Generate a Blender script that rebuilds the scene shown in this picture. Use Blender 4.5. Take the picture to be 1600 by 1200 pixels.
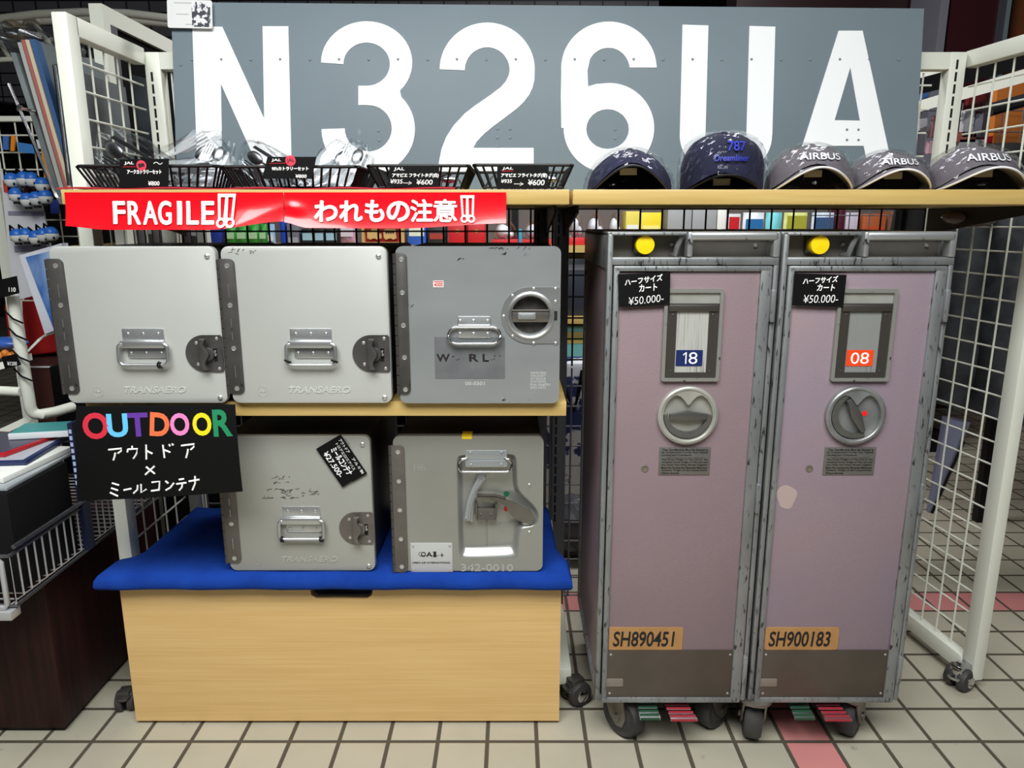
import bpy, bmesh, math, random
from mathutils import Vector, Matrix, Euler, noise
from mathutils.geometry import tessellate_polygon

for _o in list(bpy.data.objects):
    bpy.data.objects.remove(_o, do_unlink=True)
SC = bpy.context.scene
COL = SC.collection
PI = math.pi
RAD = math.radians

# ------------------------------------------------------------------ camera, world, lights, exposure
FPX, CAM_H = 1150.0, 1.03
TILT = math.atan(256.0 / FPX)
cam_data = bpy.data.cameras.new('camera')
cam_data.sensor_fit = 'HORIZONTAL'
cam_data.sensor_width = 36.0
cam_data.lens = 36.0 * FPX / 1600.0
cam_data.clip_start = 0.02
cam = bpy.data.objects.new('camera', cam_data)
COL.objects.link(cam)
cam.location = (0, 0, CAM_H)
cam.rotation_euler = (PI / 2 - TILT, 0, 0)
SC.camera = cam

SC.view_settings.view_transform = 'Standard'
SC.view_settings.look = 'None'
SC.view_settings.gamma = 1.0
SC.view_settings.use_curve_mapping = False
SC.view_settings.exposure = 0.12

world = bpy.data.worlds.new('world')
SC.world = world
world.use_nodes = True
_bg = world.node_tree.nodes['Background']
_bg.inputs[0].default_value = (0.88, 0.94, 1.0, 1)
_bg.inputs[1].default_value = 0.055


def area_light(name, loc, target, sx, sy, watts, col=(1, 1, 1), spread=180):
    d = bpy.data.lights.new(name, 'AREA')
    d.shape = 'RECTANGLE'
    d.size, d.size_y = sx, sy
    d.energy = watts
    d.color = col
    d.spread = RAD(spread)
    o = bpy.data.objects.new(name, d)
    COL.objects.link(o)
    o.location = loc
    o.rotation_euler = (Vector(target) - Vector(loc)).to_track_quat('-Z', 'Y').to_euler()
    return o


area_light('ceiling_light_key', (-0.18, -0.05, 2.32), (-0.14, 0.35, 0.0), 2.1, 1.1, 71, (0.975, 1.0, 0.985), 150)
area_light('ceiling_light_fill', (1.3, -1.4, 2.8), (0.2, 1.4, 0.8), 1.6, 1.0, 5, (1.0, 0.98, 0.95))
area_light('ceiling_light_shop', (0.55, 2.35, 2.5), (0.35, 3.3, 0.95), 1.6, 0.4, 42, (1.0, 1.0, 1.0))


def at(u, v, Y):
    """The point on the upright plane at depth Y that the photo shows at pixel (u, v)."""
    x, y = (u - 800.0) / FPX, (600.0 - v) / FPX
    c, s = math.cos(TILT), math.sin(TILT)
    t = Y / (c + y * s)
    return Vector((x * t, Y, CAM_H + (y * c - s) * t))


# ------------------------------------------------------------------ materials
def lin(c):
    return tuple(((x / 255.0) / 12.92 if x / 255.0 <= 0.04045 else ((x / 255.0 + 0.055) / 1.055) ** 2.4) for x in c)


_MATS = {}


def mat(name, col, rough=0.5, metal=0.0, col2=None, scale=6.0, stretch=(1, 1, 1), lo=0.35, hi=0.65,
        bump=0.0, bscale=80.0, spec=0.5, specks=None, speck_scale=60.0, speck_lo=0.66, speck_hi=0.7,
        speck_stretch=(1, 1, 1), coat=0.0, aniso=0.0, rvar=0.0):
    if name in _MATS:
        return _MATS[name]
    m = bpy.data.materials.new(name)
    m.use_nodes = True
    nt = m.node_tree
    N, L = nt.nodes, nt.links
    b = N['Principled BSDF']
    c = lin(col) + (1,)
    b.inputs['Base Color'].default_value = c
    b.inputs['Roughness'].default_value = rough
    b.inputs['Metallic'].default_value = metal
    b.inputs['Specular IOR Level'].default_value = spec
    b.inputs['Coat Weight'].default_value = coat
    m.diffuse_color = c
    tc = N.new('ShaderNodeTexCoord')

    def nz(sc, st, detail=4.0):
        mp = N.new('ShaderNodeMapping')
        mp.inputs['Scale'].default_value = st
        L.new(tc.outputs['Object'], mp.inputs['Vector'])
        n = N.new('ShaderNodeTexNoise')
        n.inputs['Scale'].default_value = sc
        n.inputs['Detail'].default_value = detail
        L.new(mp.outputs[0], n.inputs['Vector'])
        return n

    def ramp(n, a, bb):
        r = N.new('ShaderNodeMapRange')
        r.inputs['From Min'].default_value = a
        r.inputs['From Max'].default_value = bb
        L.new(n.outputs['Fac'], r.inputs['Value'])
        return r

    out = None
    if col2 is not None:
        r = ramp(nz(scale, stretch), lo, hi)
        mx = N.new('ShaderNodeMix')
        mx.data_type = 'RGBA'
        mx.inputs['A'].default_value = c
        mx.inputs['B'].default_value = lin(col2) + (1,)
        L.new(r.outputs[0], mx.inputs['Factor'])
        out = mx.outputs['Result']
    if specks is not None:
        r = ramp(nz(speck_scale, speck_stretch, 6.0), speck_lo, speck_hi)
        mx = N.new('ShaderNodeMix')
        mx.data_type = 'RGBA'
        mx.inputs['A'].default_value = c
        if out is not None:
            L.new(out, mx.inputs['A'])
        mx.inputs['B'].default_value = lin(specks) + (1,)
        L.new(r.outputs[0], mx.inputs['Factor'])
        out = mx.outputs['Result']
    if out is not None:
        L.new(out, b.inputs['Base Color'])
    if rvar:
        n = nz(scale * 2.2, stretch)
        r = N.new('ShaderNodeMapRange')
        r.inputs['To Min'].default_value = max(0.02, rough - rvar)
        r.inputs['To Max'].default_value = min(1.0, rough + rvar)
        L.new(n.outputs['Fac'], r.inputs['Value'])
        L.new(r.outputs[0], b.inputs['Roughness'])
    if bump:
        n = nz(bscale, stretch if aniso else (1, 1, 1))
        bp = N.new('ShaderNodeBump')
        bp.inputs['Strength'].default_value = bump
        bp.inputs['Distance'].default_value = 0.002
        L.new(n.outputs['Fac'], bp.inputs['Height'])
        L.new(bp.outputs[0], b.inputs['Normal'])
    _MATS[name] = m
    return m


def film_mat(name, tint, gloss, rough, bscale=35.0, bstr=0.8, dist=0.01, frk=0.6):
    """clear crinkled plastic film: mostly see-through, with sharp glints"""
    m = bpy.data.materials.new(name)
    m.use_nodes = True
    nt = m.node_tree
    N, L = nt.nodes, nt.links
    N.remove(N['Principled BSDF'])
    o = N['Material Output']
    tr = N.new('ShaderNodeBsdfTransparent')
    tr.inputs[0].default_value = tint + (1,)
    gl = N.new('ShaderNodeBsdfGlossy')
    gl.inputs['Roughness'].default_value = rough
    gl.inputs[0].default_value = (0.95, 0.97, 1, 1)
    fr = N.new('ShaderNodeFresnel')
    fr.inputs['IOR'].default_value = 1.4
    mm = N.new('ShaderNodeMath')
    mm.operation = 'MULTIPLY_ADD'
    mm.inputs[1].default_value = frk
    mm.inputs[2].default_value = gloss
    mm.use_clamp = True
    L.new(fr.outputs[0], mm.inputs[0])
    tc = N.new('ShaderNodeTexCoord')
    n = N.new('ShaderNodeTexVoronoi')
    n.inputs['Scale'].default_value = bscale
    L.new(tc.outputs['Object'], n.inputs['Vector'])
    bp = N.new('ShaderNodeBump')
    bp.inputs['Strength'].default_value = bstr
    bp.inputs['Distance'].default_value = dist
    L.new(n.outputs['Distance'], bp.inputs['Height'])
    L.new(bp.outputs[0], gl.inputs['Normal'])
    mx = N.new('ShaderNodeMixShader')
    L.new(mm.outputs[0], mx.inputs[0])
    L.new(tr.outputs[0], mx.inputs[1])
    L.new(gl.outputs[0], mx.inputs[2])
    L.new(mx.outputs[0], o.inputs[0])
    return m


def tile_mat():
    """square floor tiles with sunk dark joints, two pink runs"""
    m = bpy.data.materials.new('floor_tiles')
    m.use_nodes = True
    nt = m.node_tree
    N, L = nt.nodes, nt.links
    b = N['Principled BSDF']
    tc = N.new('ShaderNodeTexCoord')
    sp = N.new('ShaderNodeSeparateXYZ')
    L.new(tc.outputs['Object'], sp.inputs[0])

    def math_(op, a, bb=None, c=None):
        x = N.new('ShaderNodeMath')
        x.operation = op
        for i, q in enumerate((a, bb, c)):
            if q is None:
                continue
            if isinstance(q, (int, float)):
                x.inputs[i].default_value = q
            else:
                L.new(q, x.inputs[i])
        return x.outputs[0]

    PX, PY = TILE_X, TILE_Y
    fx = math_('DIVIDE', math_('SUBTRACT', sp.outputs[0], TILE_X0), PX)
    fy = math_('DIVIDE', math_('SUBTRACT', sp.outputs[1], TILE_Y0), PY)
    ix, iy = math_('FLOOR', fx), math_('FLOOR', fy)
    gx = math_('ABSOLUTE', math_('SUBTRACT', math_('SUBTRACT', fx, ix), 0.5))
    gy = math_('ABSOLUTE', math_('SUBTRACT', math_('SUBTRACT', fy, iy), 0.5))
    g = math_('MAXIMUM', gx, gy)
    jr = N.new('ShaderNodeMapRange')
    jr.inputs['From Min'].default_value = 0.455
    jr.inputs['From Max'].default_value = 0.47
    L.new(g, jr.inputs['Value'])
    pink = math_('MAXIMUM', math_('COMPARE', ix, float(PINK_COL), 0.1), math_('COMPARE', iy, float(PINK_ROW), 0.1))
    wn = N.new('ShaderNodeTexWhiteNoise')
    cb = N.new('ShaderNodeCombineXYZ')
    L.new(ix, cb.inputs[0])
    L.new(iy, cb.inputs[1])
    L.new(cb.outputs[0], wn.inputs['Vector'])
    ns = N.new('ShaderNodeTexNoise')
    ns.inputs['Scale'].default_value = 9.0
    ns.inputs['Detail'].default_value = 6.0
    L.new(tc.outputs['Object'], ns.inputs['Vector'])
    base = N.new('ShaderNodeMix')
    base.data_type = 'RGBA'
    base.inputs['A'].default_value = lin((172, 166, 149)) + (1,)
    base.inputs['B'].default_value = lin((196, 128, 126)) + (1,)
    L.new(pink, base.inputs['Factor'])
    hv = N.new('ShaderNodeHueSaturation')
    val = math_('ADD', math_('MULTIPLY', wn.outputs['Value'], 0.10), math_('MULTIPLY_ADD', ns.outputs['Fac'], 0.25, 0.80))
    L.new(val, hv.inputs['Value'])
    L.new(base.outputs['Result'], hv.inputs['Color'])
    n2 = N.new('ShaderNodeTexNoise')
    n2.inputs['Scale'].default_value = 30.0
    n2.inputs['Detail'].default_value = 5.0
    L.new(tc.outputs['Object'], n2.inputs['Vector'])
    sr = N.new('ShaderNodeMapRange')
    sr.inputs['From Min'].default_value = 0.68
    sr.inputs['From Max'].default_value = 0.78
    sr.inputs['To Max'].default_value = 0.55
    L.new(n2.outputs['Fac'], sr.inputs['Value'])
    mk = N.new('ShaderNodeMix')
    mk.data_type = 'RGBA'
    mk.inputs['B'].default_value = lin((110, 95, 80)) + (1,)
    L.new(sr.outputs[0], mk.inputs['Factor'])
    L.new(hv.outputs[0], mk.inputs['A'])
    fin = N.new('ShaderNodeMix')
    fin.data_type = 'RGBA'
    fin.inputs['B'].default_value = lin((74, 66, 54)) + (1,)
    L.new(jr.outputs[0], fin.inputs['Factor'])
    L.new(mk.outputs['Result'], fin.inputs['A'])
    L.new(fin.outputs['Result'], b.inputs['Base Color'])
    rr = math_('MULTIPLY_ADD', jr.outputs[0], 0.45, 0.36)
    L.new(rr, b.inputs['Roughness'])
    bp = N.new('ShaderNodeBump')
    bp.inputs['Distance'].default_value = 0.003
    bp.inputs['Strength'].default_value = 0.8
    L.new(math_('SUBTRACT', 1.0, jr.outputs[0]), bp.inputs['Height'])
    L.new(bp.outputs[0], b.inputs['Normal'])
    return m


def grid_wall_mat(name, col, joint, px, pz):
    m = bpy.data.materials.new(name)
    m.use_nodes = True
    N, L = m.node_tree.nodes, m.node_tree.links
    b = N['Principled BSDF']
    b.inputs['Roughness'].default_value = 0.35
    tc = N.new('ShaderNodeTexCoord')
    mp = N.new('ShaderNodeMapping')
    mp.inputs['Rotation'].default_value = (PI / 2, 0, 0)
    L.new(tc.outputs['Object'], mp.inputs[0])
    br = N.new('ShaderNodeTexBrick')
    br.offset = 0.0
    br.inputs['Color1'].default_value = lin(col) + (1,)
    br.inputs['Color2'].default_value = lin(tuple(int(x * 0.9) for x in col)) + (1,)
    br.inputs['Mortar'].default_value = lin(joint) + (1,)
    br.inputs['Scale'].default_value = 1.0
    br.inputs['Mortar Size'].default_value = 0.006
    br.inputs['Brick Width'].default_value = px
    br.inputs['Row Height'].default_value = pz
    L.new(mp.outputs[0], br.inputs['Vector'])
    L.new(br.outputs['Color'], b.inputs['Base Color'])
    return m


# ------------------------------------------------------------------ mesh helpers
def rrect(x0, z0, x1, z1, r, n=5):
    p = []
    for cx, cz, a0 in ((x1 - r, z1 - r, 0), (x0 + r, z1 - r, 90), (x0 + r, z0 + r, 180), (x1 - r, z0 + r, 270)):
        for i in range(n + 1):
            a = RAD(a0 + 90.0 * i / n)
            p.append((cx + r * math.cos(a), cz + r * math.sin(a)))
    return p


def arc(cx, cz, rx, rz, a0, a1, n=16):
    return [(cx + rx * math.cos(RAD(a0 + (a1 - a0) * i / n)), cz + rz * math.sin(RAD(a0 + (a1 - a0) * i / n))) for i in range(n + 1)]


_TXT = {}


def text_geo(body, weight=0.0, shear=0.0, space=1.0):
    k = (body, weight, shear, space)
    if k not in _TXT:
        c = bpy.data.curves.new('txt', 'FONT')
        c.body = body
        c.offset = weight
        c.shear = shear
        c.space_character = space
        c.resolution_u = 4
        c.align_x = 'LEFT'
        o = bpy.data.objects.new('txt', c)
        COL.objects.link(o)
        dg = bpy.context.evaluated_depsgraph_get()
        me = bpy.data.meshes.new_from_object(o.evaluated_get(dg))
        vs = [(v.co.x, v.co.y) for v in me.vertices]
        fs = [tuple(p.vertices) for p in me.polygons]
        bpy.data.meshes.remove(me)
        bpy.data.objects.remove(o, do_unlink=True)
        bpy.data.curves.remove(c)
        _TXT[k] = (vs, fs)
    return _TXT[k]


class MB:
    def __init__(s):
        s.bm = bmesh.new()
        s.mi = 0

    def merge(s, b, M=None):
        if M is not None:
            b.transform(M)
        for f in b.faces:
            f.material_index = s.mi
        me = bpy.data.meshes.new('t')
        b.to_mesh(me)
        b.free()
        s.bm.from_mesh(me)
        bpy.data.meshes.remove(me)
        return s

    def box(s, x0, x1, y0, y1, z0, z1, bev=0.0, seg=2, M=None):
        b = bmesh.new()
        bmesh.ops.create_cube(b, size=1.0)
        for v in b.verts:
            v.co = Vector(((x0 + x1) / 2 + v.co.x * (x1 - x0), (y0 + y1) / 2 + v.co.y * (y1 - y0), (z0 + z1) / 2 + v.co.z * (z1 - z0)))
        if bev:
            bmesh.ops.bevel(b, geom=list(b.edges), offset=bev, segments=seg, affect='EDGES', profile=0.5)
        return s.merge(b, M)

    def prism(s, pts, y0, y1, bev=0.0, holes=(), tess=False, M=None):
        """outline in x,z pushed from y0 (front) to y1 (back)"""
        b = bmesh.new()
        if not holes and not tess:
            vs = [b.verts.new((p[0], y0, p[1])) for p in pts]
            f = b.faces.new(vs)
            r = bmesh.ops.extrude_face_region(b, geom=[f])
            back = [e for e in r['geom'] if isinstance(e, bmesh.types.BMVert)]
            for v in back:
                v.co.y = y1
            bmesh.ops.recalc_face_normals(b, faces=list(b.faces))
            if bev:
                ed = [e for e in b.edges if abs(e.verts[0].co.y - y0) < 1e-7 and abs(e.verts[1].co.y - y0) < 1e-7]
                bmesh.ops.bevel(b, geom=ed, offset=bev, segments=2, affect='EDGES', profile=0.5)
        else:
            loops = [list(pts)] + [list(h) for h in holes]
            flat = [p for l in loops for p in l]
            tris = tessellate_polygon([[Vector((p[0], p[1], 0)) for p in l] for l in loops])
            fv = [b.verts.new((p[0], y0, p[1])) for p in flat]
            bv = [b.verts.new((p[0], y1, p[1])) for p in flat]
            for t in tris:
                for vv in (fv, bv):
                    try:
                        b.faces.new([vv[i] for i in t])
                    except ValueError:
                        pass
            k = 0
            for l in loops:
                n = len(l)
                for i in range(n):
                    j = (i + 1) % n
                    b.faces.new((fv[k + i], fv[k + j], bv[k + j], bv[k + i]))
                k += n
            bmesh.ops.recalc_face_normals(b, faces=list(b.faces))
        return s.merge(b, M)

    def loft(s, rings, close=False, cap0=False, cap1=False, M=None):
        b = bmesh.new()
        R = [[b.verts.new(p) for p in r] for r in rings]
        n = len(R[0])
        for a, c in zip(R, R[1:]):
            for i in range(n if not close else n):
                j = (i + 1) % n
                if j == 0 and not close:
                    continue
                b.faces.new((a[i], a[j], c[j], c[i]))
        if cap0:
            b.faces.new(R[0])
        if cap1:
            b.faces.new(R[-1])
        bmesh.ops.recalc_face_normals(b, faces=list(b.faces))
        return s.merge(b, M)

    def sheet(s, fn, nu, nv, M=None):
        b = bmesh.new()
        g = [[b.verts.new(fn(i / nu, j / nv)) for i in range(nu + 1)] for j in range(nv + 1)]
        for j in range(nv):
            for i in range(nu):
                b.faces.new((g[j][i], g[j][i + 1], g[j + 1][i + 1], g[j + 1][i]))
        return s.merge(b, M)

    def tube(s, pts, r, n=8, closed=False, M=None):
        P = [Vector(p) for p in pts]
        if closed:
            T = [(P[(i + 1) % len(P)] - P[i - 1]).normalized() for i in range(len(P))]
        else:
            T = []
            for i in range(len(P)):
                a, c = P[max(0, i - 1)], P[min(len(P) - 1, i + 1)]
                T.append((c - a).normalized())
        up = Vector((0, 0, 1)) if abs(T[0].z) < 0.9 else Vector((0, 1, 0))
        nrm = (up - T[0] * up.dot(T[0])).normalized()
        rings = []
        for i, p in enumerate(P):
            nrm = (nrm - T[i] * nrm.dot(T[i])).normalized()
            bi = T[i].cross(nrm)
            rings.append([p + (nrm * math.cos(2 * PI * k / n) + bi * math.sin(2 * PI * k / n)) * r for k in range(n)])
        if closed:
            rings.append(rings[0])
            b = bmesh.new()
            R = [[b.verts.new(q) for q in rr] for rr in rings[:-1]]
            m = len(R)
            for a in range(m):
                c = (a + 1) % m
                for i in range(n):
                    j = (i + 1) % n
                    b.faces.new((R[a][i], R[a][j], R[c][j], R[c][i]))
            bmesh.ops.recalc_face_normals(b, faces=list(b.faces))
            return s.merge(b, M)
        return s.loft(rings, close=True, cap0=True, cap1=True, M=M)

    def cyl(s, p0, p1, r0, r1=None, n=20, M=None):
        p0, p1 = Vector(p0), Vector(p1)
        d = (p1 - p0).normalized()
        up = Vector((0, 0, 1)) if abs(d.z) < 0.9 else Vector((0, 1, 0))
        a = d.cross(up).normalized()
        c = d.cross(a)
        r1 = r0 if r1 is None else r1
        rg = [[p + (a * math.cos(2 * PI * k / n) + c * math.sin(2 * PI * k / n)) * r for k in range(n)] for p, r in ((p0, r0), (p1, r1))]
        return s.loft(rg, close=True, cap0=True, cap1=True, M=M)

    def lathe(s, prof, center, axis, n=24, M=None):
        """prof: (radius, distance along axis)"""
        ctr, d = Vector(center), Vector(axis).normalized()
        up = Vector((0, 0, 1)) if abs(d.z) < 0.9 else Vector((0, 1, 0))
        a = d.cross(up).normalized()
        c = d.cross(a)
        rg = [[ctr + d * h + (a * math.cos(2 * PI * k / n) + c * math.sin(2 * PI * k / n)) * max(r, 1e-5) for k in range(n)] for r, h in prof]
        return s.loft(rg, close=True, M=M)

    def ball(s, c, rx, ry, rz, nu=14, nv=10, M=None):
        b = bmesh.new()
        bmesh.ops.create_uvsphere(b, u_segments=nu, v_segments=nv, radius=1.0)
        for v in b.verts:
            v.co = Vector((c[0] + v.co.x * rx, c[1] + v.co.y * ry, c[2] + v.co.z * rz))
        return s.merge(b, M)

    def rivet(s, x, y, z, r, h=None):
        h = r * 0.6 if h is None else h
        return s.lathe([(r, 0), (r * 0.92, h * 0.55), (r * 0.6, h * 0.9), (0, h)], (x, y, z), (0, -1, 0), n=12)

    def text(s, body, x0, x1, z0, z1, y, weight=0.0, bold=0.0, shear=0.0, depth=0.0005, rot=0.0, fn=None, keep=False, space=1.0, M=None):
        if bold:
            for k in range(8):
                dx, dz = bold * math.cos(k * PI / 4), bold * math.sin(k * PI / 4)
                s.text(body, x0 + bold + dx, x1 - bold + dx, z0 + bold + dz, z1 - bold + dz, y - 0.00002 * k, weight, 0.0, shear, depth, rot, fn, keep, space, M)
            return s
        vs, fs = text_geo(body, weight, shear, space)
        if not vs:
            return s
        ax, bx = min(v[0] for v in vs), max(v[0] for v in vs)
        az, bz = min(v[1] for v in vs), max(v[1] for v in vs)
        kx, kz = (x1 - x0) / (bx - ax), (z1 - z0) / max(bz - az, 1e-6)
        if keep:
            kx = kz = min(kx, kz)
        cx, cz = (x0 + x1) / 2, (z0 + z1) / 2
        cr, sr = math.cos(rot), math.sin(rot)
        b = bmesh.new()
        fr = []
        for v in vs:
            px, pz = (v[0] - (ax + bx) / 2) * kx, (v[1] - (az + bz) / 2) * kz
            fr.append(b.verts.new((cx + px * cr - pz * sr, y, cz + px * sr + pz * cr)))
        faces = []
        for f in fs:
            try:
                faces.append(b.faces.new([fr[i] for i in f]))
            except ValueError:
                pass
        if fn is not None:
            for _ in range(3):
                ed = [e for e in b.edges if e.calc_length() > 0.012]
                if not ed:
                    break
                bmesh.ops.subdivide_edges(b, edges=ed, cuts=1)
                bmesh.ops.triangulate(b, faces=list(b.faces))
            for v in b.verts:
                v.co.y = y + fn(v.co.x, v.co.z)
            faces = list(b.faces)
        if depth:
            r = bmesh.ops.extrude_face_region(b, geom=list(b.faces))
            for v in r['geom']:
                if isinstance(v, bmesh.types.BMVert):
                    v.co.y -= depth
        return s.merge(b, M)

    def build(s, name, mats, parent=None, local=False, origin=None, smooth=38):
        me = bpy.data.meshes.new(name)
        if parent is not None:
            if not local:
                s.bm.transform(WM[parent.name].inverted())
        elif origin is not None and not local:
            s.bm.transform(Matrix.Translation(-Vector(origin)))
        s.bm.normal_update()
        s.bm.to_mesh(me)
        s.bm.free()
        for m in (mats if isinstance(mats, (list, tuple)) else [mats]):
            me.materials.append(m)
        if smooth:
            me.polygons.foreach_set('use_smooth', [True] * len(me.polygons))
            me.set_sharp_from_angle(angle=RAD(smooth))
        o = bpy.data.objects.new(name, me)
        COL.objects.link(o)
        if parent is not None:
            o.parent = parent
            WM[o.name] = WM[parent.name]
        elif origin is not None:
            o.location = origin
            WM[o.name] = Matrix.Translation(Vector(origin))
        else:
            WM[o.name] = Matrix.Identity(4)
        return o


WM = {}


def tag(o, label=None, cat=None, group=None, kind=None):
    if label:
        o['label'] = label
    if cat:
        o['category'] = cat
    if group:
        o['group'] = group
    if kind:
        o['kind'] = kind
    return o


def thing(name, label, cat, loc=(0, 0, 0), rot=(0, 0, 0), group=None):
    o = bpy.data.objects.new(name, None)
    o.empty_display_size = 0.05
    COL.objects.link(o)
    o.location = loc
    o.rotation_euler = rot
    WM[o.name] = Matrix.Translation(Vector(loc)) @ Euler(rot).to_matrix().to_4x4()
    return tag(o, label, cat, group)


def copy_tree(o, parent=None):
    c = o.copy()
    COL.objects.link(c)
    if parent is not None:
        c.parent = parent
    for ch in list(o.children):
        copy_tree(ch, c)
    return c


def struct(mb, name, m, origin=(0, 0, 0), smooth=38):
    return tag(mb.build(name, m, origin=origin, smooth=smooth), kind='structure')


def ordinal(i):
    return ('first', 'second', 'third', 'fourth', 'fifth', 'sixth', 'seventh', 'eighth', 'ninth', 'tenth', 'eleventh', 'twelfth', 'thirteenth', 'fourteenth')[i]


random.seed(7)
# ------------------------------------------------------------------ palette
TILE_X, TILE_Y, TILE_X0, TILE_Y0, PINK_COL, PINK_ROW = 0.100, 0.102, 0.050, 1.297, 5, 5
M_TILE = tile_mat()
M_WOOD = mat('maple_laminate', (214, 178, 118), 0.42, col2=(204, 165, 104), scale=5.0, stretch=(0.5, 6, 9), lo=0.3, hi=0.7,
             specks=(220, 186, 128), speck_scale=30, speck_stretch=(0.12, 5, 9), speck_lo=0.45, speck_hi=0.85)
M_SHELFWOOD = mat('shelf_laminate', (206, 178, 112), 0.4, col2=(192, 160, 94), scale=8.0, stretch=(0.5, 6, 10), lo=0.3, hi=0.7)
M_DARKWOOD = mat('dark_rosewood', (54, 28, 26), 0.5, col2=(32, 17, 16), scale=9.0, stretch=(8, 8, 0.4), lo=0.3, hi=0.7, spec=0.2)
M_WHITE = mat('white_enamel', (226, 228, 216), 0.35)
M_WHITE2 = mat('white_plastic', (232, 232, 232), 0.45)
M_BLACKMETAL = mat('black_enamel', (12, 12, 13), 0.45, spec=0.3)
M_GREYMETAL = mat('grey_and_shaded_white', (98, 98, 102), 0.45)
M_SLOT = mat('slot_dark', (10, 10, 11), 0.8)
M_CHROME = mat('chrome', (205, 205, 208), 0.16, 1.0)
M_ALU = mat('bright_aluminium', (205, 207, 208), 0.32, 0.85, col2=(188, 190, 192), scale=12)
M_ALUSATIN = mat('satin_door_panel', (192, 194, 190), 0.42, 0.25, col2=(186, 187, 183), scale=4, bump=0.04, bscale=220)
M_EMBOSS = mat('emboss_highlight', (204, 206, 202), 0.4, 0.25)  # paler than the door: highlight on raised lettering put into the colour
M_EMBOSS2 = mat('emboss_highlight_dim', (176, 176, 170), 0.4, 0.3)  # same painted highlight, toned for the darker doors
M_ALUSHADE = mat('shaded_door_panel', (164, 164, 157), 0.42, 0.25, col2=(157, 157, 150), scale=4, bump=0.04, bscale=220)  # satin panel darkened: shade under the shelf is put into the colour
M_ALUBRUSH = mat('worn_brushed_aluminium', (172, 176, 178), 0.36, 0.55, col2=(150, 154, 156), scale=5, stretch=(0.7, 1, 1.6), lo=0.3, hi=0.75,
                 specks=(70, 70, 74), speck_scale=30, speck_stretch=(0.6, 1, 1.6), speck_lo=0.74, speck_hi=0.8)
M_ALUPRESS = mat('pressed_aluminium', (164, 165, 160), 0.33, 0.6, col2=(152, 153, 148), scale=5, lo=0.3, hi=0.7)
M_HINGE = mat('dark_anodised', (88, 86, 84), 0.42, 0.5, col2=(74, 72, 70), scale=20, specks=(30, 30, 30), speck_scale=45, speck_lo=0.72, speck_hi=0.76)
M_HINGE2 = mat('brown_grey_anodised', (112, 106, 100), 0.42, 0.5, col2=(100, 95, 90), scale=20)
M_BOXBODY = mat('dark_box_shell', (62, 62, 66), 0.45, 0.5)
M_RIVET = mat('rivet_steel', (210, 210, 208), 0.3, 0.8)
M_FRAME = mat('scuffed_cart_frame', (152, 155, 156), 0.4, 0.55, col2=(124, 127, 128), scale=10, stretch=(2, 2, 0.6), lo=0.3, hi=0.7,
              specks=(52, 52, 54), speck_scale=85, speck_stretch=(2.2, 2.2, 0.5), speck_lo=0.585, speck_hi=0.68)
M_PINK = mat('mauve_vinyl', (136, 116, 121), 0.6, col2=(129, 110, 115), scale=3.5, lo=0.3, hi=0.7, bump=0.25, bscale=420)
M_PINK2 = mat('mauve_vinyl_faded', (140, 121, 127), 0.6, col2=(132, 119, 132), scale=3.2, lo=0.35, hi=0.65, bump=0.22, bscale=420)
M_KICK = mat('worn_steel_plate', (106, 98, 90), 0.42, 0.6, col2=(84, 76, 68), scale=5, lo=0.3, hi=0.7, specks=(60, 54, 50), speck_scale=26, speck_lo=0.68, speck_hi=0.76)
M_CAVITY = mat('dull_steel_recess', (134, 130, 122), 0.42, 0.4, col2=(104, 100, 94), scale=8)
M_BRONZE = mat('dark_steel', (92, 88, 84), 0.38, 0.7)
M_LATCHRING = mat('cast_latch_grey', (176, 176, 168), 0.38, 0.35, col2=(158, 158, 150), scale=18)
M_LATCHRING2 = mat('cast_latch_steel', (150, 152, 152), 0.36, 0.5, col2=(120, 122, 122), scale=18)
M_YELLOW = mat('yellow_knob', (246, 208, 10), 0.4)
M_RUBBER = mat('black_rubber', (42, 42, 44), 0.6, col2=(60, 58, 56), scale=20)
M_BLACK = mat('black_card', (6, 6, 7), 0.6, spec=0.2)
M_BLACKGLOSS = mat('black_gloss', (14, 14, 16), 0.25)
M_CHALK = mat('chalk_white', (240, 240, 238), 0.8)
M_RED = mat('red_banner_film', (222, 8, 26), 0.22, spec=0.6, coat=0.5)
M_FELT = mat('red_felt', (150, 18, 34), 0.95, bump=0.3, bscale=300)
M_LETTER = mat('white_letter_print', (248, 248, 246), 0.5)
M_BLUE = mat('royal_blue_felt', (22, 62, 150), 0.95, col2=(16, 52, 134), scale=16, lo=0.3, hi=0.7, bump=0.5, bscale=500, spec=0.15)
M_SIGN = mat('grey_fuselage_paint', (125, 139, 147), 0.5, 0.0, spec=0.3, col2=(117, 131, 139), scale=3, lo=0.3, hi=0.7, specks=(150, 158, 162), speck_scale=14, speck_lo=0.72, speck_hi=0.76)
M_SIGNWHITE = mat('white_sign_paint', (252, 254, 255), 0.6, spec=0.25)
M_TAN = mat('tan_serial_label', (176, 132, 82), 0.6, col2=(160, 116, 68), scale=20)
M_INK = mat('black_ink', (24, 20, 20), 0.6)
M_NAVYPRINT = mat('navy_sticker', (24, 38, 92), 0.4)
M_ORANGEPRINT = mat('orange_red_sticker', (240, 70, 22), 0.4)
M_REDDOT = mat('red_dot_paint', (220, 20, 24), 0.4)
M_GREENDOT = mat('green_dot_paint', (14, 92, 58), 0.4)
M_FILM = film_mat('clear_film', (0.95, 0.955, 0.97), 0.004, 0.07, 26.0, 0.35, frk=0.30)
M_FILM2 = film_mat('clear_bag_film', (0.92, 0.93, 0.94), 0.012, 0.12, 10.0, 0.12, frk=0.5)
M_STEEL = mat('polished_cutlery_steel', (128, 128, 130), 0.3, 1.0)


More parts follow.
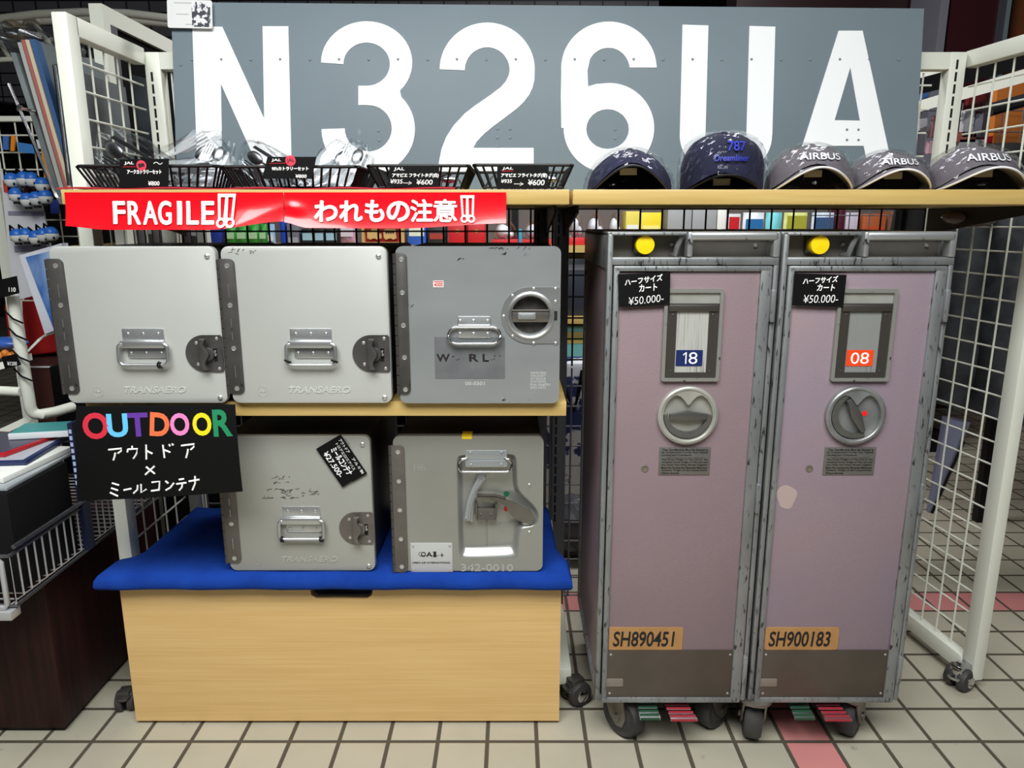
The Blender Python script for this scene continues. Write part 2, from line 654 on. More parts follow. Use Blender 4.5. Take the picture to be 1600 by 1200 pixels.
def wire_grid(mb, axis, const, a0, a1, z0, z1, pitch, r=0.0022, off=0.0, zoff=0.0):
    """welded wire grid; axis 'x' = runs along X at depth const, 'y' = runs along Y at X const"""
    def P(a, z, d=0.0):
        return (a, const + d, z) if axis == 'x' else (const + d, a, z)
    n = int((a1 - a0) / pitch + 1e-6)
    for i in range(n + 1):
        a = a0 + off + i * pitch
        if a > a1:
            break
        mb.cyl(P(a, z0), P(a, z1), r, n=6)
    n = int((z1 - z0) / pitch + 1e-6)
    for i in range(n + 1):
        z = z0 + zoff + i * pitch
        if z > z1:
            break
        mb.cyl(P(a0, z, r * 1.6), P(a1, z, r * 1.6), r, n=6)


def slots(mb, x, y, z0, z1, pitch, w=0.0045, h=0.019):
    z = z0
    while z < z1:
        mb.box(x - w / 2, x + w / 2, y - 0.0008, y + 0.002, z, z + h)
        z += pitch


def make_caster(parent, x, y, r, w, yaw, top, big=False, name='caster', fork_mat=None, tyre_mat=None):
    """swivel caster under a frame: mount and fork, wheel as a part of it. yaw = heading of the axle in degrees"""
    ax = Vector((math.cos(RAD(yaw)), math.sin(RAD(yaw)), 0))
    f = Vector((-ax.y, ax.x, 0))
    c = Vector((x, y, r))
    mb = MB()
    trail = r * 0.45
    st = c - f * trail
    mb.cyl((st.x, st.y, top), (st.x, st.y, r * 1.9), r * 0.42, n=14)
    mb.cyl((st.x, st.y, top), (st.x, st.y, top - 0.006), r * 0.75, n=16)
    if big:
        for s in (-1, 1):
            o = ax * (s * (w / 2 + 0.004))
            pts = [(-r * 0.95, r * 1.05), (r * 0.30, r * 1.05), (r * 0.46, r * 0.1), (r * 0.30, -r * 0.36), (-r * 0.05, -r * 0.42), (-r * 0.42, -r * 0.05)]
            rings = []
            for d in (-0.0018, 0.0018):
                rings.append([c + o + ax * d + f * p[0] + Vector((0, 0, p[1])) for p in pts])
            mb.loft(rings, close=True, cap0=True, cap1=True)
            mb.cyl(c + o, c + o + ax * (s * 0.006), r * 0.17, n=12)
        top_c = st + Vector((0, 0, 0))
        mb.box(-0.9 * r, 0.35 * r, -w / 2 - 0.006, w / 2 + 0.006, r * 0.92, r * 1.12,
               M=Matrix.Translation(Vector((c.x, c.y, r))) @ Matrix(((f.x, ax.x, 0, 0), (f.y, ax.y, 0, 0), (0, 0, 1, 0), (0, 0, 0, 1))))
    else:
        mb.box(-0.7 * r, 0.5 * r, -w * 0.28, w * 0.28, r * 0.4, r * 1.25, bev=r * 0.12,
               M=Matrix.Translation(Vector((c.x, c.y, r))) @ Matrix(((f.x, ax.x, 0, 0), (f.y, ax.y, 0, 0), (0, 0, 1, 0), (0, 0, 0, 1))))
    ca = mb.build(name, fork_mat or M_BRONZE, parent)
    wb = MB()
    if big:
        prof = [(0, -w / 2), (r * 0.62, -w / 2), (r * 0.66, -w * 0.46), (r * 0.9, -w * 0.5), (r, -w * 0.3), (r, w * 0.3), (r * 0.9, w * 0.5), (r * 0.66, w * 0.46), (r * 0.62, w / 2), (0, w / 2)]
        wb.lathe(prof, c, ax, n=36)
        whl = wb.build('wheel', tyre_mat or M_RUBBER, ca)
    else:
        for s in (-1, 1):
            prof = [(0, s * w * 0.5), (r * 0.62, s * w * 0.5), (r * 0.92, s * w * 0.46), (r, s * w * 0.38), (r, s * w * 0.18), (r * 0.9, s * w * 0.12), (0, s * w * 0.12)]
            wb.lathe(prof, c, ax, n=28)
        wb.mi = 1
        for s in (-1, 1):
            wb.lathe([(r * 0.5, s * w * 0.502), (r * 0.5, s * w * 0.54), (r * 0.3, s * w * 0.57), (0, s * w * 0.57)], c, ax, n=20)
        whl = wb.build('wheel', [M_RUBBER, M_CHROME], ca)
    return ca


# ------------------------------------------------------------------ the hall
mb = MB()
mb.box(-6.0, 6.0, -3.0, 8.0, -0.1, 0.0)
struct(mb, 'floor', M_TILE)
mb = MB()
mb.box(-6.0, 6.0, 2.1, 8.0, 2.9, 3.0)
struct(mb, 'ceiling', mat('dark_soffit', (44, 42, 44), 0.7))
mb = MB()
mb.box(-6.0, 6.0, 8.0, 8.1, 0.0, 2.9)
struct(mb, 'wall_back', mat('dark_hall_wall', (46, 40, 40), 0.6))
mb = MB()
mb.box(-6.1, -6.0, -3.0, 8.0, 0.0, 2.9)
struct(mb, 'wall_left', mat('dark_hall_wall', (46, 40, 40), 0.6))
mb = MB()
mb.box(6.0, 6.1, -3.0, 8.0, 0.0, 2.9)
struct(mb, 'wall_right', mat('dark_hall_wall', (46, 40, 40), 0.6))
# tiled bulkhead hanging under the ceiling, its lower edge bowed
mb = MB()
pts = [(-5.9, 2.9)] + [(-5.9 + 7.0 * i / 30, 2.28 - 0.42 * math.sin(PI * min(1.0, max(0.0, (i / 30.0) * 1.15)))) for i in range(31)] + [(1.1, 2.9)]
mb.prism(pts, 6.0, 6.25)
struct(mb, 'trim_1', grid_wall_mat('bulkhead_tiles', (128, 128, 138), (40, 40, 50), 0.17, 0.085))

# ------------------------------------------------------------------ white display frame: back panel, side panels
YB = 1.72
back = thing('display_back_panel', 'long white upright grid panel standing behind both wooden shelves', 'display panel', (0.09, YB, 0))
mb = MB()
XL, XR = -0.797, 0.985
for xa, xb in ((XL, XL + 0.034), (XR - 0.036, XR)):
    mb.box(xa, xb, YB - 0.012, YB + 0.02, 0.05, 1.385, bev=0.002)
mb.box(XL + 0.034, XR - 0.036, YB - 0.0115, YB + 0.0195, 1.350, 1.3845)
fr = mb.build('frame', M_WHITE, back)
mb = MB()
slots(mb, XL + 0.014, YB - 0.012, 1.10, 1.345, 0.025)
slots(mb, XR - 0.020, YB - 0.012, 1.10, 1.350, 0.025)
mb.build('slots', M_SLOT, fr)
upr = thing('slotted_upright', 'pair of grey slotted posts with white foot between drawer unit and left cart', 'post', (0.09, YB, 0))
for xc in (0.067, 0.113):
    mb = MB()
    mb.box(xc - 0.017, xc + 0.017, YB - 0.012, YB + 0.02, 0.04, 1.35, bev=0.002)
    pst = mb.build('post', M_GREYMETAL, upr)
    mb = MB()
    slots(mb, xc - 0.007, YB - 0.012, 0.30, 1.05, 0.025)
    mb.build('slots', M_SLOT, pst)
mb = MB()
wire_grid(mb, 'x', YB + 0.004, XL + 0.05, XR - 0.06, 1.07, 1.345, 0.05)
mb.build('upper_mesh', M_WHITE, back)
mb = MB()
wire_grid(mb, 'x', YB + 0.004, XL + 0.04, XR - 0.04, 0.69, 1.06, 0.05, zoff=0.015)
mb.build('middle_mesh', M_BLACKMETAL, back)
mb = MB()
wire_grid(mb, 'x', YB + 0.004, XL + 0.04, XR - 0.04, 0.09, 0.685, 0.05)
mb.build('lower_mesh', M_GREYMETAL, back)  # white wires coloured grey, shade behind the shelves painted in
mb = MB()
mb.box(0.1005, 0.129, 1.425, YB - 0.014, 0.040, 0.078, bev=0.002)
ft = mb.build('foot', M_WHITE, upr)
make_caster(upr, 0.140, 1.425, 0.027, 0.05, -60, 0.042)


def side_panel(x, y0, y1, z1, yaw, zfun, name, label, inner):
    """white grid panel standing square to the back panel. inner = +1 when its right face is seen"""
    root = thing(name, label, 'display panel', (x, y1, 0), (0, 0, yaw))
    L = y1 - y0
    mb = MB()
    t = 0.0135
    mb.box(-t, t, -L, -L + 0.036, 0.028, z1, bev=0.002)
    mb.box(-t, t, -L + 0.03, 0.0, z1 - 0.034, z1, bev=0.002)
    mb.box(-t, t, -L + 0.002, 0.0, 0.028, 0.066, bev=0.002)
    mb.build('frame', M_WHITE, root, local=True)
    mb = MB()
    wire_grid(mb, 'y', 0.0, -L + 0.04, 0.0, 0.066, z1 - 0.034, 0.05)
    mb.build('wire_mesh', M_WHITE, root, local=True)
    return root


spl = side_panel(-0.8065, 1.42, YB - 0.014, 1.392, 0.0, None, 'display_side_panel', 'white grid side panel at the left end of the shelves, beside the hanging posters', 1)
make_caster(spl, -0.830, 1.40, 0.022, 0.04, 10, 0.04)
spr = side_panel(1.00, 1.455, YB, 1.388, RAD(8.0), None, 'display_side_panel', 'white grid side panel at the right end, on a chrome caster beside the second cart', -1)
make_caster(spr, 1.008, 1.475, 0.026, 0.05, -62, 0.035, fork_mat=M_CHROME)

# ------------------------------------------------------------------ shelves
def shelf(name, label, x0, x1, y0, y1, z0, z1, br):
    root = thing(name, label, 'shelf', ((x0 + x1) / 2, (y0 + y1) / 2, z0))
    mb = MB()
    mb.box(x0, x1, y0, y1, z0, z1, bev=0.0015)
    mb.build('board', M_SHELFWOOD, root)
    for xb in br:
        mb = MB()
        P = [(y0 + 0.06, z0 - 0.0005), (y1 - 0.0, z0 - 0.0005), (y1 - 0.0, z0 - 0.062), (y1 - 0.05, z0 - 0.052), (y0 + 0.06, z0 - 0.014)]
        b = [[(xb + dx, p[0], p[1]) for p in P] for dx in (-0.0022, 0.0022)]
        mb.loft(b, close=True, cap0=True, cap1=True)
        mb.build('bracket', M_BLACKMETAL, root)
    return root


shelf('wooden_shelf', 'upper wooden shelf board carrying the black wire baskets', -0.772, 0.0985, 1.30, YB - 0.016, 1.0562, 1.0812, (-0.74, 0.078))
shelf('wooden_shelf', 'upper wooden shelf board carrying the row of bagged caps', 0.1042, 0.9600, 1.30, YB - 0.016, 1.0562, 1.0812, (0.118, 0.94))
shelf('wooden_shelf', 'lower wooden shelf board carrying the three metal containers', -0.775, 0.0990, 1.297, YB - 0.016, 0.6815, 0.7085, (-0.74, 0.078))

# ------------------------------------------------------------------ storage base and blue cloth
XS0, XS1, YD = -0.786, 0.0985, 1.350
base = thing('drawer_unit', 'pale wood drawer unit under the blue cloth, with dark scooped grip', 'drawer unit', ((XS0 + XS1) / 2, YD, 0))
mb = MB()
g0, g1 = at(483, 926, YD).x, at(584, 926, YD).x
zt = 0.318
zb = 0.0075
outl = [(XS0, zb), (XS1, zb), (XS1, zt), (g1, zt), (g1 - 0.004, zt - 0.022), (g1 - 0.014, zt - 0.030), (g0 + 0.014, zt - 0.030), (g0 + 0.004, zt - 0.022), (g0, zt), (XS0, zt)]
mb.prism(outl, YD, YD + 0.018)
mb.build('drawer_front', M_WOOD, base)
mb = MB()
mb.box(XS0 + 0.002, XS0 + 0.020, YD + 0.019, 1.69, 0.03, 0.318)
mb.box(XS1 - 0.020, XS1 - 0.002, YD + 0.019, 1.69, 0.03, 0.318)
mb.box(XS0 + 0.002, XS1 - 0.002, 1.675, 1.69, 0.03, 0.318)
mb.box(XS0 + 0.002, XS1 - 0.002, YD + 0.019, 1.69, 0.03, 0.045)
mb.box(XS0 + 0.02, XS1 - 0.02, YD + 0.10, YD + 0.11, 0.05, 0.318)
mb.build('carcass', M_WHITE, base)
for xx in (XS0 + 0.05, XS1 - 0.05):
    for yy in (YD + 0.06, 1.64):
        mb = MB()
        mb.cyl((xx, yy, 0.0), (xx, yy, 0.031), 0.016)
        mb.build('foot', M_BLACKMETAL, base)

# blue cloth over a padded top: wide at the front, cut in beside the left panel
def cloth_ring(ins, z):
    o = [(-0.822, 1.322), (0.1195, 1.322), (0.1195, 1.40), (0.106, 1.44), (0.098, 1.47), (0.092, 1.69), (-0.775, 1.69), (-0.785, 1.44), (-0.80, 1.405), (-0.822, 1.39)]
    cx, cy = -0.35, 1.5
    out = []
    pts = []
    for i in range(len(o)):
        a, b2 = Vector(o[i]), Vector(o[(i + 1) % len(o)])
        n = max(1, int((b2 - a).length / 0.05))
        for k in range(n):
            pts.append(a.lerp(b2, k / n))
    for p in pts:
        d = Vector((cx, cy)) - p
        tg = Vector((max(-0.70, min(0.0, p.x)), max(1.43, min(1.60, p.y))))
        dd = tg - p
        dd = dd.normalized() * min(ins, dd.length * 0.9) if dd.length > 1e-6 else Vector((0, 0))
        sx, sy = dd.x, dd.y
        wob = 0.0012 * math.sin(p.x * 37 + p.y * 11)
        out.append(Vector((p.x + sx, p.y + sy, z + wob)))
    return out


mb = MB()
mb.loft([cloth_ring(0.016, 0.3185), cloth_ring(0.004, 0.3200), cloth_ring(0.0, 0.326), cloth_ring(0.002, 0.338), cloth_ring(0.010, 0.3475), cloth_ring(0.022, 0.3515), cloth_ring(0.06, 0.353)], close=True, cap0=True, cap1=True)
tag(mb.build('blue_cloth', M_BLUE, origin=(-0.35, 1.5, 0.3185), smooth=60), 'royal blue felt cloth padded over the pale wood drawer unit', 'cloth')

# ------------------------------------------------------------------ big grey sign N326UA
SGY, LEAN, ROLL = 1.640, RAD(-7.2), RAD(0.45)
sign = thing('aircraft_registration_sign', 'large grey painted metal panel with huge white letters N326UA, leaning behind the shelves', 'sign', (0.072, SGY, 1.090), (LEAN, ROLL, 0))
SINV = WM[sign.name].inverted()


def on_sign(u, v):
    a, b = SINV @ Vector((0, 0, CAM_H)), SINV @ at(u, v, 1.6)
    d = b - a
    t = -a.y / d.y
    p = a + d * t
    return (p.x, p.z)


mb = MB()
c0, c1 = on_sign(265, 2), on_sign(1443, 14)
c2, c3 = on_sign(277, 262), on_sign(1430, 289)
x0, x1, z1s = (c0[0] + c2[0]) / 2, (c1[0] + c3[0]) / 2, (c0[1] + c1[1]) / 2
mb.box(x0, x1, 0.0, 0.012, 0.0, z1s, bev=0.001)
mb.build('panel', M_SIGN, sign, local=True)


def cr(ox, oy, pts):
    return [on_sign(ox + p[0] / 4.0, oy + p[1] / 4.0) for p in pts]


A = arc
letters = []
N_ = [(163, 168), (350, 168), (612, 742), (602, 165), (763, 165), (785, 1100), (600, 1100), (342, 525), (352, 1100), (196, 1100)]
letters.append((cr(260, 0, N_), []))
T3 = A(1252, 392, 285, 258, 180, 403, 30)
T3 += A(1262, 808, 292, 285, -45, 180, 30)
T3 += A(1262, 803, 147, 145, 180, -90, 26)
T3 += [(1235, 657), (1200, 657), (1200, 537), (1235, 537)]
T3 += A(1252, 402, 145, 135, 90, -180, 26)
letters.append((cr(260, 0, T3), []))
T2 = A(405, 434, 297, 292, 180, 360, 30) + [(700, 500), (688, 550), (668, 592), (632, 640), (590, 680), (500, 748), (440, 792), (385, 838), (340, 885), (318, 925),
     (695, 925), (695, 1075), (100, 1075), (104, 1010), (120, 930), (150, 855), (195, 785), (265, 710), (330, 660), (420, 598), (490, 545), (522, 508), (540, 470)] + A(405, 440, 140, 143, 0, -180, 24)
letters.append((cr(660, 0, T2), []))
T6 = [(1465, 423), (1295, 423)] + A(1163, 440, 133, 140, 0, -150, 20)[1:] + [(1032, 440), (1035, 540)] + [(1085, 526), (1170, 519)] + A(1165, 800, 283, 281, -80, 180, 40) + \
     [(868, 800), (865, 600), (868, 450)] + A(1165, 426, 298, 290, 180, 357, 28)
letters.append((cr(660, 0, T6), [cr(660, 0, A(1157, 808, 133, 124, 0, 345, 23))]))
U_ = [(105, 155), (267, 160), (248, 850)] + A(376, 850, 128, 110, 180, 0, 16) + [(523, 163), (685, 168), (666, 840)] + A(376, 850, 288, 250, 0, 180, 30)
letters.append((cr(1040, 0, U_), []))
A_ = [(1080, 193), (1230, 193), (1425, 1090), (1272, 1090), (1237, 912), (1010, 912), (955, 1090), (797, 1090)]
letters.append((cr(1040, 0, A_), [cr(1040, 0, [(1153, 422), (1213, 755), (1055, 752)])]))
for pts, holes in letters:
    mb = MB()
    mb.prism(pts, -0.0012, -0.0001, holes=holes, tess=True)
    mb.build('painted_letter', M_SIGNWHITE, sign, local=True, smooth=0)
mb = MB()
for u in range(300, 1420, 46):
    p = on_sign(u, 93)
    mb.rivet(p[0], -0.0010, p[1], 0.0030, 0.0006)
for u, v in ((777, 201), (797, 201), (777, 215), (797, 215), (777, 229), (961, 202), (961, 216), (1323, 203), (1341, 203), (1323, 219), (1341, 219), (591, 204), (592, 219), (282, 101)):
    p = on_sign(u, v)
    mb.rivet(p[0], -0.0010, p[1], 0.0030, 0.0006)
mb.build('rivets', M_SIGN, sign, local=True)
# white printed notice card at the top left corner of the sign
pc = on_sign(300, 24)
n0, n1 = on_sign(264, 3), on_sign(335, 47)
q = WM[sign.name] @ Vector(((n0[0] + n1[0]) / 2, -0.010, n1[1]))
note = thing('notice_card', 'small white printed card with dark speckled picture clipped on the grey sign corner', 'card', q, (LEAN + RAD(1), RAD(1.0), 0))
w_, h_ = abs(n1[0] - n0[0]), abs(n1[1] - n0[1])
mb = MB()
mb.prism(rrect(-w_ / 2, 0, w_ / 2, h_, 0.004), 0.0, 0.002)
mb.build('card', M_WHITE2, note, local=True)
mb = MB()
mb.box(w_ * 0.05, w_ * 0.46, -0.0006, 0.0, h_ * 0.05, h_ * 0.93)
mb.build('printed_picture', mat('speckled_print', (236, 236, 240), 0.5, col2=(40, 42, 62), scale=90, lo=0.47, hi=0.53), note, local=True)
mb = MB()
for zz, xx0, xx1 in ((0.9, -0.34, 0.1), (0.5, -0.3, -0.02), (0.14, -0.1, 0.04)):
    mb.box(w_ * xx0, w_ * xx1, -0.0004, 0.0, h_ * zz - 0.0012, h_ * zz)
mb.build('printed_line', mat('pale_grey_print', (176, 176, 184), 0.6), note, local=True)
mb = MB()
mb.cyl((-w_ * 0.3, 0.002, h_ * 0.6), (-w_ * 0.3, 0.010, h_ * 0.6), 0.004)
mb.build('sticky_pad', M_GREYMETAL, note, local=True)
# ------------------------------------------------------------------ airline galley containers
BW, BH, BD = 0.2865, 0.2775, 0.360
YBOX = 1.284


def container(root, kind, P, hinge_mat, door_mat):
    """P(u, v) turns a pixel of the photographed door into local x,z; the door front lies at y = 0"""
    mb = MB()
    mb.box(-BW / 2 + 0.004, BW / 2 - 0.003, 0.014, BD, 0.003, BH - 0.004, bev=0.006)
    mb.build('body', M_BOXBODY, root, local=True)
    return mb


def screw_at(mb, x, z, r=0.0042, y=-0.001):
    mb.rivet(x, y, z, r, r * 0.5)


def lift_handle(root, x, z, w, metal=None, tie=None):
    """riveted two-leaf plate with a swinging rectangular bail; x,z = middle of the hinge roll"""
    metal = metal or M_ALU
    mb = MB()
    mb.prism(rrect(x - w / 2, z - 0.001, x + w / 2 - 0.001, z + 0.024, 0.002), -0.0022, 0.0, bev=0.0006)
    mb.prism(rrect(x - w / 2 + 0.006, z - 0.029, x + w / 2 + 0.003, z - 0.004, 0.0035), -0.0022, 0.0, bev=0.0006)
    mb.box(x - w / 2 - 0.003, x + w / 2 + 0.001, -0.0105, -0.001, z - 0.010, z + 0.0035, bev=0.0028)
    for dx in (-0.36, 0.0, 0.36):
        mb.rivet(x + dx * w, -0.002, z + 0.015, 0.0027)
        mb.rivet(x + dx * w + 0.002, -0.002, z - 0.0195, 0.0027)
    h = mb.build('handle', metal, root, local=True)
    mb = MB()
    hw, zb_ = w / 2 + 0.006, z - 0.040
    pts = [(x - hw + 0.008, -0.006, z - 0.003)] + [(p[0], -0.0085, p[1]) for p in arc(x - hw + 0.006, z - 0.009, 0.006, 0.006, 90, 180, 4)]
    pts += [(p[0], -0.010, p[1]) for p in arc(x - hw + 0.009, zb_ + 0.009, 0.009, 0.009, 180, 270, 5)]
    pts += [(p[0], -0.010, p[1]) for p in arc(x + hw - 0.009, zb_ + 0.009, 0.009, 0.009, 270, 360, 5)]
    pts += [(p[0], -0.0085, p[1]) for p in arc(x + hw - 0.006, z - 0.009, 0.006, 0.006, 0, 90, 4)] + [(x + hw - 0.008, -0.006, z - 0.003)]
    mb.tube(pts, 0.0036, 10)
    mb.build('bail', metal, h, local=True)
    for t in (tie or ()):
        mb = MB()
        if t[1] == 'bottom':
            for d in (-0.0022, 0.0018):
                mb.tube([(x + t[0] + d + 0.0003 * k, -0.010 + 0.0048 * math.cos(k * PI / 6), zb_ + 0.0048 * math.sin(k * PI / 6)) for k in range(12)], 0.0014, 6, closed=True)
            mb.tube([(x + t[0], -0.013, zb_ + 0.003), (x + t[0] + 0.003, -0.014, zb_ + 0.008)], 0.001, 6)
        else:
            mb.tube([(x + t[0] - 0.006, -0.0145, z - 0.030), (x + t[0] + 0.006, -0.0145, z - 0.034)], 0.002, 6)
        mb.build('cable_tie', M_BLACKGLOSS, h, local=True)
    return h


def twist_latch(root, x0, x1, z0, z1, mt):
    """D-shaped dark latch plate with a winged thumb turn and a striker slot"""
    zc, r = (z0 + z1) / 2, (z1 - z0) / 2
    mb = MB()
    pts = arc(x0 + r, zc, r, r, 90, 270, 20) + [(x1 - 0.003, z0), (x1, z0 + 0.003), (x1, z1 - 0.003), (x1 - 0.003, z1)]
    sx, sz = x1 - 0.013, zc - 0.003
    hole = [(sx - 0.0035, sz - 0.012), (sx + 0.0035, sz - 0.012), (sx + 0.0035, sz + 0.012), (sx - 0.0035, sz + 0.012)]
    mb.prism(pts, -0.0026, 0.0, holes=[hole])
    mb.box(x1 - 0.0225, x1 - 0.021, -0.0032, -0.002, z0 + 0.001, z1 - 0.001)
    p = mb.build('latch_plate', mt, root, local=True)
    mb = MB()
    for q in ((x0 + r * 0.62, z1 - r * 0.42), (x0 + r * 0.62, z0 + r * 0.42), (x1 - 0.009, z1 - 0.006), (x1 - 0.008, z0 + 0.006)):
        mb.rivet(q[0], -0.0024, q[1], 0.0031, 0.0014)
    mb.build('rivets', M_RIVET, p, local=True)
    mb = MB()
    kx = x0 + r * 1.12
    mb.lathe([(0.0125, 0), (0.0125, 0.004), (0.011, 0.006), (0, 0.006)], (kx + 0.003, -0.0026, zc - 0.001), (0, -1, 0), n=24)
    wing = []
    for i in range(25):
        t = -1 + 2 * i / 24.0
        wing.append((kx - 0.0055 - 0.0028 * math.cos(t * PI * 0.5), zc + t * 0.0275))
    for i in range(25):
        t = 1 - 2 * i / 24.0
        wing.append((kx + 0.0035 + 0.0045 * math.cos(t * PI * 1.55) * (1 - 0.35 * abs(t)) + 0.001, zc + t * 0.0275))
    mb.prism(wing, -0.0165, -0.0085, bev=0.0016)
    mb.build('thumb_turn', mt, p, local=True)
    mb = MB()
    mb.box(sx - 0.003, sx + 0.003, -0.0008, 0.001, sz - 0.0115, sz + 0.0115)
    sl = mb.build('striker_slot', M_SLOT, p, local=True)
    mb = MB()
    mb.cyl((sx + 0.0005, -0.001, sz + 0.001), (sx + 0.0005, -0.0045, sz + 0.001), 0.0023)
    mb.tube([(sx + 0.001, -0.003, sz - 0.001), (sx - 0.0005, -0.004, sz + 0.004), (sx + 0.001, -0.003, sz + 0.009)], 0.0013, 6)
    mb.build('striker_pin', M_RIVET, p, local=True)
    return p


def hinge_strip(root, x0, x1, z0, z1, mt, zs, tilt=0.0, scratches=True):
    mb = MB()
    r = 0.009
    pts = [(x0, z0 + 0.001), (x1 - r, z0)] + arc(x1 - r, z0 + r, r, r, 270, 360, 5) + arc(x1 - r, z1 - r, r, r, 0, 90, 5) + [(x0, z1)]
    mb.prism(pts, -0.0026, 0.0, bev=0.0005)
    h = mb.build('hinge', mt, root, local=True)
    mb = MB()
    n = 14
    for i in range(n):
        a, b = z0 + (z1 - z0) * i / n, z0 + (z1 - z0) * (i + 0.93) / n
        mb.cyl((x0 - 0.001, -0.0005, a), (x0 - 0.001, -0.0005, b), 0.0034, n=10)
    mb.build('hinge_knuckle', M_BRONZE, h, local=True)
    mb = MB()
    for z in zs:
        mb.lathe([(0.0044, 0), (0.0044, 0.0007), (0.0033, 0.0009), (0.0031, 0.0005), (0.0016, 0.0005), (0.0013, 0.001), (0, 0.001)], ((x0 + x1) / 2 + 0.001, -0.0026, z), (0, -1, 0), n=16)
    mb.build('rivets', M_RIVET, h, local=True)
    return h


def door_rivets(root, pts, r=0.0048):
    for x, z in pts:
        mb = MB()
        mb.rivet(x, 0.0, z, r, r * 0.75)
        mb.build('door_rivet', M_RIVET, root, local=True)


def emblem(mb, x, z, r, y=0.0):
    for k in range(26):
        a0 = 2 * PI * k / 26
        a1 = a0 + 0.13
        mb.tube([(x + r * math.cos(a0), y - 0.0004, z + r * math.sin(a0)), (x + r * math.cos(a1), y - 0.0004, z + r * math.sin(a1))], 0.00045, 5)
    mb.tube([(x - r * 0.55, y - 0.0004, z - r * 0.05), (x - r * 0.1, y - 0.0004, z + r * 0.1), (x + r * 0.2, y - 0.0004, z - r * 0.1), (x + r * 0.6, y - 0.0004, z + r * 0.08)], 0.0006, 5)


def plain_container(label, panel, loc, hinge_mat, tie):
    """ref: photographed corner of the door that the layout is read from"""
    root = thing('galley_container', label, 'metal box', loc, (0, 0, 0), 'airline galley containers')
    mb = MB()
    mb.box(-BW / 2 + 0.005, BW / 2 - 0.004, 0.014, BD, 0.003, BH - 0.004, bev=0.008)
    mb.build('body', M_BOXBODY, root, local=True)
    mb = MB()
    mb.prism(rrect(-BW / 2, 0.0, BW / 2, BH, 0.0135, 7), 0.0, 0.013, bev=0.0022)
    panel = panel or M_ALUSATIN
    mb.build('door', panel, root, local=True)
    hinge_strip(root, -BW / 2 - 0.004, -BW / 2 + 0.0235, 0.017, BH - 0.021, hinge_mat, [BH - 0.033, BH - 0.101, BH - 0.177, 0.028])
    mb = MB()
    for z in (BH - 0.075, BH - 0.135, BH - 0.150, 0.06):
        mb.box(-BW / 2 + 0.0100, -BW / 2 + 0.0106, -0.0029, -0.0022, z - 0.012, z + 0.010)
    mb.build('scratch_marks', M_RIVET, root, local=True)
    lift_handle(root, 0.005, BH - 0.166, 0.074, M_ALU, tie)
    twist_latch(root, 0.0765, BW / 2 - 0.001, 0.058, 0.124, hinge_mat)
    door_rivets(root, [(BW / 2 - 0.0145, BH - 0.0165), (BW / 2 - 0.0130, 0.0105)])
    mb = MB()
    mb.text('TRANSAERO', -0.0410, 0.0700, 0.0190, 0.0305, 0.0001, weight=0.012, shear=0.25, depth=0.0011)
    mb.build('embossed_lettering', M_EMBOSS2 if panel is M_ALUSHADE else M_EMBOSS, root, local=True)
    mb = MB()
    emblem(mb, -0.0880, 0.0215, 0.0095)
    mb.build('embossed_emblem', panel, root, local=True)
    return root


zsh = 0.7087
plain_container('clean pale grey container first from the left on the shelf, black tie on its handle', None, (-0.6535, YBOX, zsh), M_HINGE, [(0.026, 'bottom')])
b2r = plain_container('pale grey container second from the left on the shelf, faint scuffs on top', None, (-0.3585, YBOX, zsh), M_HINGE, [(-0.040, 'side'), (0.042, 'side')])
YLOW, ZLOW = 1.340, 0.3533
b4r = plain_container('pale grey galley container standing on the blue cloth, black scuffs and tilted price card', M_ALUSHADE, (-0.4130, YLOW, ZLOW), M_HINGE2, [(-0.040, 'bottom'), (0.036, 'bottom')])


def scuffs(root, pts, name='scuff_marks', w=0.0009):
    mb = MB()
    rnd = random.Random(5)
    for x, z, dx, dz, n in pts:
        for k in range(n):
            px, pz = x + rnd.uniform(-1, 1) * dx, z + rnd.uniform(-1, 1) * dz
            L = rnd.uniform(0.001, 0.006)
            a = rnd.uniform(-0.25, 0.25) if rnd.random() < 0.7 else rnd.uniform(0.6, 1.2)
            ww = w * rnd.uniform(0.4, 1.2)
            ex, ez = math.cos(a) * L, math.sin(a) * L
            qx, qz = -math.sin(a) * ww, math.cos(a) * ww
            mb.prism([(px - ex, pz - ez), (px + ex * 0.6 - qx, pz + ez * 0.6 - qz), (px + ex, pz + ez), (px + qx, pz + qz)], -0.0003, 0.0001)
    return mb.build(name, mat('scuff_black', (52, 50, 50), 0.7), root, local=True, smooth=0)


scuffs(b2r, [(-0.115, BH - 0.010, 0.012, 0.005, 7), (-0.085, BH - 0.009, 0.006, 0.003, 5)])
scuffs(b4r, [(-0.030, BH - 0.084, 0.016, 0.003, 8), (-0.030, BH - 0.094, 0.014, 0.002, 6), (-0.020, BH - 0.108, 0.045, 0.002, 14), (-0.022, BH - 0.115, 0.010, 0.008, 16), (0.032, BH - 0.113, 0.010, 0.007, 12), (-0.035, BH - 0.1245, 0.034, 0.0008, 18), (0.012, BH - 0.118, 0.004, 0.004, 5)])

# ---- third container: worn aluminium with a round paddle latch
B3 = (-0.0580, YBOX, zsh)
b3 = thing('galley_container', 'worn aluminium container with round recessed latch, third from the left on the shelf', 'metal box', B3, (0, 0, 0), 'airline galley containers')


def Q3(u, v):
    p = at(u, v, YBOX)
    return (p.x - B3[0], p.z - B3[2])


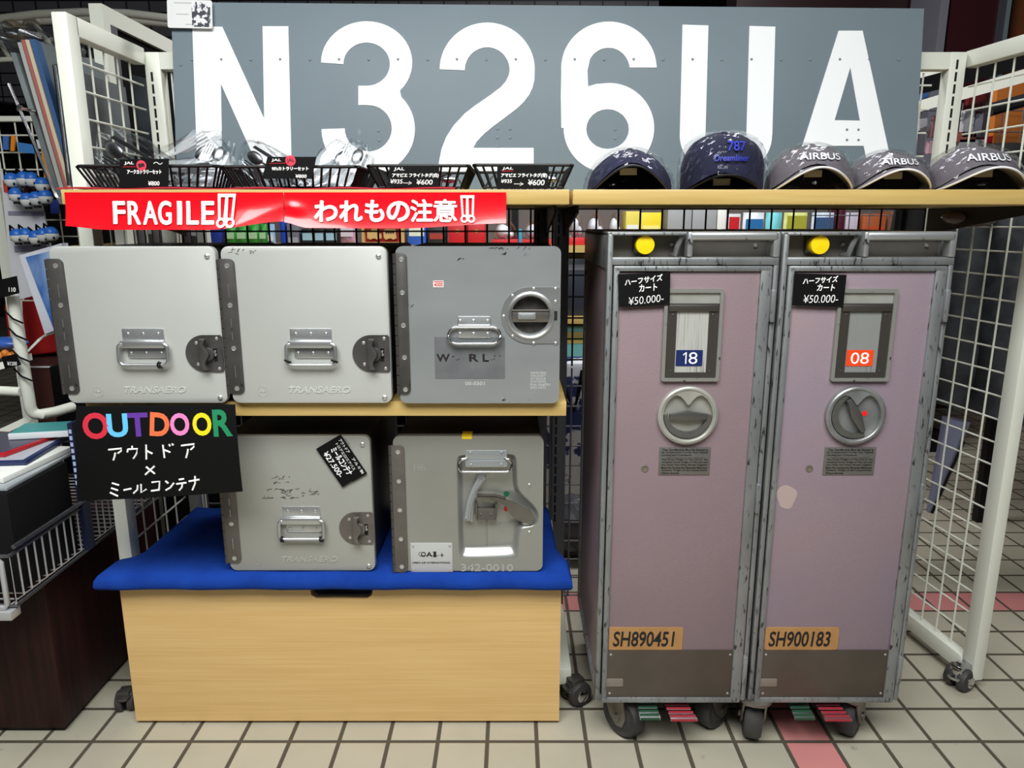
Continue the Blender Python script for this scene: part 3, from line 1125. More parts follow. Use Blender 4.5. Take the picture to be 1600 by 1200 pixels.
mb = MB()
mb.box(-BW / 2 + 0.005, BW / 2 - 0.004, 0.014, BD, 0.003, BH - 0.004, bev=0.008)
mb.build('body', M_BOXBODY, b3, local=True)
cx3, cz3 = Q3(829, 493)
mb = MB()
dpts = rrect(-0.1425, 0.0, 0.1425, BH, 0.012, 6)
mb.prism(dpts, 0.0, 0.013, holes=[arc(cx3, cz3, 0.0335, 0.0335, 0, 350, 35)])
mb.build('door', M_ALUBRUSH, b3, local=True)
hx0, hz1 = Q3(617, 395)
hx1, hz0 = Q3(643, 616)
hinge_strip(b3, hx0, hx1 - 0.001, hz0, hz1, M_HINGE, [Q3(630, v)[1] for v in (405, 457, 508, 558, 608)])
# latch surround
mb = MB()
Rr = 0.0495
sur = arc(cx3 - 0.002, cz3, Rr, Rr, 90, 270, 24) + [(0.1405, cz3 - Rr), (0.1405, cz3 + Rr)]
mb.prism(sur, -0.0016, 0.0, holes=[arc(cx3, cz3, 0.0400, 0.0400, 0, 350, 35)])
mb.lathe([(0.0425, 0.0), (0.0415, -0.0035), (0.0385, -0.0045), (0.0345, -0.002), (0.0330, 0.002), (0.0330, 0.014)], (cx3, 0, cz3), (0, 1, 0), n=44)
lp = mb.build('latch_surround', M_ALU, b3, local=True)
mb = MB()
for u, v in ((834, 451), (868, 451), (868, 471), (801, 462), (787, 494), (801, 525), (834, 536), (868, 536)):
    x, z = Q3(u, v)
    mb.rivet(x, -0.0014, z, 0.0028)
mb.build('rivets', M_RIVET, lp, local=True)
mb = MB()
mb.lathe([(0.0330, 0), (0, 0)], (cx3, 0.0125, cz3), (0, -1, 0), n=40)
cup = mb.build('latch_cup', mat('dark_mottled_steel', (74, 72, 70), 0.5, 0.6, col2=(50, 48, 46), scale=60, specks=(140, 138, 134), speck_scale=120, speck_lo=0.7, speck_hi=0.76), lp, local=True)  # cup in darker, mottled steel
mb = MB()
mb.box(cx3 - 0.0325, cx3 + 0.0325, -0.001, 0.010, cz3 - 0.012, cz3 + 0.010, bev=0.002)
mb.box(cx3 - 0.0325, cx3 + 0.0325, -0.003, 0.000, cz3 + 0.008, cz3 + 0.0105, bev=0.0008)
bar = mb.build('paddle_bar', mat('paddle_steel', (132, 128, 124), 0.34, 0.8), lp, local=True)
mb = MB()
mb.box(cx3 - 0.022, cx3 + 0.009, -0.004, 0.0, cz3 - 0.0065, cz3 + 0.0055, bev=0.0015)
mb.box(cx3 - 0.018, cx3 + 0.006, -0.0048, -0.0035, cz3 - 0.004, cz3 + 0.003, bev=0.0006)
mb.build('release_button', M_ALUBRUSH, lp, local=True)
mb = MB()
sx, sz = Q3(867.5, 493)
mb.box(sx - 0.0033, sx + 0.0033, -0.0026, 0.0005, sz - 0.008, sz + 0.008)
mb.build('striker_slot', M_SLOT, lp, local=True)
# handle: square riveted plate with an oval ring
px0, pz1 = Q3(715, 494)
px1, pz0 = Q3(767, 528)
mb = MB()
zc = Q3(740, 510)[1]
mb.prism(rrect(px0, pz0, px1, pz1, 0.003), -0.0022, 0.0, bev=0.0006)
mb.box(px0, px1, -0.0075, -0.001, zc - 0.0035, zc + 0.004, bev=0.0022)
for u in (719, 740, 762):
    for v in (501, 521):
        x, z = Q3(u, v)
        mb.rivet(x, -0.002, z, 0.0027)
h3 = mb.build('handle', M_ALU, b3, local=True)
ox0, oz1 = Q3(701, 511)
ox1, oz0 = Q3(782, 536)
mb = MB()
rr_ = (oz1 - oz0) / 2
mb.tube([(p[0], -0.0055 - (0.004 if p[1] < (oz0 + oz1) / 2 else 0), p[1]) for p in arc(ox0 + rr_, oz0 + rr_, rr_, rr_, 90, 270, 12) + arc(ox1 - rr_, oz0 + rr_, rr_, rr_, 270, 450, 12)], 0.0026, 10, closed=True)
mb.build('bail', M_CHROME, h3, local=True)
# dark plate with worn stencil, stampings, little red label
wx0, wz1 = Q3(678.5, 526.5)
wx1, wz0 = Q3(789, 591.5)
mb = MB()
mb.prism(rrect(wx0, wz0, wx1, wz1, 0.002), -0.0006, 0.0)
dp = mb.build('name_plate', mat('dull_grey_sticker', (112, 115, 117), 0.5, 0.2, col2=(98, 101, 103), scale=20), b3, local=True)
mb = MB()
for ch, u0, u1 in (('W', 682, 703), ('R', 733, 748), ('L', 754, 764)):
    a0, a1 = Q3(u0, 565), Q3(u1, 553)
    mb.text(ch, a0[0], a1[0], a0[1], a1[1], -0.0006, weight=0.03, depth=0.0003)
for u, v, w_ in ((708, 557, .002), (713, 562, .001), (717, 561, .0012), (768, 562, .001), (773, 556, .0016), (781, 556, .0012), (760, 564, .002), (772, 561, .001)):
    x, z = Q3(u, v)
    mb.box(x - w_, x + w_, -0.0009, -0.0005, z - 0.0008, z + 0.0008)
mb.build('lettering', M_INK, dp, local=True)
mb = MB()
a0, a1 = Q3(727, 602), Q3(757, 596.5)
mb.text('00-0301', a0[0], a1[0], a0[1], a1[1], 0.0001, weight=0.005, depth=0.0006)
mb.build('stamped_number', M_EMBOSS, b3, local=True)
mb = MB()
for k, t in enumerate(('DRIESSEN', 'AIRCRAFT', 'INTERIOR', 'SYSTEMS', 'P/N N68701', 'SPD 0472')):
    a0, a1 = Q3(829, 584.5 + k * 4.6), Q3(829 + (31 if k == 4 else 24), 581 + k * 4.6)
    mb.text(t, a0[0], a1[0], a0[1], a1[1], 0.0001, depth=0.0005)
mb.build('stamped_lettering', M_EMBOSS, b3, local=True)
a0, a1 = Q3(677, 449), Q3(693, 438.5)
mb = MB()
mb.box(a0[0], a1[0], -0.0006, 0.0, a0[1], a1[1])
rl = mb.build('price_label', mat('pale_pink_label', (232, 214, 212), 0.6), b3, local=True)
mb = MB()
mb.box(a0[0] + 0.001, a1[0] - 0.001, -0.0008, -0.0005, a1[1] - 0.0026, a1[1] - 0.001)
mb.text('4000', a0[0] + 0.0015, a1[0] - 0.0015, a0[1] + 0.0015, a1[1] - 0.0035, -0.0006, weight=0.02, depth=0.0003)
mb.build('label_print', mat('brick_red_print', (190, 70, 66), 0.6), rl, local=True)
scuffs(b3, [(0.045, BH - 0.013, 0.002, 0.001, 6), (0.045, 0.006, 0.003, 0.001, 6), (-0.03, BH - 0.022, 0.004, 0.001, 3), (-0.117, 0.175, 0.005, 0.002, 4), (0.05, BH - 0.004, 0.04, 0.0015, 12)])

# ---- fifth container: pressed door with deep lever recess
B5 = (-0.0830, YLOW, ZLOW)
b5 = thing('galley_container', 'dull metal galley container with pressed lever recess, standing on the blue cloth beside the cart', 'metal box', B5, (0, 0, 0), 'airline galley containers')


def Q5(cu, cv):
    """pixel read in the 4x crop of the photograph whose corner is (600, 620)"""
    p = at(600 + cu / 4.0, 620 + cv / 4.0, YLOW)
    return (p.x - B5[0], p.z - B5[2])


mb = MB()
mb.box(-BW / 2 + 0.005, BW / 2 - 0.004, 0.0165, BD, 0.003, BH - 0.004, bev=0.008)
mb.build('body', M_BOXBODY, b5, local=True)
outer = [(452, 400), (462, 372), (490, 362), (800, 354), (826, 372), (835, 420), (836, 555), (856, 598), (935, 672), (966, 720), (970, 760), (955, 796), (930, 812), (872, 822), (848, 845), (846, 980), (836, 1004), (812, 1013), (505, 1011), (478, 1000), (464, 965)]
inner = [(492, 415), (498, 398), (512, 390), (782, 386), (792, 398), (797, 430), (800, 575), (828, 632), (898, 695), (928, 730), (932, 755), (918, 778), (900, 786), (840, 792), (808, 830), (800, 905), (790, 925), (770, 934), (530, 955), (505, 950), (496, 935)]


def rnd_poly(pts, it=2):
    for _ in range(it):
        o = []
        for i in range(len(pts)):
            a, b = pts[i], pts[(i + 1) % len(pts)]
            o += [(a[0] * .75 + b[0] * .25, a[1] * .75 + b[1] * .25), (a[0] * .25 + b[0] * .75, a[1] * .25 + b[1] * .75)]
        pts = o
    return pts


oq = [Q5(*p) for p in rnd_poly(outer)]
iq = [Q5(*p) for p in rnd_poly(inner)]
DEP = 0.0145
mb = MB()
mb.prism(rrect(-BW / 2, 0.0, BW / 2, BH, 0.0135, 7), 0.0, 0.0158, holes=[oq])
rings = []
for t in range(7):
    k = t / 6.0
    s_ = k * k * (3 - 2 * k)
    rings.append([Vector((a[0] + (b[0] - a[0]) * k, s_ * DEP, a[1] + (b[1] - a[1]) * k)) for a, b in zip(oq, iq)])
b_ = bmesh.new()
R_ = [[b_.verts.new(p) for p in r] for r in rings]
n_ = len(oq)
for a, c in zip(R_, R_[1:]):
    for i in range(n_):
        j = (i + 1) % n_
        b_.faces.new((a[i], a[j], c[j], c[i]))
for t3 in tessellate_polygon([[Vector((p[0], p[1], 0)) for p in iq]]):
    b_.faces.new([R_[-1][i] for i in t3])
bmesh.ops.recalc_face_normals(b_, faces=list(b_.faces))
if sum(f.normal.y for f in b_.faces) > 0:
    bmesh.ops.reverse_faces(b_, faces=list(b_.faces))
mb.merge(b_)
mb.build('door', M_ALUPRESS, b5, local=True, smooth=60)
mb = MB()
hz1, hz0 = Q5(20, 302)[1], Q5(60, 1095)[1]
hinge_strip(b5, -BW / 2 - 0.005, -BW / 2 + 0.0215, hz0, hz1, M_HINGE2, [Q5(90, v)[1] for v in (342, 525, 705, 886, 1058)])
mb.bm.free()
x0, z1_ = Q5(508, 333)
x1, z0_ = Q5(770, 434)
xm, zmid = Q5(508, 392)
mb = MB()
mb.prism(rrect(x0, zmid, x1, z1_, 0.0035), -0.0020, 0.0005, bev=0.0006)
mb.prism(rrect(x0, z0_, x1, zmid - 0.0005, 0.0035), -0.0050, 0.0005, bev=0.0006)
for u, v, y in ((541, 348, -.002), (735, 346, -.002), (545, 420, -.005), (733, 418, -.005)):
    x, z = Q5(u, v)
    mb.rivet(x, y, z, 0.0026)
h5 = mb.build('handle', M_ALUBRUSH, b5, local=True)
rx0, rz1 = Q5(468, 384)
rx1, rz0 = Q5(798, 462)
mb = MB()
r9 = 0.010
pts = [(x0 + 0.004, -0.002, rz1)] + [(p[0], -0.005, p[1]) for p in arc(rx0 + r9, rz1 - r9, r9, r9, 90, 180, 5)] + [(p[0], -0.007, p[1]) for p in arc(rx0 + r9, rz0 + r9, r9, r9, 180, 270, 5)]
pts += [(p[0], -0.007, p[1]) for p in arc(rx1 - r9, rz0 + r9, r9, r9, 270, 360, 5)] + [(p[0], -0.005, p[1]) for p in arc(rx1 - r9, rz1 - r9, r9, r9, 0, 90, 5)] + [(x1 - 0.004, -0.002, rz1)]
mb.tube(pts, 0.0030, 10)
mb.build('bail', M_CHROME, h5, local=True)
# curved guide
gl = [(590, 500), (545, 590), (520, 660), (505, 740), (503, 775)]
gr_ = [(552, 788), (553, 745), (560, 670), (583, 595), (636, 512), (628, 502)]
mb = MB()
mb.prism([Q5(*p) for p in gl + gr_], 0.004, DEP, tess=True)
mid = [Q5(*p) for p in ((612, 520), (572, 585), (548, 660), (535, 740), (534, 775))]
mb.tube([(p[0], 0.003, p[1]) for p in mid], 0.0028, 8)
for u, v in ((588, 510), (512, 764)):
    x, z = Q5(u, v)
    mb.rivet(x, 0.004, z, 0.0024)
mb.build('lever_guide', M_ALUBRUSH, b5, local=True)
mb = MB()
lev = [(583, 614), (700, 616), (760, 634), (815, 655), (925, 718), (938, 742), (930, 775), (905, 788), (870, 780), (810, 750), (778, 715), (765, 680), (720, 655), (660, 636), (580, 630)]
mb.prism([Q5(*p) for p in lev], -0.0055, -0.0035, tess=True)
mb.prism([Q5(*p) for p in ((583, 610), (700, 613), (762, 632), (762, 638), (700, 620), (583, 618))], -0.0055, 0.006, tess=True)
lv = mb.build('lever', mat('lever_steel', (124, 120, 114), 0.32, 0.75, col2=(106, 102, 96), scale=14), b5, local=True)
mb = MB()
bx0, bz1 = Q5(572, 704)
bx1, bz0 = Q5(704, 772)
mb.box(bx0, bx1, 0.0015, DEP, bz0, bz1, bev=0.001)
mb.box(bx0 + 0.001, bx0 + 0.003, -0.003, DEP, bz0, bz1 + 0.012)
mb.box(bx1 - 0.002, bx1, -0.003, DEP, bz0, bz1 + 0.012)
for u in (602, 668):
    x, z = Q5(u, 737)
    mb.rivet(x, 0.0015, z, 0.0027)
mb.build('lever_bracket', M_HINGE2, b5, local=True)
for nm, mm, u, v in (('green_dot', M_GREENDOT, 765, 622), ('red_dot', M_REDDOT, 765, 716)):
    x, z = Q5(u, v)
    mb = MB()
    mb.cyl((x, DEP - 0.0008, z), (x, DEP, z), 0.0054)
    tag(mb.build(nm, mm, b5, local=True), nm.replace('_', ' ') + ' painted beside the lever')
mb = MB()
rbx, rbz = Q5(640, 790)
mb.tube([(rbx, DEP - 0.0004, rbz), (rbx, DEP - 0.0004, Q5(640, 945)[1])], 0.0012, 6)
mb.build('pressed_rib', M_ALUPRESS, b5, local=True)
door_rivets(b5, [Q5(908, 550), Q5(908, 846)], 0.0032)
nx0, nz1 = Q5(165, 912)
nx1, nz0 = Q5(430, 1094)
mb = MB()
mb.box(nx0, nx1, -0.0010, 0.0, nz0, nz1, bev=0.0003)
npl = mb.build('name_plate', mat('pale_name_plate', (196, 197, 196), 0.42, 0.3), b5, local=True)
mb = MB()
for u, v in ((181, 930), (411, 930), (182, 1079), (414, 1079)):
    x, z = Q5(u, v)
    mb.lathe([(0.0028, 0), (0.0026, 0.001), (0.0014, 0.0012), (0.0013, 0.0004), (0, 0.0004)], (x, -0.001, z), (0, -1, 0), n=14)
mb.build('rivets', M_RIVET, npl, local=True)
mb = MB()
for ch, u0, u1 in (('O', 232, 262), ('A', 264, 302), ('I', 310, 326)):
    a0, a1 = Q5(u0, 999), Q5(u1, 968)
    mb.text(ch, a0[0], a1[0], a0[1], a1[1], -0.001, weight=0.02, depth=0.0003)
    if ch == 'I':
        for zz in (a0[1], a1[1]):
            mb.box(a0[0] - 0.0012, a1[0] + 0.0012, -0.0013, -0.001, zz - 0.0006, zz + 0.0006)
a0, a1 = Q5(232, 990), Q5(343, 990)
mb.box(a0[0], a1[0], -0.0014, -0.001, a0[1] - 0.0004, a0[1] + 0.0004)
mb.tube([(p[0], -0.0012, p[1]) for p in [Q5(*k) for k in ((232, 968), (219, 975), (216, 983), (226, 992), (240, 996))]], 0.0005, 5)
mb.prism([Q5(*p) for p in ((348, 989), (352, 987), (361, 988), (357, 976), (361, 976), (369, 987), (378, 988), (369, 991), (361, 1002), (358, 1002), (362, 991))], -0.0013, -0.001, tess=True)
a0, a1 = Q5(178, 1041), Q5(416, 1030)
mb.text('OMNI AIR INTERNATIONAL', a0[0], a1[0], a0[1], a1[1], -0.001, weight=0.03, shear=0.3, depth=0.0003)
mb.build('lettering', M_INK, npl, local=True)
mb = MB()
a0, a1 = Q5(482, 1090), Q5(808, 1046)
mb.text('342-0010', a0[0], a1[0], a0[1], a1[1], 0.0001, weight=0.01, depth=0.0009)
mb.build('embossed_number', M_EMBOSS2, b5, local=True)
mb = MB()
a0, a1 = Q5(487, 258), Q5(549, 236)
mb.box(a0[0], a1[0], -0.0004, 0.0, BH - 0.006, BH - 0.001)
mb.box(a0[0], a1[0], 0.0, 0.03, BH - 0.0002, BH + 0.0006)
tag(mb.build('yellow_tape', M_YELLOW, b5, local=True), 'scrap of yellow tape')
mb = MB()
for s_, (u, v) in (('H', (205, 440)), ('6', (245, 440))):
    a0 = Q5(u, v)
    mb.text(s_, a0[0] - 0.005, a0[0] + 0.005, a0[1] - 0.007, a0[1] + 0.007, 0.0001, weight=-0.028, depth=0.0002)
mb.build('pencil_mark', mat('pencil_grey', (150, 150, 148), 0.6), b5, local=True)

# ------------------------------------------------------------------ trolleys
YC = 1.276
CX1 = 0.3115
CW = 0.2965


def Lc(u, v):
    p = at(u, v, YC)
    return (p.x - CX1, p.z)


def cart(cx, label, number, nmat, serial, handle_deg, casters, vinyl, ring_mat, red_dot):
    root = thing('galley_cart', label, 'trolley', (cx, YC, 0), (0, 0, 0), 'half size galley carts')
    X0, X1 = -CW / 2, CW / 2
    zb, zt = 0.106, 1.0105
    DPT = 0.405
    mb = MB()
    mb.box(X0 + 0.004, X1 - 0.004, 0.020, DPT - 0.004, zb + 0.012, 0.952)
    body = mb.build('body', vinyl, root, local=True)
    # edge profiles
    mb = MB()
    for x in (X0, X1 - 0.013):
        mb.box(x if x < 0 else x + 0.0025, x + 0.0105 if x < 0 else x + 0.013, 0.002, 0.026, zb, zt - 0.003, bev=0.004)
        mb.box(x, x + 0.013, DPT - 0.022, DPT, zb, zt - 0.003, bev=0.0045)
    for x in (X0, X1 - 0.010):
        mb.box(x, x + 0.010, 0.02, DPT - 0.01, zb, zb + 0.026, bev=0.003)
        mb.box(x, x + 0.010, 0.02, DPT - 0.01, 0.945, zt - 0.006, bev=0.003)
    zr0, zr1 = Lc(1080, 414.5)[1], Lc(1080, 402)[1]
    mb.box(X0 + 0.008, X1 - 0.001, 0.001, 0.016, zr0, zr1, bev=0.0025)
    zk = Lc(1080, 1092)[1]
    mb.box(X0 + 0.002, X1 - 0.002, 0.004, 0.022, zb, zb + 0.013, bev=0.003)
    mb.build('frame', M_FRAME, root, local=True)
    # top cavity with brake knob and push handle
    mb = MB()
    mb.box(X0 + 0.010, X1 - 0.010, 0.040, DPT - 0.02, zr1 - 0.002, zt - 0.004)
    mb.box(X0 + 0.010, X1 - 0.010, 0.012, 0.040, zr1 - 0.003, zr1)
    mb.build('top_recess', M_CAVITY, root, local=True)
    mb = MB()
    mb.box(X0 + 0.002, X1 - 0.002, 0.022, DPT - 0.002, zt - 0.0045, zt, bev=0.002)
    xd = Lc(1070, 380)[0]
    mb.box(X0 + 0.006, xd, 0.002, 0.03, zt - 0.006, zt - 0.001, bev=0.002)
    mb.build('top_plate', M_FRAME, root, local=True)
    hx0, hx1 = Lc(1074, 380)[0], X1 - 0.002
    mb = MB()
    mb.box(hx0 + 0.004, hx1 - 0.004, -0.004, 0.012, zt - 0.0145, zt + 0.001, bev=0.006, seg=3)
    mb.box(hx0, hx0 + 0.010, -0.002, 0.030, zr1, zt + 0.0005, bev=0.0035)
    mb.box(hx1 - 0.012, hx1, -0.001, 0.022, zr1, zt + 0.0005, bev=0.003)
    ph = mb.build('push_handle', M_ALU if False else mat('handle_aluminium', (184, 186, 188), 0.34, 0.7, specks=(50, 50, 52), speck_scale=40, speck_lo=0.66, speck_hi=0.71), root, local=True)
    mb = MB()
    ax, az = Lc(1058, 388)
    mb.tube([(ax - 0.001, 0.038, zr1 + 0.002), (ax + 0.002, 0.02, zr1 + 0.004), (ax + 0.004, 0.016, zr1 + 0.018), (ax + 0.010, 0.014, zt - 0.007)], 0.005, 8)
    mb.build('recess_divider', M_FRAME, root, local=True)
    mb = MB()
    for u, v, r in ((1057, 383, 0.0042), (1192, 385, 0.0040), (1212, 384, 0.0030)):
        x, z = Lc(u, v)
        mb.rivet(x, 0.040 if u < 1200 else 0.020, z, r, r)
    mb.build('bolts', M_RIVET, root, local=True)
    kx, kz = Lc(1010, 383)
    mb = MB()
    mb.box(kx - 0.017, kx + 0.008, 0.030, 0.041, kz - 0.014, kz + 0.016, bev=0.001)
    kp = mb.build('knob_plate', M_BRONZE, root, local=True)
    mb = MB()
    mb.lathe([(0.0155, 0.0), (0.0160, 0.010), (0.0163, 0.022), (0.0155, 0.0245), (0.0, 0.0255)], (kx, 0.034, kz), (0, -1, 0), n=36)
    tag(mb.build('brake_knob', M_YELLOW, kp, local=True), 'round yellow knob')
    # door
    z_top, z_bot = Lc(1080, 415.5)[1], Lc(1080, 1098)[1]
    xa, xb = X0 + 0.0118, X1 - 0.012
    door = MB()
    door.box(xa, xb, 0.004, 0.018, z_bot, z_top, bev=0.001)
    dr = door.build('door', vinyl, root, local=True)
    mb = MB()
    ft = 0.0105
    mb.box(xa, xa + ft, -0.001, 0.014, z_bot, z_top, bev=0.0025)
    mb.box(xb - 0.020, xb, -0.001, 0.014, z_bot, z_top, bev=0.0025)
    mb.box(xa + 0.002, xb - 0.002, -0.0013, 0.014, z_top - 0.0095, z_top, bev=0.0025)
    mb.box(xa + 0.002, xb - 0.002, -0.0013, 0.014, z_bot, z_bot + 0.011, bev=0.0025)
    mb.build('door_frame', M_FRAME, dr, local=True)
    for v0, v1 in ((452, 503), (756, 801), (1025, 1066)):
        z0_, z1_ = Lc(1200, v1)[1], Lc(1200, v0)[1]
        mb = MB()
        mb.box(X1 - 0.0125, X1 - 0.0035, -0.0055, 0.006, z0_, z1_, bev=0.0022)
        mb.build('hinge', M_FRAME, dr, local=True)
    # number holder
    ox0, oz0 = Lc(1031.5, 595.5)
    ox1, oz1 = Lc(1131, 451)[0], Lc(1131, 451)[1]
    ox0, ox1 = ox0 + 0.001, Lc(1127, 520)[0]
    mb = MB()
    iz1 = Lc(1080, 476)[1]
    mb.prism(rrect(ox0, oz0, ox1, oz1, 0.004), -0.003, 0.005, holes=[rrect(ox0 + 0.006, oz0 + 0.006, ox1 - 0.006, oz1 - 0.007, 0.002)])
    nb = mb.build('number_holder', mat('worn_bezel', (158, 158, 152), 0.38, 0.5, specks=(40, 40, 40), speck_scale=60, speck_lo=0.66, speck_hi=0.72), dr, local=True)
    mb = MB()
    xi0, xi1, zi0, zi1 = ox0 + 0.006, ox1 - 0.006, oz0 + 0.006, iz1 + 0.002
    mb.prism(rrect(xi0, zi0, xi1, zi1, 0.001), -0.0012, 0.004, holes=[rrect(xi0 + 0.017, zi0 + 0.010, xi1 - 0.017, zi1 - 0.014, 0.001)])
    mb.box(xi0 + 0.002, xi1 - 0.002, -0.004, -0.001, zi1 - 0.0135, zi1 - 0.002, bev=0.001)
    for x in (xi0 + 0.0105, xi1 - 0.0105):
        for z in (zi0 + 0.012, zi1 - 0.020):
            mb.rivet(x, -0.0012, z, 0.0024, 0.001)
    mb.build('holder_frame', M_BRONZE, nb, local=True)
    mb = MB()
    mb.box(xi0, xi1, 0.001, 0.003, zi1 - 0.001, oz1 - 0.007)
    mb.build('holder_back', M_LATCHRING, nb, local=True)
    mb = MB()
    mb.box(xi0 + 0.015, xi1 - 0.015, 0.0006, 0.003, zi0 + 0.004, zi1 - 0.010)
    cd = mb.build('card_plate', mat('scratched_plate_' + number, (196, 196, 190) if number == '18' else (150, 152, 150), 0.4, 0.3, specks=(90, 90, 88), speck_scale=60, speck_stretch=(6, 1, 0.12), speck_lo=0.55 if number == '18' else 0.62, speck_hi=0.7), nb, local=True)
    sx0, sz0 = Lc(1055.5, 572)
    sx1, sz1 = Lc(1098.5, 547)
    mb = MB()
    mb.prism(rrect(sx0, sz0, sx1, sz1, 0.0012), -0.0002, 0.0006)
    st = tag(mb.build('number_sticker', nmat, cd, local=True), ('navy' if number == '18' else 'orange red') + ' sticker numbered ' + number)
    mb = MB()
    if number == '18':
        z0q, z1q, xq = sz0 + 0.0040, sz1 - 0.0038, sx0 + 0.0165
        mb.prism([(xq, z0q), (xq + 0.0021, z0q), (xq + 0.0021, z1q), (xq + 0.0006, z1q), (xq - 0.0042, z1q - 0.0036), (xq - 0.0042, z1q - 0.0058), (xq, z1q - 0.0030)], -0.0005, -0.0002, tess=True)
        mb.text('8', sx0 + 0.0225, sx1 - 0.0092, sz0 + 0.0040, sz1 - 0.0038, -0.0002, weight=-0.004, depth=0.0003)
    else:
        mb.text(number, sx0 + 0.0075, sx1 - 0.0075, sz0 + 0.0040, sz1 - 0.0042, -0.0002, weight=0.0, depth=0.0003)
    mb.build('number_print', M_LETTER, cd, local=True)
    # round turn latch
    lx, lz = Lc(1074, 648.5)
    R = 0.0535
    mb = MB()
    hole = []
    for i in range(48):
        a = 360.0 * i / 48
        rr = 0.0445
        d = abs(((a - 90 + 180) % 360) - 180)
        if d < 34:
            k = 0.5 + 0.5 * math.cos(d / 34.0 * PI)
            rr = 0.0445 - 0.0255 * k
        hole.append((lx + rr * math.cos(RAD(a)), lz + rr * math.sin(RAD(a))))
    mb.prism(arc(lx, lz, R, R, 0, 354, 59), -0.0045, 0.005, holes=[hole])
    mb.lathe([(0.0537, 0.0005), (0.0528, -0.0045), (0.0505, -0.0062), (0.0475, -0.0060), (0.0460, -0.0044)], (lx, 0, lz), (0, 1, 0), n=56)
    la = mb.build('turn_latch', ring_mat, dr, local=True)
    mb = MB()
    mb.lathe([(0.0450, 0.0), (0.0, 0.0)], (lx, 0.0038, lz), (0, -1, 0), n=40)
    mb.build('latch_cup', ring_mat, la, local=True)
    h = RAD(handle_deg)
    Mh = Matrix.Translation((lx, 0, lz)) @ Matrix.Rotation(h, 4, 'Y')
    mb = MB()
    cres = arc(0, 0, 0.0425, 0.0425, 180, 360, 22) + [(0.036, 0.0012)] + arc(0, 0.003, 0.0355, 0.0335, 0, -180, 22) + [(-0.036, 0.0012)]
    mb.prism(cres, -0.0035, 0.003, tess=True, M=Mh)
    hd = mb.build('latch_dial', mat('dial_grey', (120, 120, 116), 0.38, 0.6, col2=(100, 100, 97), scale=25), la, local=True)
    mb = MB()
    bar = [(-0.033, 0.0035), (0.0, 0.0095), (0.033, 0.0035), (0.033, -0.0045), (0.0, -0.0095), (-0.033, -0.0045)]
    mb.prism(bar, -0.0085, -0.0015, bev=0.0014, M=Mh)
    mb.build('latch_grip', mat('grip_grey', (104, 103, 100), 0.36, 0.65), la, local=True)
    if red_dot:
        x, z = Lc(1087, 646.5)
        mb = MB()
        mb.cyl((lx + 0.0185, 0.0030, lz + 0.002), (lx + 0.0185, 0.0038, lz + 0.002), 0.0047)
        tag(mb.build('red_dot', mat('signal_red_dot', (250, 20, 24), 0.5), la, local=True), 'red dot inside the latch')
    # instruction plate
    x0, z0 = Lc(1029, 743)
    x1, z1 = Lc(1111.5, 699.5)
    mb = MB()
    mb.box(x0, x1, 0.0026, 0.0042, z0, z1, bev=0.0005)
    ip = mb.build('instruction_plate', mat('etched_plate', (128, 126, 122), 0.42, 0.5, col2=(112, 110, 106), scale=18), dr, local=True)
    mb = MB()
    W, Hh = x1 - x0, z1 - z0
    lines = [('This Cart/Module Must Be Stowed In', 0.06, 0.95), ('Its Compartment During Taxi, Takeoff,', 0.05, 0.95), ('Landing and Turbulence.', 0.05, 0.64), None,
             ('The Gross Weight of This Cart or the', 0.05, 0.95), ('Combined Gross Weight of This Cart and', 0.05, 0.95), ('Any Other Cart When Stowed Together', 0.05, 0.95),
             ('Must Not Exceed the Placarded Maximum', 0.05, 0.95), ('Contents Weight of the Compartment', 0.05, 0.95), ('Where Stowed.', 0.05, 0.41)]
    pz = z1 - Hh * 0.05
    step = Hh * 0.097
    for ln in lines:
        if ln is None:
            mb.box(x0 + W * 0.12, x0 + W * 0.88, 0.0022, 0.0027, pz - step * 0.35, pz - step * 0.28)
            pz -= step * 0.62
            continue
        mb.text(ln[0], x0 + W * ln[1], x0 + W * ln[2], pz - step * 0.86, pz - step * 0.04, 0.0026, weight=0.03, depth=0.0002)
        pz -= step
    mb.build('plate_print', M_INK, ip, local=True)
    hx, hz = Lc(1008, 733)
    mb = MB()
    mb.lathe([(0.0068, 0.0), (0.0066, 0.0012), (0.0050, 0.0016), (0.0046, 0.0002), (0.0, 0.0)], (hx, 0.0040, hz), (0, -1, 0), n=24)
    mb.build('door_plug', mat('plug_steel', (140, 132, 122), 0.4, 0.6), dr, local=True)
    # kick plate, tag, serial label
    kz1, kz0 = Lc(1060, 1017)[1], z_bot + 0.010
    mb = MB()
    mb.box(xa + ft - 0.001, xb - 0.018, 0.0018, 0.0045, kz0, kz1, bev=0.0006)
    kp = mb.build('kick_plate', M_KICK, dr, local=True)
    mb = MB()
    for x in (xa + ft + 0.006, xb - 0.025):
        for z in (kz0 + 0.010, kz1 - 0.009):
            mb.rivet(x, 0.0018, z, 0.0024, 0.001)
    mb.build('rivets', M_RIVET, kp, local=True)
    tx0, tz0 = Lc(944.5, 1073)
    tx1, tz1 = Lc(971.5, 1061)
    mb = MB()
    mb.prism(rrect(tx0 + 0.003, tz0, tx1 + 0.003, tz1, 0.002), 0.0002, 0.0018, bev=0.0004)
    mb.rivet(tx0 + 0.0075, 0.0002, (tz0 + tz1) / 2, 0.0018)
    mb.rivet(tx1 - 0.0015, 0.0002, (tz0 + tz1) / 2, 0.0015)
    mb.box(tx0 + 0.013, tx1 - 0.003, 0.0000, 0.0002, (tz0 + tz1) / 2 - 0.0004, (tz0 + tz1) / 2 + 0.0004)
    mb.build('small_tag', mat('tag_steel', (142, 134, 124), 0.4, 0.5), kp, local=True)
    lx0, lz0 = Lc(949, 1016.5)
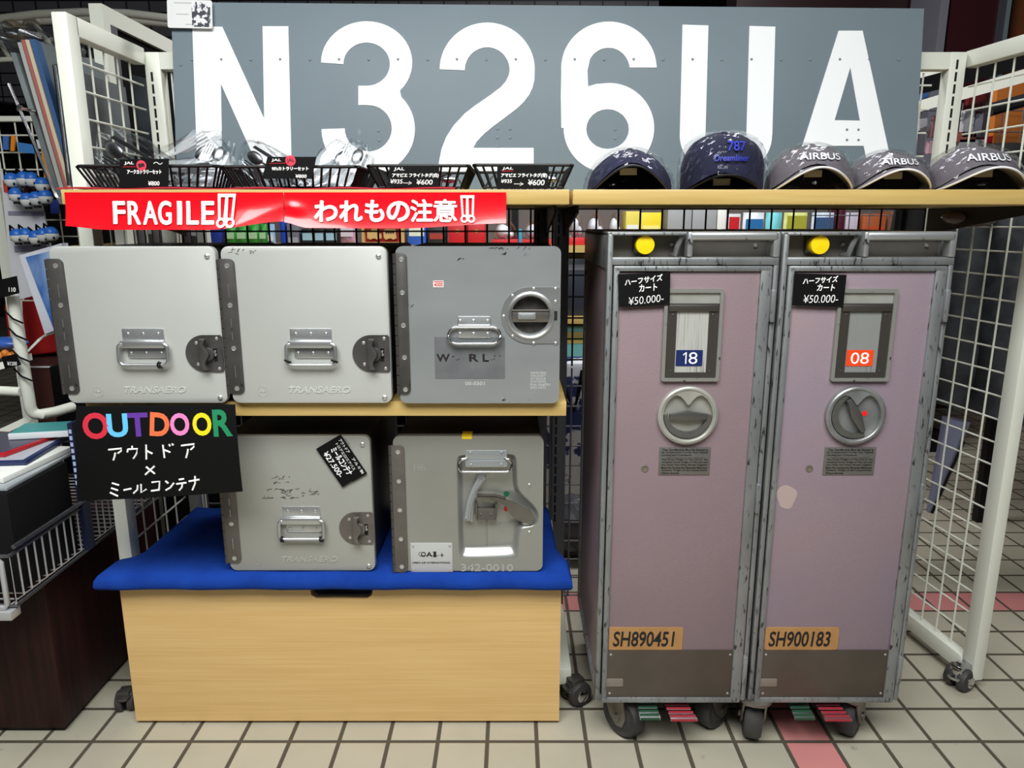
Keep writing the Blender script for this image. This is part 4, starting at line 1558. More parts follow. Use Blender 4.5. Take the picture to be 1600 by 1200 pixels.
    lx1, lz1 = Lc(1068, 981.5)
    mb = MB()
    mb.prism(rrect(lx0 + 0.003, lz0, lx1, lz1, 0.0015 if number == '18' else 0.005), 0.0024, 0.0042)
    sl = tag(mb.build('serial_label', M_TAN, dr, local=True), 'tan label with serial ' + serial)
    mb = MB()
    mb.text(serial, lx0 + 0.0105, lx1 - 0.0155, lz0 + 0.0068, lz1 - 0.0085, 0.0024, weight=0.018, shear=0.10, depth=0.0004)
    mb.build('serial_print', M_INK, sl, local=True)
    # pedals
    for nm, mm, pu0, pu1, v, sk in (('brake_pedal', mat('red_pedal_grip', (158, 40, 54), 0.5), 1048, 1090, 1127, -0.012), ('release_pedal', mat('green_pedal_grip', (28, 70, 46), 0.5), 1000, 1032, 1125, -0.002)):
        p0, p1 = at(pu0, v, YC - 0.020), at(pu1, v, YC - 0.020)
        a, b = p0.x - CX1, p1.x - CX1
        z = p0.z
        mb = MB()
        rings = []
        for y, dz, s0, s1 in ((-0.020, 0.0, 0, 0), (0.045, 0.012, sk, sk * 1.6), (0.075, 0.026, sk, sk * 1.6)):
            rings.append([Vector((a + s0, y, z + dz)), Vector((b + s1, y, z + dz)), Vector((b + s1, y, z + dz + 0.005)), Vector((a + s0, y, z + dz + 0.005))])
        mb.loft(rings, close=True, cap0=True, cap1=True)
        mb.box((a + b) / 2 + sk - 0.006, (a + b) / 2 + sk + 0.006, 0.06, 0.085, z + 0.018, zb + 0.002)
        mb.mi = 1
        mb.box(a + 0.001, b - 0.001, -0.0212, -0.0195, z + 0.0003, z + 0.0048)
        for k in range(6):
            t = (0.006 + k * 0.0095) / 0.065
            y = -0.020 + t * 0.065
            mb.box(a + sk * t + 0.001, b + sk * 1.6 * t - 0.001, y - 0.0018, y + 0.0022, z + t * 0.012 + 0.0045, z + t * 0.012 + 0.0068)
        mb.build(nm, [M_CHROME, mm], root, local=True)
    # running gear
    mb = MB()
    mb.box(X0 + 0.012, X1 - 0.012, 0.03, DPT - 0.02, zb - 0.004, zb + 0.002)
    mb.build('base_plate', M_SLOT, root, local=True)
    for x, y, yaw in casters:
        make_caster(root, cx + x, YC + y, 0.047, 0.034, yaw, zb - 0.001, big=True, fork_mat=mat('worn_fork_steel', (138, 132, 124), 0.4, 0.6, col2=(96, 90, 84), scale=20))
    mb = MB()
    rr = random.Random(3)
    return root


cart(CX1, 'left mauve galley cart with navy number 18 and serial plate SH890451', '18', M_NAVYPRINT, 'SH890451', 0.0,
     [(-0.082, 0.048, -140), (0.108, 0.075, -48), (-0.11, 0.34, 10), (0.11, 0.34, 30)], M_PINK, M_LATCHRING, False)
c2 = cart(CX1 + 0.3005, 'right mauve galley cart with orange number 08 and serial plate SH900183', '08', M_ORANGEPRINT, 'SH900183', 62.0,
     [(-0.122, 0.045, -14), (0.082, 0.052, -40), (-0.11, 0.34, 10), (0.11, 0.34, 30)], M_PINK2, M_LATCHRING2, True)
mb = MB()
px, pz = Lc(975, 778)
mb.prism([(px + 0.018 * math.cos(a) * (1 + 0.16 * math.sin(3 * a)), pz + 0.024 * math.sin(a) * (1 + 0.1 * math.cos(2 * a + 1))) for a in [2 * PI * k / 24 for k in range(24)]], 0.0036, 0.0042)
tag(mb.build('worn_patch', mat('worn_beige', (172, 152, 148), 0.6), c2, local=True), 'worn beige patch on the vinyl')
# ------------------------------------------------------------------ red banners on the shelf edge
def warp(mb, fn):
    for v in mb.bm.verts:
        v.co.y += fn(v.co.x, v.co.z)


YBN = 1.2965
BZ1 = at(445, 300.5, YBN).z


def banner_fn(x, z):
    t = max(0.0, min(1.0, (BZ1 - z) / 0.068))
    y = -0.0135 * t * t - 0.0035 * math.sin(x * 13.0 + 0.8) * t * t
    y -= 0.0040 * t * max(0.0, 1 - abs((x + 0.43) * 16 + (t - 0.55) * 3.0)) * (1 if x < -0.392 else 0)
    y -= 0.0030 * max(0.0, 1 - abs(t - 0.35 - (x + 0.39) * 1.5) * 5) * max(0.0, 1 - abs(x + 0.372) * 40)
    y += 0.0010 * noise.noise(Vector((x * 22, z * 30, 1.7))) * t
    return y


def banner(label, x0, x1, bot, body):
    root = thing('warning_banner', label, 'banner', ((x0 + x1) / 2, YBN, bot(x0)))
    mb = MB()
    nu, nv = 70, 16
    b = bmesh.new()
    layers = []
    for off in (0.0, 0.0005):
        g = []
        for j in range(nv + 1):
            r = []
            for i in range(nu + 1):
                x = x0 + (x1 - x0) * i / nu
                zb = bot(x)
                z = BZ1 + (zb - BZ1) * j / nv
                r.append(b.verts.new((x, YBN + banner_fn(x, z) + off, z)))
            g.append(r)
        layers.append(g)
    for g in layers:
        for j in range(nv):
            for i in range(nu):
                b.faces.new((g[j][i], g[j][i + 1], g[j + 1][i + 1], g[j + 1][i]))
    f, k = layers
    for i in range(nu):
        b.faces.new((f[0][i], f[0][i + 1], k[0][i + 1], k[0][i]))
        b.faces.new((f[nv][i], f[nv][i + 1], k[nv][i + 1], k[nv][i]))
    for j in range(nv):
        b.faces.new((f[j][0], f[j + 1][0], k[j + 1][0], k[j][0]))
        b.faces.new((f[j][nu], f[j + 1][nu], k[j + 1][nu], k[j][nu]))
    bmesh.ops.recalc_face_normals(b, faces=list(b.faces))
    mb.merge(b)
    mb.build('film', M_RED, root, smooth=70)
    mb = MB()
    for t, u0, u1, v0, v1, w in body:
        a0, a1 = at(u0, v1, YBN - 0.008), at(u1, v0, YBN - 0.004)
        if True:
            mb.text(t, a0.x, a1.x, a0.z, a1.z, YBN - 0.0022, bold=abs(w), depth=0.0, fn=banner_fn)
        else:
            mb.text(t, a0.x, a1.x, a0.z, a1.z, YBN - 0.0022, weight=w, depth=0.0, fn=banner_fn)
    return root, mb


def bangs(mb, u0, u1, v0, v1, skew=0.0):
    """paired outlined exclamation marks: two tapering strokes in one frame, two rings below"""
    def S(fx, fv):
        p = at(u0 + (u1 - u0) * (fx + skew * fv), v0 + (v1 - v0) * fv, YBN - 0.006)
        return (p.x, p.z)
    q = MB()
    fr = [S(0, 0), S(1, 0), S(0.96, 0.76), S(0.12, 0.76)]
    h1 = [S(0.16, 0.10), S(0.42, 0.10), S(0.40, 0.76 - 0.06), S(0.24, 0.76 - 0.06)]
    h2 = [S(0.58, 0.10), S(0.85, 0.10), S(0.82, 0.76 - 0.06), S(0.62, 0.76 - 0.06)]
    q.prism(fr, YBN - 0.0026, YBN - 0.0022, holes=[h1, h2])
    rr = abs(S(0.27, 0)[0] - S(0, 0)[0])
    for fx in (0.30, 0.80):
        c = S(fx, 0.84)
        q.prism(arc(c[0], c[1], rr, rr, 0, 345, 23), YBN - 0.0028, YBN - 0.0024, holes=[arc(c[0], c[1], rr * 0.52, rr * 0.52, 0, 345, 23)])
    warp(q, banner_fn)
    me = bpy.data.meshes.new('t')
    q.bm.to_mesh(me)
    q.bm.free()
    mb.bm.from_mesh(me)
    bpy.data.meshes.remove(me)


def lerp_pts(P):
    def f(x):
        for (xa, za), (xb, zb) in zip(P, P[1:]):
            if x <= xb:
                k = max(0.0, (x - xa) / (xb - xa))
                k = k * k * (3 - 2 * k)
                return za + (zb - za) * k
        return P[-1][1]
    return f


def zpts(L):
    return [(at(u, v, YBN).x, at(u, v, YBN).z) for u, v in L]


r1, mb = banner('red banner reading FRAGILE in white, fixed on the left half of the shelf edge', at(104, 330, YBN).x, at(444.5, 330, YBN).x,
                lerp_pts(zpts([(100, 353), (175, 359), (330, 359), (446, 346)])), [('F', 177, 194.5, 314, 350, -0.0011), ('R', 200, 218.5, 314, 351, -0.0011), ('A', 224, 245, 314, 351, -0.0011), ('G', 247.5, 267, 313.5, 351.5, -0.0011), ('I', 277.5, 283.5, 314, 351, -0.0001), ('L', 292, 310, 314, 351, -0.0011), ('E', 315.5, 334.5, 314, 351, -0.0011)])
bangs(mb, 339, 367.5, 302.5, 357)
mb.build('lettering', M_LETTER, r1)
r2, mb = banner('red banner with white Japanese lettering, fixed on the right half of the shelf edge', at(445.5, 330, YBN).x, at(791, 330, YBN).x,
                lerp_pts(zpts([(444, 347), (485, 356), (620, 357), (792, 349)])), [('わ', 491, 527, 313, 347, 0.0014), ('れ', 530, 566, 313, 347, 0.0014), ('も', 570, 600, 312, 347, 0.0014), ('の', 604, 640, 314, 346.5, 0.0014), ('注', 641, 676, 311, 347, 0.0011), ('意', 677, 714, 311, 347, 0.0009)])
bangs(mb, 719, 741, 305, 349)
mb.build('lettering', M_LETTER, r2)

# red felt under the baskets
fx0, fx1 = at(97, 295, 1.32).x, at(712, 295, 1.32).x
mb = MB()
rg = []
for y, z in ((1.303, 1.0815), (1.306, 1.0845), (1.33, 1.0845), (1.58, 1.0845)):
    rg.append([Vector((fx0 + (fx1 - fx0) * i / 40, y, z + 0.0012 * math.sin(i * 0.7) * (1 if y < 1.32 else 0.2))) for i in range(41)])
for y, z in ((1.58, 1.0818), (1.303, 1.0813)):
    rg.append([Vector((fx0 + (fx1 - fx0) * i / 40, y, z)) for i in range(41)])
mb.loft(rg, close=False)
tag(mb.build('red_felt_sheet', M_FELT, origin=((fx0 + fx1) / 2, 1.44, 1.0813)), 'dark red felt sheet lying under the black baskets on the shelf', 'cloth')

# ------------------------------------------------------------------ black wire baskets
def basket(label, u0, u1, vtop):
    yf = 1.335
    a, b = at(u0, vtop, yf), at(u1, vtop, yf)
    x0, x1, zt = a.x + 0.002, b.x - 0.002, a.z
    z0 = 1.0848
    D = 0.20
    root = thing('wire_basket', label, 'basket', ((x0 + x1) / 2, yf + D / 2, z0), (0, 0, 0), 'black baskets on the upper shelf')
    ins = 0.016
    mb = MB()
    rim = [(x0, yf, zt), (x1, yf, zt), (x1, yf + D, zt), (x0, yf + D, zt)]
    P = []
    for i in range(4):
        p, q = Vector(rim[i]), Vector(rim[(i + 1) % 4])
        P += [p.lerp(q, 0.03), p.lerp(q, 0.5), p.lerp(q, 0.97)]
    mb.tube(P, 0.0028, 8, closed=True)
    mb.build('rim', M_BLACKMETAL, root)
    mb = MB()
    bot = [(x0 + ins, yf + ins, z0 + 0.002), (x1 - ins, yf + ins, z0 + 0.002), (x1 - ins, yf + D - ins, z0 + 0.002), (x0 + ins, yf + D - ins, z0 + 0.002)]
    for i in range(4):
        A0, A1 = Vector(rim[i]), Vector(rim[(i + 1) % 4])
        B0, B1 = Vector(bot[i]), Vector(bot[(i + 1) % 4])
        n = max(3, int((A1 - A0).length / 0.0155))
        for k in range(n + 1):
            p, q = A0.lerp(A1, k / n), B0.lerp(B1, k / n)
            mb.cyl(p, q, 0.0021, n=6)
        mb.cyl(B0, B1, 0.002, n=6)
    n = int((x1 - x0) / 0.016)
    for k in range(1, n):
        x = bot[0][0] + (bot[1][0] - bot[0][0]) * k / n
        mb.cyl((x, bot[0][1], z0 + 0.002), (x, bot[2][1], z0 + 0.002), 0.0016, n=5)
    mb.build('slats', M_BLACKMETAL, root)
    return (x0, x1, yf, yf + D, z0, zt)


bk = [basket('long black wire basket of bagged cutlery, first from the left on the red felt', 117, 341, 259.5),
      basket('long black wire basket of bagged cutlery, second from the left on the red felt', 343, 562, 260.5),
      basket('short black wire basket of dark straps, third from the left behind a price card', 572, 735, 259),
      basket('short black wire basket of dark straps nearest the bagged caps', 738, 897, 258)]


def cutlery(label, loc, rot, seed, size=1.0):
    root = thing('cutlery_set', label, 'cutlery', loc, rot, 'bagged cutlery sets in the baskets')
    rnd = random.Random(seed)
    # fork
    mb = MB()
    tin = []
    for k in range(4):
        x = -0.0105 + k * 0.007
        tin += [(x - 0.0023, 0.055), (x - 0.0016, 0.093), (x + 0.0016, 0.093), (x + 0.0023, 0.055)]
    out = [(-0.003, -0.09), (0.003, -0.09), (0.0025, 0.02), (0.0128, 0.04)] + tin[::-1] + [(-0.0128, 0.04), (-0.0025, 0.02)]
    mb.prism([(p[0] - 0.018, p[1]) for p in out], -0.001, 0.001, tess=True)
    for v in mb.bm.verts:
        v.co.y += -0.06 * max(0.0, v.co.z - 0.03) ** 1.2 * (1 - (max(0, v.co.z - 0.03)) * 16)
    mb.build('fork', M_STEEL, root, local=True)
    mb = MB()
    mb.ball((0.012, 0, 0.070), 0.0155, 0.0055, 0.025, 16, 10)
    mb.prism([(0.0095, 0.05), (0.0100, -0.085), (0.016, -0.085), (0.0145, 0.05)], -0.0012, 0.0012)
    mb.build('spoon', M_STEEL, root, local=True)
    mb = MB()
    mb.prism([(0.030, -0.09), (0.0385, -0.09), (0.038, 0.01), (0.041, 0.03), (0.039, 0.085), (0.031, 0.09), (0.0315, 0.01)], -0.001, 0.001)
    mb.build('knife', M_STEEL, root, local=True)
    mb = MB()
    b = bmesh.new()
    bmesh.ops.create_uvsphere(b, u_segments=22, v_segments=14, radius=1.0)
    for v in b.verts:
        n = noise.noise(v.co * 2.1 + Vector((seed * 3.1, 0, 0)))
        n2 = noise.noise(v.co * 5.0 + Vector((0, seed * 1.7, 0)))
        k = 1 + 0.22 * n + 0.12 * n2
        sx = math.copysign(abs(v.co.x) ** 0.7, v.co.x)
        sz = math.copysign(abs(v.co.z) ** 0.65, v.co.z)
        v.co = Vector((0.010 + sx * 0.052 * k, v.co.y * 0.016 * k, 0.004 + sz * 0.112 * k))
    mb.merge(b)
    mb.build('bag', M_FILM2, root, local=True, smooth=0)
    root.scale = (size, size, size)
    Mw = WM[root.name] @ Matrix.Scale(size, 4)
    Mi = Mw.inverted()
    for ch in root.children:
        for v in ch.data.vertices:
            w = Mw @ v.co
            if w.z < 1.0872:
                w.z = 1.0872
                v.co = Mi @ w
    return root


def place(b, fx, fy, z):
    return (b[0] + (b[1] - b[0]) * fx, b[2] + (b[3] - b[2]) * fy, b[4] + z)


cutlery('bagged cutlery set at the left end of the first basket, tipped far over', place(bk[0], 0.27, 0.40, 0.036), (RAD(-16), RAD(-62), 0), 1, 0.86)
cutlery('bagged cutlery set behind the first price card, its cutlery lying flat', place(bk[0], 0.50, 0.55, 0.048), (RAD(-14), RAD(58), 0), 2, 0.86)
cutlery('bagged cutlery set with fork standing up at the right of the first basket', place(bk[0], 0.75, 0.45, 0.030), (RAD(-22), RAD(24), 0), 3, 0.66)
cutlery('bagged cutlery set lying low across the front of the first basket', place(bk[0], 0.60, 0.28, 0.020), (RAD(-30), RAD(84), 0), 4, 0.80)
cutlery('bagged cutlery set lying low at the left of the second basket', place(bk[1], 0.27, 0.40, 0.026), (RAD(-18), RAD(-58), 0), 5, 0.72)
cutlery('bagged cutlery set with fork upright at the right end of the second basket', place(bk[1], 0.80, 0.50, 0.026), (RAD(-22), RAD(22), 0), 6, 0.66)
cutlery('bagged cutlery set lying behind the second price card, mostly empty film showing', place(bk[1], 0.60, 0.60, 0.030), (RAD(-20), RAD(40), 0), 7, 0.72)


def strap(label, loc, rot, L, H):
    root = thing('flight_tag', label, 'tag', loc, rot, 'dark flight tags in the baskets')
    mb = MB()
    pr = [(-L / 2, 0.0), (-L * 0.3, H * 0.75), (0, H), (L * 0.33, H * 0.7), (L / 2, 0.0)]
    c = []
    for i in range(len(pr) - 1):
        for k in range(5):
            t = k / 5.0
            c.append((pr[i][0] + (pr[i + 1][0] - pr[i][0]) * t, pr[i][1] + (pr[i + 1][1] - pr[i][1]) * t))
    c.append(pr[-1])
    rg = []
    for d, s in ((-0.013, 0), (0.013, 0), (0.013, 1), (-0.013, 1)):
        rg.append([Vector((p[0], d, p[1] - s * 0.0022)) for p in c])
    rg.append(rg[0])
    mb.loft(rg)
    mb.build('strap', mat('dark_grey_webbing', (46, 46, 50), 0.5), root, local=True)
    mb = MB()
    mb.ball((L * 0.12, -0.014, H * 0.55), 0.016, 0.004, 0.006)
    mb.build('metal_ring', M_CHROME, root, local=True)
    return root


strap('dark strap tag lying at the left in the third basket', place(bk[2], 0.30, 0.55, 0.004), (0, 0, RAD(6)), 0.075, 0.030)
strap('dark strap tag lying at the right in the third basket', place(bk[2], 0.72, 0.5, 0.004), (0, 0, RAD(-4)), 0.070, 0.026)
strap('dark strap tag lying at the left in the basket nearest the caps', place(bk[3], 0.30, 0.5, 0.004), (0, 0, RAD(12)), 0.075, 0.030)
strap('dark strap tag lying at the right in the basket nearest the caps', place(bk[3], 0.74, 0.45, 0.004), (0, 0, RAD(-8)), 0.072, 0.026)

# ------------------------------------------------------------------ handwritten black cards
M_PINKDOT = mat('pink_red_dot_sticker', (232, 62, 84), 0.5)
M_REDINK = mat('red_pen', (190, 30, 44), 0.6)


def card(label, corners, Y, texts, extra=None, thick=0.0014, name='price_card', bottom_y=None):
    P = [at(u, v, Y) for u, v in corners]
    cx = sum(p.x for p in P) / 4
    zb = min(p.z for p in P)
    root = thing(name, label, 'price card' if name == 'price_card' else 'sign', (cx, Y, zb))
    mb = MB()
    mb.prism([(p.x, p.z) for p in P], Y, Y + thick)
    mb.build('card', M_BLACK, root)
    mb = MB()
    for t in texts:
        body, u0, u1, v0, v1 = t[:5]
        w = t[5] if len(t) > 5 else 0.012
        rot = RAD(t[6]) if len(t) > 6 else 0.0
        a0, a1 = at(u0, v1, Y), at(u1, v0, Y)
        if max(map(ord, body)) > 255 and len(body) > 1:
            mb.text(body, a0.x, a1.x, a0.z, a1.z, Y, bold=0.0003, shear=0.12, depth=0.0003, rot=rot)
        else:
            mb.text(body, a0.x, a1.x, a0.z, a1.z, Y, weight=w, shear=0.12, depth=0.0004, rot=rot)
    mb.build('handwriting', M_CHALK, root)
    if extra:
        extra(root, Y)
    return root


def dot_and_line(dot, chars, line):
    def f(root, Y):
        if dot:
            c = at(dot[0], dot[1], Y)
            r = dot[2] * 0.00114
            mb = MB()
            mb.cyl((c.x, Y - 0.0005, c.z), (c.x, Y, c.z), r, n=28)
            s = mb.build('round_sticker', M_PINKDOT, root)
            mb = MB()
            mb.text(chars, c.x - r * 0.72, c.x + r * 0.72, c.z - r * 0.45, c.z + r * 0.45, Y - 0.0005, weight=0.02, depth=0.0003, rot=RAD(6))
            mb.build('sticker_print', M_INK, s)
        if line:
            mb = MB()
            a, b = at(line[0], line[1], Y), at(line[2], line[3], Y)
            mb.tube([(a.x, Y - 0.0003, a.z), (b.x, Y - 0.0003, b.z)], 0.0006, 5)
            mb.build('red_underline', M_REDINK, root)
    return f


def arrow(pts):
    def f(root, Y):
        mb = MB()
        for ln in pts:
            q = [at(u, v, Y) for u, v in ln]
            mb.tube([(p.x, Y - 0.0003, p.z) for p in q], 0.0005, 5)
        mb.build('arrow', M_CHALK, root)
    return f


YK = 1.326
card('black price card with pink dot and one kanji, on the first basket from the left', [(187, 249), (263.5, 248), (263, 293), (186.5, 293)], YK,
     [('JAL', 194, 209, 252.5, 258, 0.02), ('アークカトラリーセット', 199, 252, 265, 272, 0.02), ('¥800', 232, 249, 283, 290, 0.02), ('〜', 240, 254, 253, 257, -0.01)],
     dot_and_line((221, 258.5, 7.5), '鶴', (192, 261, 212, 260.5)))
card('slanted black price card with pink JAL dot, on the second basket', [(418, 245), (494, 245), (487.5, 279.5), (409.5, 279)], YK,
     [('JAL', 424, 439, 248, 253, 0.02), ("90'sカトラリーセット", 425, 482, 260.5, 266.5, 0.02), ('¥800', 462, 479, 272.5, 278, 0.02)],
     dot_and_line((454, 251, 7.8), 'JAL', (421, 255.5, 446, 255)))


def ex3(root, Y):
    arrow([[(630, 286), (643, 286)], [(639, 283.5), (643.5, 286), (638, 288.5)]])(root, Y)


def ex4(root, Y):
    arrow([[(803, 287.5), (817, 287.5)], [(813, 285), (818, 287.5), (812, 290)]])(root, Y)
    dot_and_line(None, None, (784, 267.5, 802, 267))(root, Y)


card('black price card marked 600 yen, on the third basket next to the slanted card', [(609, 259), (686.5, 259), (686, 294), (604.5, 292)], YK,
     [('JAL', 615, 632, 261.5, 267.5, 0.015), ('アマビエ フライトタグ(白)', 613, 685.5, 270.5, 278, 0.012), ('¥935', 610, 629, 280, 287, 0.012), ('¥600', 651, 676, 280.5, 288.5, 0.012)], ex3)
card('black price card marked 600 yen, on the basket nearest the caps', [(777, 258), (857.5, 258), (857, 295), (776, 295)], YK,
     [('JAL', 784.5, 802, 261, 266, 0.015), ('アマビエ フライトタグ(青)', 783, 855, 270.5, 278, 0.012), ('¥935', 783, 800, 280, 286, 0.012), ('¥600', 825, 851, 280.5, 289.5, 0.012)], ex4)
YCC = 1.2715
card('black price card taped beside the navy number 18', [(965.5, 428.5), (1047.5, 425.5), (1046.5, 476.5), (967, 480)], YCC,
     [('ハーフサイズ', 975.5, 1036, 432, 442.5, 0.02, 8), ('カート', 998, 1027, 443.5, 455, 0.02, 5), ('¥50.000-', 982, 1037, 462, 474, -0.008, 6)])
card('black price card taped beside the orange number 08', [(1241.5, 427), (1323, 429.5), (1317.5, 480), (1238, 477)], YCC,
     [('ハーフサイズ', 1254, 1310, 432.5, 442.5, 0.02, 4), ('カート', 1276, 1305, 444, 454.5, 0.02, 0), ('¥50.000-', 1255, 1310, 460.5, 473, -0.008, 1)])
# card stuck aslant on the scuffed container
YT = YLOW - 0.0045
pA, pB, pC, pD = (at(u, v, YT) for u, v in ((532.5, 679.5), (573.8, 740.5), (535.4, 762), (493.8, 701.5)))
ang = math.atan2(pA.z - pB.z, pB.x - pA.x)
wd, hg = (pB - pA).length, (pA - pD).length
ctr = (pC + pD) / 2
pk = thing('price_card', 'small black price card stuck aslant at the corner of the scuffed container', 'price card', (ctr.x, YT, ctr.z), (0, ang, 0))
mb = MB()
mb.prism([(-wd / 2, 0), (wd / 2 * 0.98, 0), (wd / 2 * 0.97, hg * 0.38), (wd / 2, hg * 0.46), (wd / 2, hg), (-wd / 2, hg)], 0.0, 0.0014)
mb.build('card', M_BLACK, pk, local=True)
mb = MB()
mb.text('ミールコンテナ', -wd * 0.33, wd * 0.34, hg * 0.38, hg * 0.62, 0.0, bold=0.0004, depth=0.0003)
mb.text('¥27.500-', -wd * 0.34, wd * 0.28, hg * 0.10, hg * 0.30, 0.0, weight=0.01, depth=0.0004)
mb.text('トロアエロ/エアバス', -wd * 0.38, wd * 0.30, hg * 0.66, hg * 0.76, 0.0, weight=0.0, depth=0.0004)
mb.text('アウトドア', -wd * 0.42, -wd * 0.08, hg * 0.82, hg * 0.94, 0.0, weight=0.0, depth=0.0004)
mb.text('アルミ製', wd * 0.06, wd * 0.46, hg * 0.84, hg * 0.94, 0.0, weight=0.0, depth=0.0004)
mb.build('handwriting', M_CHALK, pk, local=True)
mb = MB()
mb.prism([(-wd * 0.40, hg + 0.0), (-wd * 0.2, hg), (-wd * 0.2, hg + 0.004), (-wd * 0.40, hg + 0.004)], 0.0004, 0.0009)
mb.build('tape', M_FILM, pk, local=True)

# OUTDOOR card hung from the lower shelf
YO = 1.262
oc = thing('outdoor_sign', 'black paper card with rainbow OUTDOOR letters, hanging under the shelf at the left', 'sign', (at(246, 775, YO).x, YO, at(246, 775, YO).z))
mb = MB()
P = [at(u, v, YO) for u, v in ((113.5, 637), (364, 634), (379, 768), (121.5, 783))]
n = 20
rg = []
for yo in (0.0, 0.0012):
    for j in range(n + 1):
        k = j / n
        L_, R_ = P[0].lerp(P[3], k), P[1].lerp(P[2], k)
        rg.append([L_.lerp(R_, i / 24) + Vector((0, yo + 0.010 * (1 - (k * 1.1)) ** 2 * (1 if k < 0.9 else 0) - 0.004 * math.sin(PI * i / 24) * k, 0)) for i in range(25)])
f_, k_ = rg[:n + 1], rg[n + 1:]
loop = f_ + k_[::-1] + [f_[0]]
mb.loft(loop)
mb.build('card', M_BLACK, oc, smooth=60)


def oz(x, z):
    k = max(0.0, min(1.0, (P[0].z - z) / (P[0].z - P[3].z)))
    i = max(0.0, min(1.0, (x - P[0].x) / (P[1].x - P[0].x)))
    return 0.010 * (1 - k * 1.1) ** 2 * (1 if k < 0.9 else 0) - 0.004 * math.sin(PI * i) * k


OX, OZ_, OS = 100, 620, 300 / 1600.0
cols = [((206, 36, 58), 'O', 155, 345, 142, 357), ((96, 190, 236), 'U', 357, 510, 150, 340), ((92, 44, 150), 'T', 527, 680, 143, 335), ((226, 108, 62), 'D', 715, 858, 142, 333),
        ((236, 128, 190), 'O', 883, 1025, 145, 327), ((240, 214, 10), 'O', 1070, 1210, 142, 328), ((14, 128, 82), 'R', 1240, 1380, 115, 335)]
mb = MB()
ms = []
for i, (c, ch, u0, u1, v0, v1) in enumerate(cols):
    ms.append(mat('paper_%s_%d' % (ch, i), c, 0.7))
    mb.mi = i
    a0, a1 = at(OX + u0 * OS, OZ_ + v1 * OS, YO), at(OX + u1 * OS, OZ_ + v0 * OS, YO)
    mb.text(ch, a0.x, a1.x, a0.z, a1.z, YO - 0.0002, weight=0.030, depth=0.0008, fn=oz, rot=RAD(-4 if ch in 'D' else 2))
mb.build('rainbow_letters', ms, oc)
mb = MB()


def stroke(pts, r=0.0017):
    q = [at(OX + u * OS, OZ_ + v * OS, YO) for u, v in pts]
    mb.tube([(p.x, YO - 0.0004 + oz(p.x, p.z), p.z) for p in q], r, 6)


def katakana(kind, x, y, w, h):
    """brush strokes of one katakana inside the pixel box"""
    S = {'ア': [[(0, .12), (1, 0), (.95, .22), (.72, .42)], [(.52, .35), (.5, .62), (.4, 1)]],
         'ウ': [[(.45, 0), (.45, .2)], [(.03, .5), (.05, .28)], [(.05, .28), (.95, .24), (.88, .62), (.6, 1)]],
         'ト': [[(.15, 0), (.25, 1)], [(.22, .42), (.95, .62)]],
         'ド': [[(.1, .05), (.28, 1)], [(.22, .42), (.75, .6)], [(.62, .0), (.7, .16)], [(.86, -.05), (.96, .1)]],
         'ミ': [[(.2, 0), (.95, .16)], [(.12, .38), (.85, .56)], [(0, .72), (.85, 1)]],
         'ー': [[(0, .62), (1, .42)]],
         'ル': [[(.32, .1), (.3, .6), (0, 1)], [(.58, 0), (.6, .92), (1, .55)]],
         'コ': [[(.05, .1), (.92, .0), (.88, .85)], [(0, 1), (.95, .88)]],
         'ン': [[(.05, .05), (.38, .3)], [(.12, 1), (.6, .75), (1, .25)]],
         'テ': [[(.25, .02), (.75, -.05)], [(0, .42), (1, .3)], [(.6, .36), (.55, .7), (.3, 1)]],
         'ナ': [[(0, .35), (1, .22)], [(.58, -.05), (.6, .5), (.35, 1)]],
         '×': [[(.05, .08), (.95, .9)], [(.9, 0), (0, 1)]]}[kind]
    for s in S:
        stroke([(x + p[0] * w, y + p[1] * h) for p in s])


for k, x, y, w, h in (('ア', 368, 432, 112, 96), ('ウ', 526, 410, 90, 104), ('ト', 672, 400, 70, 120), ('ド', 812, 396, 100, 112), ('ア', 975, 396, 110, 112), ('×', 684, 575, 84, 70),
                      ('ミ', 390, 716, 80, 108), ('ー', 506, 730, 64, 70), ('ル', 588, 722, 108, 76), ('コ', 736, 700, 74, 78), ('ン', 848, 692, 76, 80), ('テ', 944, 684, 84, 90), ('ナ', 1046, 662, 88, 110)):
    katakana(k, x, y, w, h)
mb.build('brush_lettering', M_CHALK, oc)

